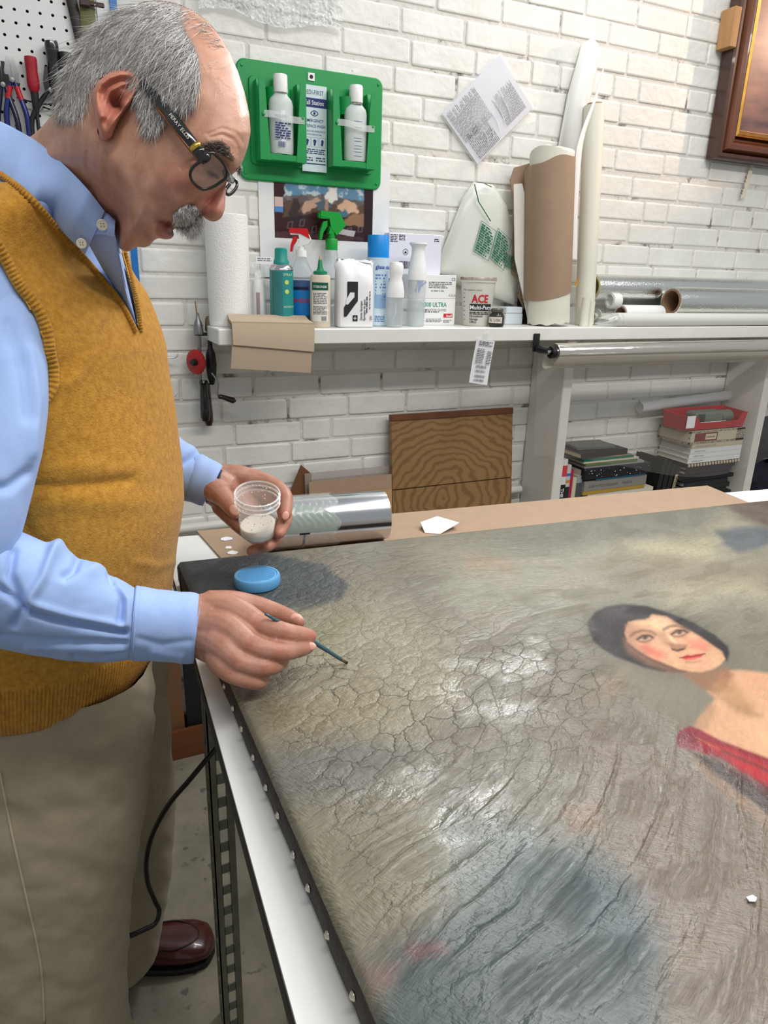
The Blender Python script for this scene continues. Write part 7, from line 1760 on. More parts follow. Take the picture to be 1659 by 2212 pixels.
def fit_ring(z, cy, a, b, sy, sx, ex=2.3, phi=PHI):
    """slide a ring of the body sideways until its right-hand outline falls where the man's outline is"""
    cx = 0.0
    for _ in range(14):
        p = proj(ringpts(cx, cy, a, b, z, 60, ex, phi)); i = p[:, 0].argmax()
        cx += (np.interp(p[i, 1], sy, sx) - p[i, 0]) / FPX * .85
    return cx
TZs = [.86, .93, 1.00, 1.08, 1.16, 1.24, 1.31, 1.37, 1.42, 1.46]
TCY = [.955, .952, .948, .944, .94, .938, .938, .94, .945, .95]
TA = [.142, .148, .156, .160, .158, .150, .140, .130, .115, .098]
TB = [.165, .166, .170, .172, .172, .174, .178, .182, .184, .180]
TCX = [fit_ring(z, cy, a, b, SIL_Y, SIL_X) for z, cy, a, b in zip(TZs, TCY, TA, TB)]
TKEY = np.array([TCX, TCY, TA, TB]).T
TOPK = np.array([[TCX[-1] * .7, .945, .088, .160], [.0, .94, .078, .110], [.012, .935, .070, .076], [.018, .93, .062, .064]]); TOPZs = [1.495, 1.52, 1.54, 1.56]
KZ = np.array(TZs + TOPZs); KK = np.concatenate([TKEY, TOPK])
def torso_mesh(z0, z1, nz, n, off, fn=None):
    R = []
    for z in np.linspace(z0, z1, nz):
        cx, cy, a, b = spline(KZ, KK, np.array(z)); R.append(ringpts(cx, cy, a + off, b + off, z, n))
    R = np.array(R)
    if fn is not None:
        c = R.mean(1, keepdims=True); nrm = R - c; nrm[..., 2] = 0; nrm /= np.linalg.norm(nrm, axis=-1, keepdims=True) + 1e-9
        p = proj(R); R = R + nrm * fn(p[..., 0], p[..., 1], R)[..., None]
    return R
def grid_faces(nz, n, keep=None):
    idx = np.arange(nz * n).reshape(nz, n); F = np.stack([idx[:-1], np.roll(idx, -1, 1)[:-1], np.roll(idx, -1, 1)[1:], idx[1:]], -1).reshape(-1, 4)
    return F if keep is None else F[keep.reshape(-1)]

def cloth_mat(name, rgb, rgb2, rough=.85, weave=900.0, bump=.3, fuzz=.3, nscale=60):
    m = bpy.data.materials.new(name); m.use_nodes = True; nt = m.node_tree; b = nt.nodes['Principled BSDF']; L = nt.links.new
    tc = nd(nt, 'ShaderNodeTexCoord'); n = nd(nt, 'ShaderNodeTexNoise', Scale=nscale, Detail=8.0, Roughness=.7); L(tc.outputs['Object'], n.inputs['Vector'])
    r = nd(nt, 'ShaderNodeValToRGB'); r.color_ramp.elements[0].position = .33; r.color_ramp.elements[1].position = .68
    r.color_ramp.elements[0].color = (*lin(rgb2), 1); r.color_ramp.elements[1].color = (*lin(rgb), 1); L(n.outputs['Fac'], r.inputs['Fac']); L(r.outputs['Color'], b.inputs['Base Color'])
    b.inputs['Roughness'].default_value = rough; b.inputs['Sheen Weight'].default_value = fuzz; b.inputs['Specular IOR Level'].default_value = .25
    w = nd(nt, 'ShaderNodeTexNoise', Scale=weave, Detail=2.0); L(tc.outputs['Object'], w.inputs['Vector'])
    bp = nd(nt, 'ShaderNodeBump', Strength=bump, Distance=.001); L(w.outputs['Fac'], bp.inputs['Height']); L(bp.outputs['Normal'], b.inputs['Normal'])
    return m
M_VEST = cloth_mat('mustard_wool_knit', (200, 148, 58), (166, 114, 36), .95, 500, .9, .12, 140)
M_SHIRT = cloth_mat('light_blue_cotton', (160, 186, 232), (150, 177, 226), .7, 1400, .12, .1, 18)
M_TROUS = cloth_mat('khaki_cotton', (158, 146, 124), (146, 134, 112), .85, 900, .25, .1, 24)

def folds(px, py, P):
    """small wrinkles of the vest"""
    d = .0015 * (fbm(px / 60, py / 34, 51, 3) - .5)
    d += -.0045 * crease(px, py, [(55, 1048), (130, 1052), (210, 1046), (280, 1036)], 9) + .0035 * gss(px, py, 180, 1085, 120, 22) + .003 * gss(px, py, 170, 1010, 110, 20)
    d += -.004 * crease(px, py, [(118, 800), (170, 780), (230, 700)], 22) + .004 * crease(px, py, [(150, 830), (190, 760), (220, 690)], 16)
    d += -.003 * crease(px, py, [(40, 1120), (70, 1165), (120, 1200)], 16) + .002 * crease(px, py, [(300, 1215), (340, 1225), (372, 1215)], 10)
    return d
NV, NZ = 240, 150
VR = torso_mesh(.955, 1.545, NZ, NV, .004, folds)
pc = proj(VR); cxy = VR.mean(1, keepdims=True)
nrm = VR - cxy; nrm[..., 2] = 0; tocam = CAMP - VR; nearside = (nrm * tocam).sum(-1) > -.02
NECKP = [(-400, 160), (-60, 330), (0, 366), (30, 386), (75, 425), (134, 494), (209, 577), (268, 652), (298, 713), (291, 660), (277, 600), (262, 545), (250, 500), (400, 400), (400, 100)]
ARMP = [(-500, 480), (-60, 500), (0, 568), (30, 622), (75, 685), (89, 727), (92, 765), (101, 804), (70, 850), (0, 880), (-500, 900)]
rem = inside(pc[..., 0], pc[..., 1], NECKP) | (inside(pc[..., 0], pc[..., 1], ARMP) & nearside) | (VR[..., 2] > 1.53)
rem |= (np.abs((VR[..., :2] - cxy[..., :2]) @ LAT - .17) < .05) & (VR[..., 2] > 1.30) & ((VR[..., :2] - cxy[..., :2]) @ LAT > .12)   # far armhole
kf = ~(rem[:-1] | np.roll(rem, -1, 1)[:-1] | np.roll(rem, -1, 1)[1:] | rem[1:])
vest = obj('knit_vest', MB().add(VR.reshape(-1, 3), [tuple(int(i) for i in f) for f in grid_faces(NZ, NV, kf)]), M_VEST, MAN, True, smooth=180)
# surface lookup for laying things on the body
BV = BVHTree.FromPolygons([tuple(v) for v in VR.reshape(-1, 3)], [tuple(int(i) for i in f) for f in grid_faces(NZ, NV)])
def body_depth(px, py, tree=None, default=.75):
    r = ray(px, py); h = (tree or BV).ray_cast(Vector(CAMP), Vector(r / np.linalg.norm(r)))
    return default if h[0] is None else float(depth_of(np.array(h[0])))
def rib_band(path, width, lift, name, period=.0042, inward=1, tree=None, dd=None):
    """knitted edging: a strip along a picture path lying on the body, cut into ribs"""
    P = curve([(x, y, 0) for x, y in path], 260)[:, :2]
    T = np.gradient(P, axis=0); T /= np.linalg.norm(T, axis=1)[:, None]; Nn = np.stack([-T[:, 1], T[:, 0]], 1) * inward
    ds = []
    for i, p in enumerate(P): ds.append(body_depth(*(p + Nn[i] * width * .5), tree, np.nan))
    ds = np.array(ds); ok = ~np.isnan(ds); ds = np.interp(np.arange(len(ds)), np.arange(len(ds))[ok], ds[ok])
    ds = np.convolve(np.pad(ds, 8, 'edge'), np.ones(17) / 17, 'valid')
    if dd is not None: ds = np.interp(np.linspace(0, 1, len(ds)), np.linspace(0, 1, len(dd)), dd)
    C3 = atd_arr(P[:, 0], P[:, 1], ds); L = np.concatenate([[0], np.cumsum(np.linalg.norm(np.diff(C3, axis=0), axis=1))])
    M = int(L[-1] / period) * 5; s = np.linspace(0, L[-1], M); rows = []
    ph = .5 + .5 * np.cos(s / period * 2 * math.pi)
    for k, (w, l) in enumerate(((-.04, -.004), (0, .0015), (.12, .0038), (.5, .0045), (.88, .0036), (1, .001), (1.03, -.004))):
        q = np.stack([np.interp(s, L, P[:, 0] + Nn[:, 0] * width * w), np.interp(s, L, P[:, 1] + Nn[:, 1] * width * w)], 1)
        dz = np.interp(s, L, ds) - lift - l * (1 - .38 * (1 - ph) * (1 if 0 < k < 6 else 0))
        rows.append(atd_arr(q[:, 0], q[:, 1], dz))
    v = np.array(rows); n = M
    F = [(a * n + b, a * n + b + 1, (a + 1) * n + b + 1, (a + 1) * n + b) for a in range(len(rows) - 1) for b in range(n - 1)]
    return obj(name, MB().add(v.reshape(-1, 3), F), M_VEST, vest, True, smooth=180)
rib_band([(-90, 318), (-40, 345), (0, 368), (30, 388), (75, 427), (134, 496), (209, 579), (268, 654), (299, 715)], 15, .001, 'neckline_rib', inward=1)
rib_band([(299, 716), (291, 660), (277, 600), (263, 546)], 12, .001, 'neckline_rib', inward=1)
rib_band([(-60, 470), (-20, 532), (0, 566), (30, 620), (75, 683), (90, 727), (94, 765), (101, 800), (99, 832), (84, 856)], 27, .001, 'armhole_rib', inward=-1)
# ribbed hem
def hem():
    n = 1500; R = []; th = np.arange(n) * 2 * math.pi / n; ph = .5 + .5 * np.cos(th * 260)
    for z, o in ((1.006, .0035), (1.000, .0062), (.98, .0066), (.958, .0058), (.943, .0044), (.939, .001), (.943, -.002)):
        cx, cy, a, b = spline(KZ, KK, np.array(z)); base = ringpts(cx, cy, a, b, z, n); c = np.array([cx, cy, z]); d = base - c; d /= np.linalg.norm(d, axis=1)[:, None]
        R.append(base + d * (o - .0022 * (1 - ph) * (o > .003))[:, None] + np.array([0, 0, .002]) * np.sin(th * 3)[:, None])
    return MB().loft(R, True, False, False)
obj('hem_rib', hem(), M_VEST, vest, True, smooth=180)

# ---------------------------------------------------------------- shirt
def shirt_fold(px, py, P): return .001 * (fbm(px / 40, py / 40, 61, 3) - .5)
SR = torso_mesh(.95, 1.555, 90, 140, -.004, shirt_fold)
shirt = obj('shirt', MB().loft(list(SR), True, False, False), M_SHIRT, MAN, True, smooth=180)
def tube_px(keys, n_len, n_circ, disp=None, z_scale=1.0):
    """limb: keys (px, py, depth, radius px across the picture, depth radius m)"""
    K = np.array(keys, float); P = K[:, :2]; d = np.concatenate([[0], np.cumsum(np.linalg.norm(np.diff(P, axis=0), axis=1))])
    s = np.linspace(0, d[-1], n_len); Q = spline(d, K, s); T = np.gradient(Q[:, :2], axis=0); T /= np.linalg.norm(T, axis=1)[:, None]; N = np.stack([T[:, 1], -T[:, 0]], 1)
    a = np.arange(n_circ) * 2 * math.pi / n_circ; R = []
    for i in range(n_len):
        px = Q[i, 0] + N[i, 0] * Q[i, 3] * np.cos(a); py = Q[i, 1] + N[i, 1] * Q[i, 3] * np.cos(a)
        dz = Q[i, 2] - Q[i, 4] * np.sin(a)
        if disp is not None:
            k = disp(px, py) * np.where(np.sin(a) > -.2, 1, .3)
            px = px + N[i, 0] * np.cos(a) * k * 1500 / Q[i, 2]; py = py + N[i, 1] * np.cos(a) * k * 1500 / Q[i, 2]; dz = dz - np.sin(a) * k
        R.append(atd_arr(px, py, dz))
    return R
def sl_up(px, py):
    return .0030 * (fbm(px / 55, py / 120, 81, 3) - .5) - .004 * crease(px, py, [(20, 700), (52, 800), (62, 900)], 14) + .004 * crease(px, py, [(60, 760), (80, 860), (70, 980)], 12) - .006 * crease(px, py, [(-10, 1055), (20, 1052), (60, 1020)], 10)
def sl_lo(px, py):
    d = .0034 * (fbm(px / 70, py / 60, 82, 3) - .5)
    d += -.0085 * crease(px, py, [(70, 1322), (120, 1338), (190, 1352), (268, 1366)], 7) + .004 * crease(px, py, [(70, 1306), (150, 1330), (262, 1352)], 8)
    d += -.006 * crease(px, py, [(-5, 1268), (30, 1292), (56, 1314)], 8) - .006 * crease(px, py, [(30, 1190), (22, 1240), (52, 1312), (30, 1350)], 10) + .007 * crease(px, py, [(112, 1196), (92, 1250), (58, 1300)], 12)
    d += .009 * gss(px, py, 125, 1185, 18, 22) - .006 * crease(px, py, [(170, 1205), (160, 1230), (140, 1245)], 9) + .006 * gss(px, py, 205, 1232, 24, 16) - .006 * crease(px, py, [(236, 1240), (262, 1290), (258, 1340)], 7) + .005 * crease(px, py, [(250, 1262), (278, 1300), (276, 1350)], 7)
    d += -.005 * crease(px, py, [(0, 1375), (130, 1385), (270, 1388)], 6) + .003 * crease(px, py, [(60, 1398), (170, 1402), (262, 1405)], 7) - .004 * crease(px, py, [(160, 1418), (210, 1425), (262, 1412)], 6)
    return d
SL = tube_px([(-120, 500, .755, 110, .066), (-80, 610, .735, 148, .068), (-50, 760, .705, 150, .064), (-38, 900, .682, 142, .062), (-45, 1020, .668, 124, .058), (-70, 1130, .660, 118, .056), (-90, 1200, .658, 110, .054)], 90, 96, sl_up)
obj('sleeve', MB().loft(SL), M_SHIRT, shirt, True, smooth=180)
SLo = tube_px([(-150, 1215, .655, 120, .052), (-80, 1238, .662, 130, .056), (0, 1268, .678, 130, .057), (60, 1288, .690, 124, .056), (120, 1305, .703, 118, .053), (180, 1325, .716, 108, .050), (230, 1338, .728, 96, .046), (270, 1345, .738, 84, .041), (292, 1347, .744, 76, .038)], 150, 120, sl_lo)
obj('sleeve', MB().loft(SLo), M_SHIRT, shirt, True, smooth=180)
def cuffd(px, py): return .0012 * (fbm(px / 40, py / 40, 83, 3) - .5) - .002 * crease(px, py, [(300, 1380), (350, 1392), (410, 1385)], 7) + .003 * crease(px, py, [(330, 1410), (390, 1420)], 9)
CU_ = tube_px([(286, 1346, .741, 79, .040), (292, 1346.5, .743, 80.5, .0405), (330, 1350, .753, 78.5, .039), (380, 1354, .761, 77, .0375), (420, 1358, .768, 76, .036), (425, 1358.5, .769, 74, .035), (422, 1358, .769, 71, .033), (380, 1354, .763, 72, .034)], 60, 96, cuffd)
obj('cuff', MB().loft(CU_, True, False, False), M_SHIRT, shirt, True, smooth=180)
# stitching line on the cuff seam
ST = tube_px([(289, 1346.3, .742, 81.2, .0412), (292, 1346.5, .743, 81.8, .0418), (295, 1346.8, .744, 81.2, .0412)], 6, 96)
obj('cuff_seam', MB().loft(ST, True, False, False), M_SHIRT, shirt, True, smooth=180)
# far sleeve and cuff
def sl_far(px, py): return .003 * (fbm(px / 30, py / 30, 84, 3) - .5) - .006 * crease(px, py, [(395, 1000), (420, 985), (434, 988)], 6) + .006 * gss(px, py, 420, 972, 22, 14)
SF_ = tube_px([(230, 900, .99, 80, .055), (300, 960, 1.03, 75, .052), (360, 1005, 1.055, 66, .045), (400, 1026, 1.062, 56, .038), (428, 1035, 1.062, 50, .034)], 60, 64, sl_far)
obj('sleeve', MB().loft(SF_), M_SHIRT, shirt, True, smooth=180)
CF = tube_px([(408, 1028, 1.062, 49, .035), (414, 1030, 1.062, 52.5, .0375), (434, 1038, 1.060, 51.5, .037), (456, 1048, 1.058, 49.5, .036), (460, 1050, 1.058, 48, .035), (457, 1048.5, 1.058, 46, .034), (436, 1040, 1.06, 46, .034)], 34, 64)
obj('cuff', MB().loft(CF, True, False, False), M_SHIRT, shirt, True, smooth=180)
WT = tube_px([(457, 1047.5, 1.06, 39, .0295), (461, 1049, 1.06, 41, .0310), (468, 1052, 1.06, 41, .0310), (471, 1053, 1.06, 39, .0295)], 8, 48)
obj('watch_strap', MB().loft(WT, True, False, False), M_BLACKP, MAN, True, smooth=180, label='dark watch strap at the far cuff')
# collar: a stand round the neck and two leaves
def sheet_px(top, bot, nu, nv, th, bulge=0.0, name='collar', m=None, parent=None):
    A = curve([(x, y, 0) for x, y, _ in top], nu)[:, :2]; B = curve([(x, y, 0) for x, y, _ in bot], nu)[:, :2]
    da = np.interp(np.linspace(0, 1, nu), np.linspace(0, 1, len(top)), [q[2] for q in top]); db = np.interp(np.linspace(0, 1, nu), np.linspace(0, 1, len(bot)), [q[2] for q in bot])
    rows = []
    for v in np.linspace(0, 1, nv):
        q = A * (1 - v) + B * v; d = da * (1 - v) + db * v - bulge * math.sin(math.pi * v); rows.append(np.stack([q[:, 0], q[:, 1], d], 1))
    rows = np.array(rows); near = atd_arr(rows[..., 0], rows[..., 1], rows[..., 2]); far = atd_arr(rows[..., 0], rows[..., 1], rows[..., 2] + th)
    n = nu; N = nu * nv; F = [(j * n + i, j * n + i + 1, (j + 1) * n + i + 1, (j + 1) * n + i) for j in range(nv - 1) for i in range(nu - 1)]
    e = list(range(nu)) + [j * nu + nu - 1 for j in range(1, nv)] + [(nv - 1) * nu + i for i in range(nu - 2, -1, -1)] + [j * nu for j in range(nv - 2, 0, -1)]
    sd = [(e[i], e[i] + N, e[(i + 1) % len(e)] + N, e[(i + 1) % len(e)]) for i in range(len(e))]
    return obj(name, MB().add(np.concatenate([near.reshape(-1, 3), far.reshape(-1, 3)]), F + [tuple(i + N for i in reversed(q)) for q in F] + sd), m or M_SHIRT, parent, True, smooth=60)
hn = lambda x, y: float(head_near(np.array(float(x)), np.array(float(y))))
def vd(x, y, o=0.0, default=.72): return body_depth(x, y, None, default) + o
top = [(-40, 250), (0, 262), (40, 282), (75, 302), (134, 352), (191, 411), (226, 456)]
bot = [(-60, 330), (-10, 372), (40, 402), (80, 436), (134, 500), (166, 532), (184, 549)]
topd = [.765, .745, .725] + [min(hn(x, y), hn(x + 14, y + 6), .73) - .008 for x, y in top[3:]]
COLL_T = [(x, y, d) for (x, y), d in zip(top, topd)]
COLL_B = [(x, y, min(vd(x, y, .002), d + .03)) for (x, y), d in zip(bot, topd)]
collar = sheet_px(COLL_T, COLL_B, 40, 18, .0018, .010, 'collar', M_SHIRT, shirt)
cb = COLL_T[-1][2]
# collar stand and placket in the V opening
sheet_px([(196, 470, cb + .006), (225, 458, cb + .005), (249, 476, cb + .004)], [(186, 512, cb + .010), (215, 506, cb + .008), (247, 512, cb + .006)], 20, 10, .0018, .004, 'collar_stand', M_SHIRT, shirt)
sheet_px([(176, 500, cb + .014), (215, 500, cb + .011), (248, 505, cb + .008)], [(232, 600, vd(250, 640, .006)), (258, 640, vd(262, 650, .002)), (282, 668, vd(290, 700, .002))], 24, 30, .0018, .006, 'shirt_front', M_SHIRT, shirt)
sheet_px([(243, 500, cb + .012), (253, 535, cb + .02), (262, 560, .78)], [(262, 655, vd(275, 660, .0)), (276, 672, vd(285, 690, .002)), (296, 705, vd(296, 705, .003))], 12, 24, .0018, .002, 'placket', M_SHIRT, shirt)
sheet_px([(250, 545, .80), (262, 550, .83)], [(262, 640, .80), (284, 660, .83)], 8, 14, .0018, .0, 'collar', M_SHIRT, shirt)
def button(px, py, d, r, m):
    c = atd(px, py, d); n = (CAMP - c); n /= np.linalg.norm(n); u = np.cross((0, 0, 1), n); u /= np.linalg.norm(u); w = np.cross(n, u)
    mb = MB().lathe([(.0001, 0), (r, 0), (r, .0012), (r * .82, .0017), (r * .74, .0012), (.0001, .0012)], 24)
    mb.xf(lambda v: c + v[:, :1] * u + v[:, 1:2] * w + v[:, 2:] * n)
    o = obj('button', mb, m, shirt, True)
    for dx, dy in ((1, 1), (-1, 1), (1, -1), (-1, -1)):
        h = MB().lathe([(.0001, .0013), (r * .13, .0013), (r * .13, .0015), (.0001, .0015)], 8, (dx * r * .24, dy * r * .24, 0)).xf(lambda v: c + v[:, :1] * u + v[:, 1:2] * w + v[:, 2:] * n)
        obj('button_hole', h, mat('thread_grey', (150, 140, 120), .8), o, True)
M_BTN = mat('cream_button', (226, 218, 200), .35)
button(221, 486, cb + .001, .0055, M_BTN); button(176, 526, COLL_B[5][2] - .006, .0050, M_BTN)

# ---------------------------------------------------------------- trousers and shoes
def leg(keys, sy, sx, seed, ex=2.2):
    """keys: z, cy, a, b; the ring is slid sideways onto the outline"""
    Z = np.array([k[0] for k in keys]); K = np.array([(fit_ring(k[0], k[1], k[2], k[3], sy, sx, ex, math.radians(-20)), k[1], k[2], k[3]) for k in keys])
    order = Z.argsort(); zs = np.linspace(Z.min(), Z.max(), 150); R = []
    for z in zs:
        cx, cy, a, b = spline(Z[order], K[order], np.array(z)); R.append(ringpts(cx, cy, a, b, z, 110, ex, math.radians(-20)))
    R = np.array(R); c = R.mean(1, keepdims=True); n = R - c; n[..., 2] = 0; n /= np.linalg.norm(n, axis=-1, keepdims=True); p = proj(R); x, y = p[..., 0], p[..., 1]
    d = .012 * (fbm(x / 110 + y / 260, y / 55 - x / 150, seed, 3) - .5) + .0035 * (fbm(x / 40, y / 30, seed + 5, 2) - .5)
    R = R + n * d[..., None]
    return list(R), K, Z
NEARY = [1440, 1480, 1560, 1640, 1700, 1800, 1900, 1990, 2100, 2212, 2500]; NEARX = [330, 334, 333, 326, 319, 302, 287, 281, 282, 277, 270]
FARY = [1400, 1430, 1500, 1600, 1700, 1800, 1900, 1960, 2030, 2100]; FARX = [356, 360, 366, 373, 377, 375, 368, 357, 344, 338]
trous_root = None
nl, nK, nZ = leg([(.955, .905, .135, .115), (.88, .888, .130, .112), (.78, .868, .120, .105), (.66, .856, .108, .098), (.52, .850, .098, .092), (.38, .85, .092, .09), (.22, .86, .092, .09), (.085, .87, .096, .092)], NEARY, NEARX, 91)
fl, fK, fZ = leg([(.95, 1.03, .13, .115), (.86, 1.06, .128, .112), (.72, 1.10, .118, .105), (.56, 1.135, .106, .098), (.40, 1.165, .098, .092), (.25, 1.19, .094, .09), (.085, 1.21, .094, .09)], FARY, FARX, 95)
trous = obj('trousers', MB().loft(nl, True, False, False).join(MB().loft(fl, True, False, False)), M_TROUS, MAN, True, smooth=180)
HIP = [ringpts(np.interp(z, KZ, KK[:, 0]), np.interp(z, KZ, KK[:, 1]), .138, .160, z, 90) for z in np.linspace(.80, .95, 12)]
obj('trouser_seat', MB().loft(HIP), M_TROUS, trous, True, smooth=180)
BVL = BVHTree.FromPolygons([tuple(v) for v in np.concatenate(nl)], [tuple(int(i) for i in f) for f in grid_faces(len(nl), 110)])
sp = [(0, 1668), (14, 1740), (28, 1810), (46, 1890), (62, 1960), (80, 2040), (90, 2100), (94, 2160), (96, 2211)]
SPc = curve([(x, y, 0) for x, y in sp], 60)
pts = [atd(x, y, body_depth(x, y, BVL, .95) - .0005) for x, y, _ in SPc]
obj('side_seam', MB().tube(pts, .0016, 6), mat('seam_khaki', (172, 160, 138), .85), trous, True, smooth=180)
def shoe(toe, ang, nm):
    t = obj(nm, shoe_upper(), mat('oxblood_leather', (72, 26, 24), .32, noise=.35, nscale=16, coat=.3), MAN)
    return t
def shoe_sections():
    # length 0 (heel) .. .295 (toe): half width, height
    L = [0, .01, .04, .09, .14, .19, .23, .265, .285, .295]; W = [.018, .030, .036, .036, .040, .048, .051, .046, .034, .010]; H = [.05, .072, .078, .076, .072, .064, .058, .050, .040, .026]
    return L, W, H
def place_shoe(toe, ang):
    L, W, H = shoe_sections(); n = 28; a = np.arange(n) * 2 * math.pi / n; d = np.array([math.cos(ang), math.sin(ang)]); l = np.array([-d[1], d[0]]); heel = np.array(toe) - d * .295
    s = np.linspace(0, .295, 40); w = spline(L, W, s); h = spline(L, H, s); R = []
    for i in range(40):
        q = (np.abs(np.cos(a)) ** 2.6 + np.abs(np.sin(a)) ** 2.6) ** (-1 / 2.6); y = w[i] * np.cos(a) * q; z = .012 + (h[i] - .012) * (.5 + .5 * np.sin(a) * q)
        R.append([(heel[0] + d[0] * s[i] + l[0] * yy, heel[1] + d[1] * s[i] + l[1] * yy, zz) for yy, zz in zip(y, z)])
    M_OX = mat('oxblood_leather', (84, 32, 28), .30, noise=.35, nscale=16, coat=.3)
    up = obj('shoe', MB().loft(R), M_OX, MAN, True, smooth=180)
    S2 = []
    for z, g in ((0.0, -.001), (.002, .003), (.012, .004), (.016, .001)):
        ww = w + g; top = [(heel[0] + d[0] * s[i] + l[0] * ww[i], heel[1] + d[1] * s[i] + l[1] * ww[i], z) for i in range(40)]; bot = [(heel[0] + d[0] * s[i] - l[0] * ww[i], heel[1] + d[1] * s[i] - l[1] * ww[i], z) for i in range(39, -1, -1)]
        S2.append(top + bot)
    obj('sole', MB().loft(S2), mat('black_sole', (24, 22, 22), .6), up, True, smooth=40)
    # apron seam of the loafer
    P = []
    for k in np.linspace(-1, 1, 40):
        si = .150 + .112 * math.cos(k * math.pi / 2) ** .6; wi = np.interp(si, s, w); hi = np.interp(si, s, h); y = wi * .74 * np.sign(k) * min(1, abs(k) * 1.3) ** .8
        P.append((heel[0] + d[0] * si + l[0] * y, heel[1] + d[1] * si + l[1] * y, hi * (.93 - .05 * abs(k)) + .003))
    obj('apron_seam', MB().tube(P, .0022, 6), mat('dark_stitch', (48, 16, 16), .5), up, True, smooth=180)
    k0 = heel + d * .145; obj('saddle_strap', MB().tube([(k0[0] + l[0] * y, k0[1] + l[1] * y, .016 + .066 * math.sqrt(max(0, 1 - (y / .05) ** 2))) for y in np.linspace(-.043, .043, 20)], .011, 8, flat=.18, up=(d[0], d[1], 0)), M_OX, up, True, smooth=60)
tp = onz(463, 2028, .03); place_shoe((tp[0], tp[1]), math.radians(-14)); place_shoe((.055, .80), math.radians(-22))

# ---------------------------------------------------------------- the body itself: head, hands and the limbs under the clothes, one figure
def skin_material():
    m = bpy.data.materials.new('ruddy_skin'); m.use_nodes = True; nt = m.node_tree; b = nt.nodes['Principled BSDF']; L = nt.links.new
    at = nd(nt, 'ShaderNodeAttribute', attribute_name='tint'); tc = nd(nt, 'ShaderNodeTexCoord')
    n = nd(nt, 'ShaderNodeTexNoise', Scale=55.0, Detail=5.0); L(tc.outputs['Object'], n.inputs['Vector'])
    r = nd(nt, 'ShaderNodeValToRGB'); r.color_ramp.elements[0].position = .3; r.color_ramp.elements[1].position = .7
    r.color_ramp.elements[0].color = (.74, .62, .57, 1); r.color_ramp.elements[1].color = (1.06, 1.06, 1.06, 1); L(n.outputs['Fac'], r.inputs['Fac'])
    mx = nd(nt, 'ShaderNodeMix', data_type='RGBA', blend_type='MULTIPLY'); mx.inputs['Factor'].default_value = .8; L(at.outputs['Color'], mx.inputs['A']); L(r.outputs['Color'], mx.inputs['B'])
    n2 = nd(nt, 'ShaderNodeTexNoise', Scale=190.0, Detail=2.0); L(tc.outputs['Object'], n2.inputs['Vector'])
    r2 = nd(nt, 'ShaderNodeValToRGB'); r2.color_ramp.elements[0].position = .70; r2.color_ramp.elements[1].position = .76; r2.color_ramp.elements[0].color = (0, 0, 0, 1); r2.color_ramp.elements[1].color = (.5, .5, .5, 1); L(n2.outputs['Fac'], r2.inputs['Fac'])
    m2 = nd(nt, 'ShaderNodeMix', data_type='RGBA'); L(r2.outputs['Color'], m2.inputs['Factor']); L(mx.outputs['Result'], m2.inputs['A']); m2.inputs['B'].default_value = (*lin((120, 66, 44)), 1); L(m2.outputs['Result'], b.inputs['Base Color'])
    b.inputs['Roughness'].default_value = .46; b.inputs['Subsurface Weight'].default_value = .06; b.inputs['Subsurface Radius'].default_value = (.008, .003, .0015); b.inputs['Specular IOR Level'].default_value = .45
    n3 = nd(nt, 'ShaderNodeTexNoise', Scale=420.0, Detail=4.0); L(tc.outputs['Object'], n3.inputs['Vector'])
    bp = nd(nt, 'ShaderNodeBump', Strength=.35, Distance=.0008); L(n3.outputs['Fac'], bp.inputs['Height']); L(bp.outputs['Normal'], b.inputs['Normal'])
    return m
M_SKIN = skin_material()
inner = MB()
inner.loft(list(torso_mesh(.84, 1.555, 24, 40, -.012)))
inner.tube(curve([(.018, .93, 1.50), (.03, .92, 1.54), (.045, .90, 1.57)], 6), [.055, .055, .054], 24) if False else None
def tube_in(keys, shrink, n):
    K = [(a, b, c, r * shrink, d * shrink) for a, b, c, r, d in keys]; return MB().loft(tube_px(K, n, 24))
inner.join(tube_in([(-120, 540, .76, 100, .06), (-50, 760, .705, 130, .058), (-45, 1020, .668, 110, .052), (-70, 1130, .66, 100, .05), (-80, 1200, .66, 90, .048)], .75, 16)).join(tube_in([(-80, 1225, .66, 105, .05), (60, 1288, .69, 105, .05), (230, 1338, .728, 70, .036), (340, 1350, .758, 58, .030)], .8, 12))
inner.join(tube_in([(200, 800, .96, 90, .055), (300, 960, 1.03, 70, .048), (400, 1026, 1.062, 48, .032)], .85, 10))
for K_, Z_ in ((nK, nZ), (fK, fZ)):
    R = [ringpts(k[0], k[1], k[2] * .82, k[3] * .82, z, 24) for k, z in zip(K_, Z_)]; inner.loft(R)
body = MB().join(head_mb).join(ear_mb).join(ear2_mb).join(rh).join(lh).join(inner)
bo = obj('body', body, M_SKIN, MAN, True, smooth=180)
bv = np.array([tuple(v.co) for v in bo.data.vertices]) + np.array(MAN.location)
bp_ = proj(bv); x, y = bp_[:, 0], bp_[:, 1]
G = lambda *c: np.array(lin(c)); col = np.ones((len(bv), 3)) * G(192, 146, 122)
def lay(c, m_, a=1.):
    global col
    m_ = (np.clip(m_, 0, 1) * a)[:, None]; col = col * (1 - m_) + np.asarray(c) * m_
hd = bv[:, 2] > 1.42
HAIRP_ = [(134, 240), (129, 205), (138, 168), (150, 140), (174, 110), (193, 78), (214, 52), (248, 26), (290, 8), (338, -1), (378, 5), (400, 14), (392, 40), (405, 68), (424, 100), (432, 130), (434, 172), (430, 196), (418, 214), (395, 222), (370, 228), (354, 244), (344, 262), (330, 272), (314, 268), (308, 240), (306, 190), (306, 150), (292, 136), (262, 130), (230, 138), (204, 156), (190, 184), (190, 215), (176, 236), (150, 240)]
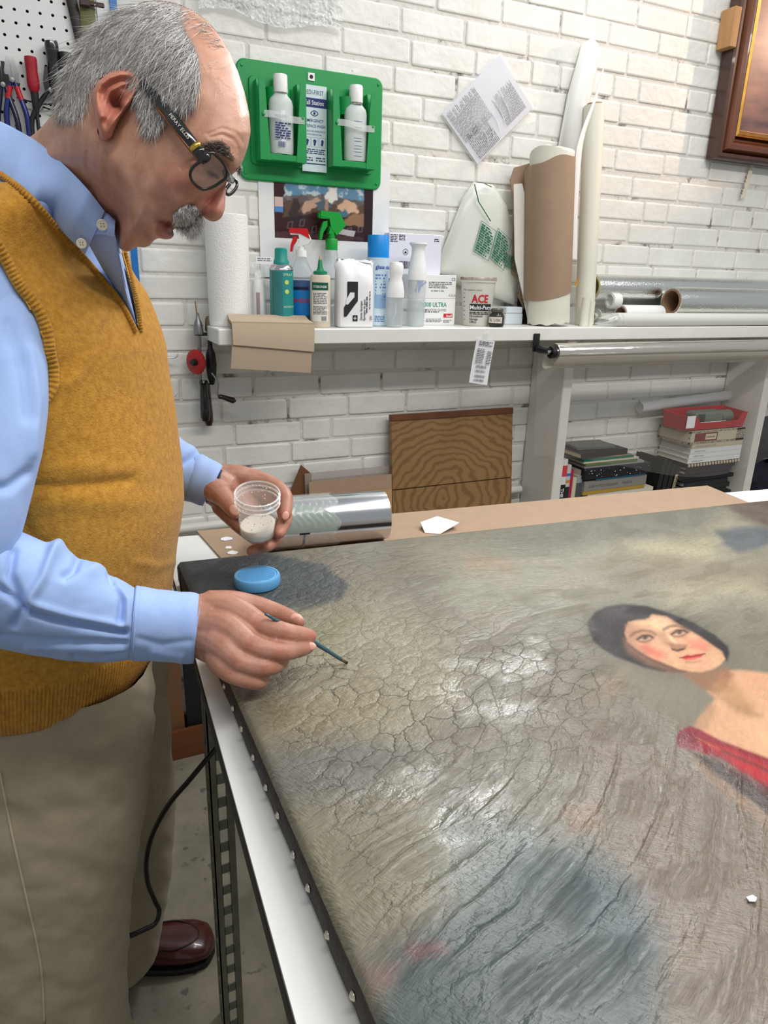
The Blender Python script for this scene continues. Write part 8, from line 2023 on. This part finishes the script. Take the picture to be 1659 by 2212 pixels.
lay(G(202, 122, 108), gss(x, y, 460, 445, 32, 36) * hd, .75); lay(G(190, 108, 88), gss(x, y, 395, 395, 55, 45) * hd, .5)
lay(G(196, 112, 92), soft(x, y, EAR, 10) * hd, .6); lay(G(150, 84, 74), gss(x, y, 247, 224, 18, 22) * hd, .6); lay(G(60, 26, 22), gss(x, y, 259, 231, 6, 8) * hd, .8)
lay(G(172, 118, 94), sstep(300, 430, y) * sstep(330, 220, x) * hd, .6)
lay(G(150, 82, 80), soft(x, y, [(338, 478), (356, 474), (374, 494), (377, 505), (371, 515), (350, 516), (336, 505)], 5) * hd, .8); lay(G(150, 62, 66), soft(x, y, [(358, 482), (374, 494), (376, 508), (366, 512)], 4) * hd, .7)
lay(G(70, 26, 24), crease(x, y, [(362, 480), (376, 496)], 2.6) * hd, .9); lay(G(56, 22, 22), soft(x, y, [(430, 463), (440, 468), (448, 474), (440, 476), (432, 471)], 3) * hd, .85)
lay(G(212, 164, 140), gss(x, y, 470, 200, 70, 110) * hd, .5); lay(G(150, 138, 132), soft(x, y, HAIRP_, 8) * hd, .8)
nl_ = ~hd
lay(G(176, 128, 108), nl_ * 1.0, .9)
for cx, cy in ((618, 1367), (552, 1345), (602, 1407), (536, 1390), (516, 1428), (578, 1440), (672, 1374), (650, 1343), (618, 1112), (505, 1105), (603, 1150), (543, 1190), (580, 1180)): lay(G(190, 114, 96), gss(x, y, cx, cy, 16) * nl_, .45)
ca = bo.data.color_attributes.new('tint', 'FLOAT_COLOR', 'POINT'); ca.data.foreach_set('color', np.concatenate([col, np.ones((len(col), 1))], 1).astype(np.float32).ravel())
# finger nails
def nail(px, py, d, r, ang, tilt=(0, 0)):
    c = atd(px, py, d); n = (CAMP - c) / np.linalg.norm(CAMP - c); u = MC[:, 0] * math.cos(math.radians(ang)) + MC[:, 1] * math.sin(math.radians(ang)); u = u + n * tilt[0]; u /= np.linalg.norm(u); w = np.cross(n, u); w /= np.linalg.norm(w); n2 = np.cross(u, w)
    mb = MB().lathe([(.0001, .0010), (.55, .0008), (.85, .0002), (1.0, -.0012)], 18, cap0=False, cap1=False).xf(lambda v: c + v[:, :1] * r * 1.35 * u + v[:, 1:2] * r * w + v[:, 2:] * n2)
    obj('finger_nail', mb, mat('finger_nail', (222, 168, 150), .25), bo, True, smooth=180)
nail(641, 1337, .7745, .0058, 20); nail(671, 1396, .7470, .0046, 8); nail(505, 1102, .9745, .0060, 62); nail(617, 1114, 1.0030, .0050, 95)

# ---------------------------------------------------------------- hair
def hair_mat(name, c1, c2, c3):
    m = bpy.data.materials.new(name); m.use_nodes = True; nt = m.node_tree; b = nt.nodes['Principled BSDF']; ge = nd(nt, 'ShaderNodeNewGeometry'); r = nd(nt, 'ShaderNodeValToRGB')
    r.color_ramp.elements[0].color = (*lin(c1), 1); r.color_ramp.elements[1].color = (*lin(c3), 1); e = r.color_ramp.elements.new(.5); e.color = (*lin(c2), 1)
    nt.links.new(ge.outputs['Random Per Island'], r.inputs['Fac']); nt.links.new(r.outputs['Color'], b.inputs['Base Color']); b.inputs['Roughness'].default_value = .42; return m
def strands(region, n, field, length, lift, rad, seed, far=False, surf=head_near, start_off=-.001, wob=.35, curl=0.0):
    R = np.random.RandomState(seed); P = np.array(region); lo, hi = P.min(0), P.max(0); V = []; F = []; k = 0; cnt = 0
    pts = []
    while len(pts) < n:
        q = lo + (hi - lo) * R.rand(4000, 2); q = q[inside(q[:, 0], q[:, 1], region)]; pts.extend(q.tolist())
    pts = np.array(pts[:n]); m = len(pts); SEG = 7
    ang = field(pts[:, 0], pts[:, 1]) + R.randn(m) * wob * .5; L = length(pts[:, 0], pts[:, 1]) * (.55 + .75 * R.rand(m)); lf = lift * (.3 + 1.1 * R.rand(m)); cur = R.randn(m) * wob * .5 + curl
    X = pts[:, 0].copy(); Y = pts[:, 1].copy(); rows = []
    for s in range(SEG):
        t = s / (SEG - 1); inn = inside(X, Y, OUT); d = np.where(inn, seg_dist(X, Y, OUT), 0)
        Xs = np.where(inn, X, X); 
        sd = surf(X, Y) if not far else head_dc(X) + head_t(X, Y)
        if s == 0: base = sd
        sd = np.where(inn, sd, base if s == 0 else last)
        last = sd
        off = start_off + lf * math.sin(math.pi * min(1, t * .75 + .02))
        rows.append(atd_arr(X, Y, sd - off if not far else sd + off))
        a = ang + cur * t; st = L / (SEG - 1); X = X + np.cos(a) * st; Y = Y + np.sin(a) * st; ang = ang * .6 + .4 * (field(X, Y) + (ang - field(X, Y)) * .9)
    rows = np.array(rows)                                        # SEG, m, 3
    r = rad * np.array([.8, 1, 1, .95, .85, .6, .15])[:, None] * (.7 + .6 * R.rand(m))[None]
    e1 = MC[:, 0]; e2 = MC[:, 1]; e3 = MC[:, 2]
    tri = [(e1 * math.cos(a) * .8 + e3 * math.sin(a) * .6 + e2 * math.cos(a) * .6) for a in (0, 2.09, 4.19)]
    vv = np.stack([rows + r[..., None] * t for t in tri], 2)     # SEG, m, 3, 3
    vv = vv.transpose(1, 0, 2, 3).reshape(-1, 3); b0 = (np.arange(m) * SEG * 3)[:, None, None]; s0 = (np.arange(SEG - 1) * 3)[None, :, None]
    fs = []
    for j in range(3):
        j2 = (j + 1) % 3; fs.append(np.stack(np.broadcast_arrays(b0 + s0 + j, b0 + s0 + j2, b0 + s0 + 3 + j2, b0 + s0 + 3 + j), -1).reshape(-1, 4))
    return vv, np.concatenate(fs)
def strand_obj(name, parts, m, parent=None):
    V = []; F = []; k = 0
    for v, f in parts: V.append(v); F.append(f + k); k += len(v)
    V = np.concatenate(V) - np.array(MAN.location); F = np.concatenate(F)
    me = bpy.data.meshes.new(name); me.vertices.add(len(V)); me.vertices.foreach_set('co', V.astype(np.float32).ravel()); me.loops.add(len(F) * 4); me.loops.foreach_set('vertex_index', F.astype(np.int32).ravel())
    me.polygons.add(len(F)); me.polygons.foreach_set('loop_start', (np.arange(len(F)) * 4).astype(np.int32)); me.polygons.foreach_set('use_smooth', np.ones(len(F), bool)); me.update(calc_edges=True); me.materials.append(m)
    o = bpy.data.objects.new(name, me); COL.objects.link(o); o.parent = parent or MAN; o['kind'] = 'stuff'; return o
def field_from(keys):
    K = np.array(keys, float)
    def fn(x, y):
        w = 1 / ((x[..., None] - K[:, 0]) ** 2 + (y[..., None] - K[:, 1]) ** 2 + 200); a = np.radians(K[:, 2])
        return np.arctan2((w * np.sin(a)).sum(-1), (w * np.cos(a)).sum(-1))
    return fn
HF = field_from([(150, 150, 112), (140, 205, 100), (175, 210, 108), (170, 110, 125), (220, 60, 140), (300, 30, 158), (370, 20, 165), (300, 90, 145), (240, 130, 130), (350, 90, 145), (400, 100, 135), (415, 160, 118), (390, 205, 112), (340, 170, 125), (325, 230, 92), (335, 255, 88), (200, 170, 112), (290, 140, 128)])
HAIRP = [(134, 240), (129, 205), (138, 168), (150, 140), (174, 110), (193, 78), (214, 52), (248, 26), (290, 8), (338, -1), (378, 5), (400, 14), (392, 40), (405, 68), (424, 100), (432, 130), (434, 172), (430, 196), (418, 214), (395, 222), (370, 228), (354, 244), (344, 262), (330, 272), (314, 268), (308, 240), (306, 190), (306, 150), (292, 136), (262, 130), (230, 138), (204, 156), (190, 184), (190, 215), (176, 236), (150, 240)]
TOPP = [(385, 4), (420, 20), (452, 44), (478, 78), (490, 105), (478, 110), (450, 80), (420, 52), (392, 40)]
hl = lambda x, y: 38 + 26 * sstep(240, 120, y)
parts = [strands(HAIRP, 15000, HF, hl, .0050, .00026, 1), strands(HAIRP, 2600, HF, lambda x, y: hl(x, y) * 1.25, .010, .00018, 2, wob=.8), strands(HAIRP, 3500, HF, hl, .005, .0003, 3, far=True)]
parts.append(strands(TOPP, 130, field_from([(400, 20, 170), (480, 90, 215)]), lambda x, y: 34 + 0 * x, .006, .00022, 4, wob=.6))
parts.append(strands([(430, 120), (470, 150), (500, 200), (490, 220), (440, 180)], 26, field_from([(440, 150, 50), (490, 210, 70)]), lambda x, y: 46 + 0 * x, .008, .00014, 5, wob=1.2))
strand_obj('hair', parts, hair_mat('grey_hair', (132, 127, 124), (204, 200, 197), (246, 244, 241)))
mous = [(372, 462), (384, 450), (402, 440), (420, 440), (433, 458), (434, 478), (428, 494), (414, 500), (398, 492), (382, 482)]
strand_obj('moustache', [strands(mous, 2600, field_from([(385, 465, 72), (410, 455, 70), (428, 470, 78), (420, 490, 80)]), lambda x, y: 24 + 0 * x, .0075, .00026, 7, wob=.5), strands(mous, 900, field_from([(385, 465, 60), (428, 470, 90)]), lambda x, y: 20 + 0 * x, .013, .00024, 8, wob=.8)], hair_mat('white_whisker', (200, 194, 188), (240, 238, 235), (252, 251, 250)))
brow = [(440, 318), (455, 306), (480, 304), (498, 318), (510, 342), (506, 356), (490, 340), (470, 326), (448, 328)]
strand_obj('eyebrow', [strands(brow, 420, field_from([(445, 322, -150), (470, 312, -170), (500, 335, 210)]), lambda x, y: 15 + 0 * x, .0045, .00024, 9, wob=.6), strands([(512, 362), (522, 352), (524, 366), (516, 374)], 90, field_from([(516, 364, 100)]), lambda x, y: 11 + 0 * x, .004, .0002, 10)], hair_mat('dark_brow', (60, 52, 50), (110, 102, 98), (180, 174, 168)))
# closed downcast eye: lid fold and lashes
strand_obj('eyelash', [strands([(448, 366), (462, 372), (474, 380), (470, 384), (456, 376), (446, 370)], 90, field_from([(460, 374, 60)]), lambda x, y: 8 + 0 * x, .002, .0002, 11, start_off=.001)], hair_mat('dark_lash', (36, 28, 26), (60, 48, 44), (80, 70, 64)))

# ---------------------------------------------------------------- glasses
def glasses():
    MF = mat('black_acetate', (20, 17, 18), .16, coat=.5); MB_ = mat('amber_acetate', (120, 62, 24), .2)
    LN = [(411, 375), (416, 363), (432, 350), (448, 337), (458, 331), (471, 340), (485, 357), (491, 372), (488, 384), (476, 394), (455, 406), (438, 409), (424, 401), (414, 389)]
    ax = np.array([.63, .777]); a_ = np.array([q[0] * ax[0] + q[1] * ax[1] for q in LN]); a0, a1 = a_.min(), a_.max()
    dn = float(head_dc(np.array(490.0))); dt = hn(430, 345) - .016
    dep = lambda p: dt + (.617 - dt) * np.clip(((p[..., 0] * ax[0] + p[..., 1] * ax[1]) - a0) / (a1 - a0), 0, 1)
    C2 = closed_spline(LN, 80); P = atd_arr(C2[:, 0], C2[:, 1], np.minimum(dep(C2), head_near(C2[:, 0], C2[:, 1]) - .004))
    g = obj('eyeglasses', MB().loft(rim_rings(P, .0013), True, False, False), MF, MAN, True, smooth=180, label='black framed rectangular eyeglasses')
    c = P.mean(0)
    obj('lens', MB().loft([c + (P - c) * .985, c + (P - c) * .5, c + (P - c) * .02], True, False, True), mat('spectacle_lens', (240, 244, 244), .03, alpha=.12, spec=.8), g, True, smooth=180)
    # far lens seen edge-on beyond the nose
    F2 = [(499, 386), (511, 393), (512, 399), (490, 419), (487, 414), (497, 396)]; C3 = closed_spline(F2, 50); df = dn + .012; P3 = atd_arr(C3[:, 0], C3[:, 1], df + .0005 * (C3[:, 0] - 487))
    obj('far_rim', MB().loft(rim_rings(P3, .0015), True, False, False), MF, g, True, smooth=180); c3 = P3.mean(0)
    obj('far_lens', MB().loft([c3 + (P3 - c3) * .95, c3 + (P3 - c3) * .05], True, False, True), mat('spectacle_lens', (240, 244, 244), .03), g, True, smooth=180)
    br = [atd(487, 372, .616), atd(494, 383, dn - .018), atd(500, 391, dn + .004)]
    obj('bridge', MB().tube(curve(br, 8), [.003, .0034, .0036, .0038, .0038, .0036, .0034, .003], 10), MF, g, True, smooth=180)
    # temple arm from the ear to the hinge
    e0 = atd(306, 176, hn(306, 176) - .008); e1 = atd(352, 230, hn(352, 230) - .010); e2 = atd(400, 290, hn(400, 290) - .011); e3 = atd(440, 341, dt + .002)
    T = curve([e0, e1, e2, e3], 24)
    arm = obj('temple_arm', MB().tube(T, [.0034] * 4 + [.0042] * 8 + [.0052] * 12, 10, flat=.42, up=tuple(MC[:, 2])), MF, g, True, smooth=180)
    amb = T + (MC[:, 1] * .0042 - MC[:, 0] * .0030)[None]; obj('amber_edge', MB().tube(amb[8:], .0012, 6), MB_, arm, True, smooth=180)
    h = curve([T[-3], T[-1], atd(452, 336, dt - .001)], 6); obj('hinge', MB().tube(h, [.0058, .0060, .0060, .0056, .005, .004], 10, flat=.5, up=tuple(MC[:, 2])), MF, g, True, smooth=180)
    obj('gold_band', MB().tube([T[-4], T[-3]], .0060, 10, flat=.5, up=tuple(MC[:, 2])), mat('gold_trim', (206, 170, 80), .25, metal=.9), g, True, smooth=180)
    u = T[20] - T[11]; u /= np.linalg.norm(u); n = -MC[:, 2]; w = np.cross(n, u); w /= np.linalg.norm(w)
    m = MB(); write(m, 'PERRY ELLIS', .0042, T[12] + n * .0042 - w * .0014, u, w, 0.0, sx=1.35); obj('temple_lettering', m, mat('silver_print', (206, 200, 190), .4), arm, True, smooth=0)
def rim_rings(P, r):
    n = len(P); T = np.roll(P, -1, 0) - np.roll(P, 1, 0); T /= np.linalg.norm(T, axis=1)[:, None]; U = np.tile(MC[:, 2], (n, 1)); U = U - T * (U * T).sum(1)[:, None]; U /= np.linalg.norm(U, axis=1)[:, None]; W = np.cross(T, U)
    a = np.arange(8) * math.pi / 4; R = [P[i] + r * (np.cos(a)[:, None] * U[i] * 1.3 + np.sin(a)[:, None] * W[i]) for i in range(n)]; return R + [R[0]]
glasses()

# ---------------------------------------------------------------- brush in the right hand, cup in the left
tip = onz(751, 1433, PZ + .002); dt_ = depth_of(tip)
b0 = atd(573, 1326, .730); b1 = atd(676, 1386, .770); v = tip - b1; 
t = thing('paint_brush', 'slim grey blue brush held over the cracked paint with its tip touching', 'brush', tuple(tip))
line = [b0, atd(600, 1342, .738), atd(630, 1359, .756), b1, tip - v * .28, tip - v * .20]
obj('handle', MB().tube(curve(line, 24), [.0016] * 3 + [.0022] * 6 + [.0026] * 10 + [.0023] * 5, 10), mat('slate_blue_lacquer', (62, 92, 104), .3), t, True, smooth=180)
obj('ferrule', MB().tube([tip - v * .24, tip - v * .05], [.0023, .0016], 10), mat('dull_brass', (120, 104, 84), .4, metal=.6), t, True, smooth=180)
obj('bristles', MB().tube([tip - v * .06, tip - v * .03, tip], [.0017, .0021, .0004], 10), mat('dark_bristle', (46, 38, 34), .8), t, True, smooth=180)
def cup():
    c0 = atd(556, 1153, 1.0); up = np.array([0, 0, 1.0]) + .33 * np.append((CAMP - c0)[:2] / np.linalg.norm((CAMP - c0)[:2]), 0) + .03 * MC[:, 0]; up /= np.linalg.norm(up); u = np.cross(up, (0, 1, 0)); u /= np.linalg.norm(u); w = np.cross(up, u)
    tr = lambda v: c0 + v[:, :1] * u + v[:, 1:2] * w + v[:, 2:] * up
    t = thing('plastic_cup', 'clear plastic screw-top cup of white paste held in the left hand', 'cup', tuple(c0))
    MP = mat('clear_cup_plastic', (236, 236, 234), .10, alpha=.18, spec=.9)
    pr = [(.0001, 0), (.022, 0), (.0245, .002), (.0285, .052), (.0285, .054), (.0310, .055), (.0310, .058), (.0295, .059), (.0295, .0615), (.0312, .0625), (.0312, .0655), (.0298, .0665), (.0298, .071), (.0285, .0715), (.0278, .070), (.0272, .054), (.0235, .004), (.0001, .0025)]
    obj('cup_wall', MB().lathe(pr, 48, cap0=False, cap1=False).xf(tr), MP, t, True, smooth=50)
    for zr in (.0565, .064, .0712): obj('cup_rim', MB().lathe([(.0300, zr - .0012), (.0316, zr - .0004), (.0316, zr + .0004), (.0300, zr + .0012)], 48, cap0=False, cap1=False).xf(tr), mat('cup_rim_plastic', (238, 238, 238), .12, alpha=.55, spec=.9), t, True, smooth=50)
    # paste with a slanted surface
    n = 40; a = np.arange(n) * 2 * math.pi / n; R = []
    for k, (r, z) in enumerate(((.0225, .0032), (.0236, .010), (.0246, .019))):
        zz = z + (.004 * np.cos(a - 2.4) if k == 2 else 0); R.append(np.stack([r * np.cos(a), r * np.sin(a), zz + 0 * a], 1))
    for q in (.9, .5, .05): R.append(np.stack([.0246 * q * np.cos(a), .0246 * q * np.sin(a), .019 + .004 * q * np.cos(a - 2.4) - .0015 * (1 - q)], 1))
    obj('white_paste', MB().loft(R).xf(tr), mat('white_paste', (236, 230, 216), .45), t, True, smooth=180)
    m = MB(); r_ = random.Random(3)
    for k in range(130):
        aa = r_.uniform(0, 6.28); z = r_.uniform(.026, .068); rr = .0243 + .0032 * (z - .01) / .044 - .0004; s = r_.choice([.0004, .0007, .0011])
        c = np.array([rr * math.cos(aa), rr * math.sin(aa), z]); m.lathe([(.0001, -s), (s * .8, -s * .5), (s, 0), (s * .8, s * .5), (.0001, s)], 6, tuple(c))
    o = obj('paste_splashes', m.xf(tr), mat('white_paste', (236, 230, 216), .45), t, True, smooth=180); o['kind'] = 'stuff'
cup()
# black cord hanging from the table behind the near leg
cp = [(470, 1612, 1.12), (440, 1648, 1.12), (405, 1690, 1.13), (372, 1728, 1.14), (345, 1770, 1.15), (325, 1815, 1.16), (316, 1860, 1.17), (319, 1905, 1.19), (334, 1945, 1.22), (344, 1972, 1.23), (338, 1992, 1.22), (312, 2008, 1.20), (280, 2022, 1.18), (230, 2040, 1.16)]
P = curve([atd(*q) for q in cp], 60)
solo('power_cord', MB().tube(P, .0042, 10), M_BLACKP, 'black power cord looping down from the table edge past the trousers', 'cord', tuple(P[-1]), world=True, smooth=180)
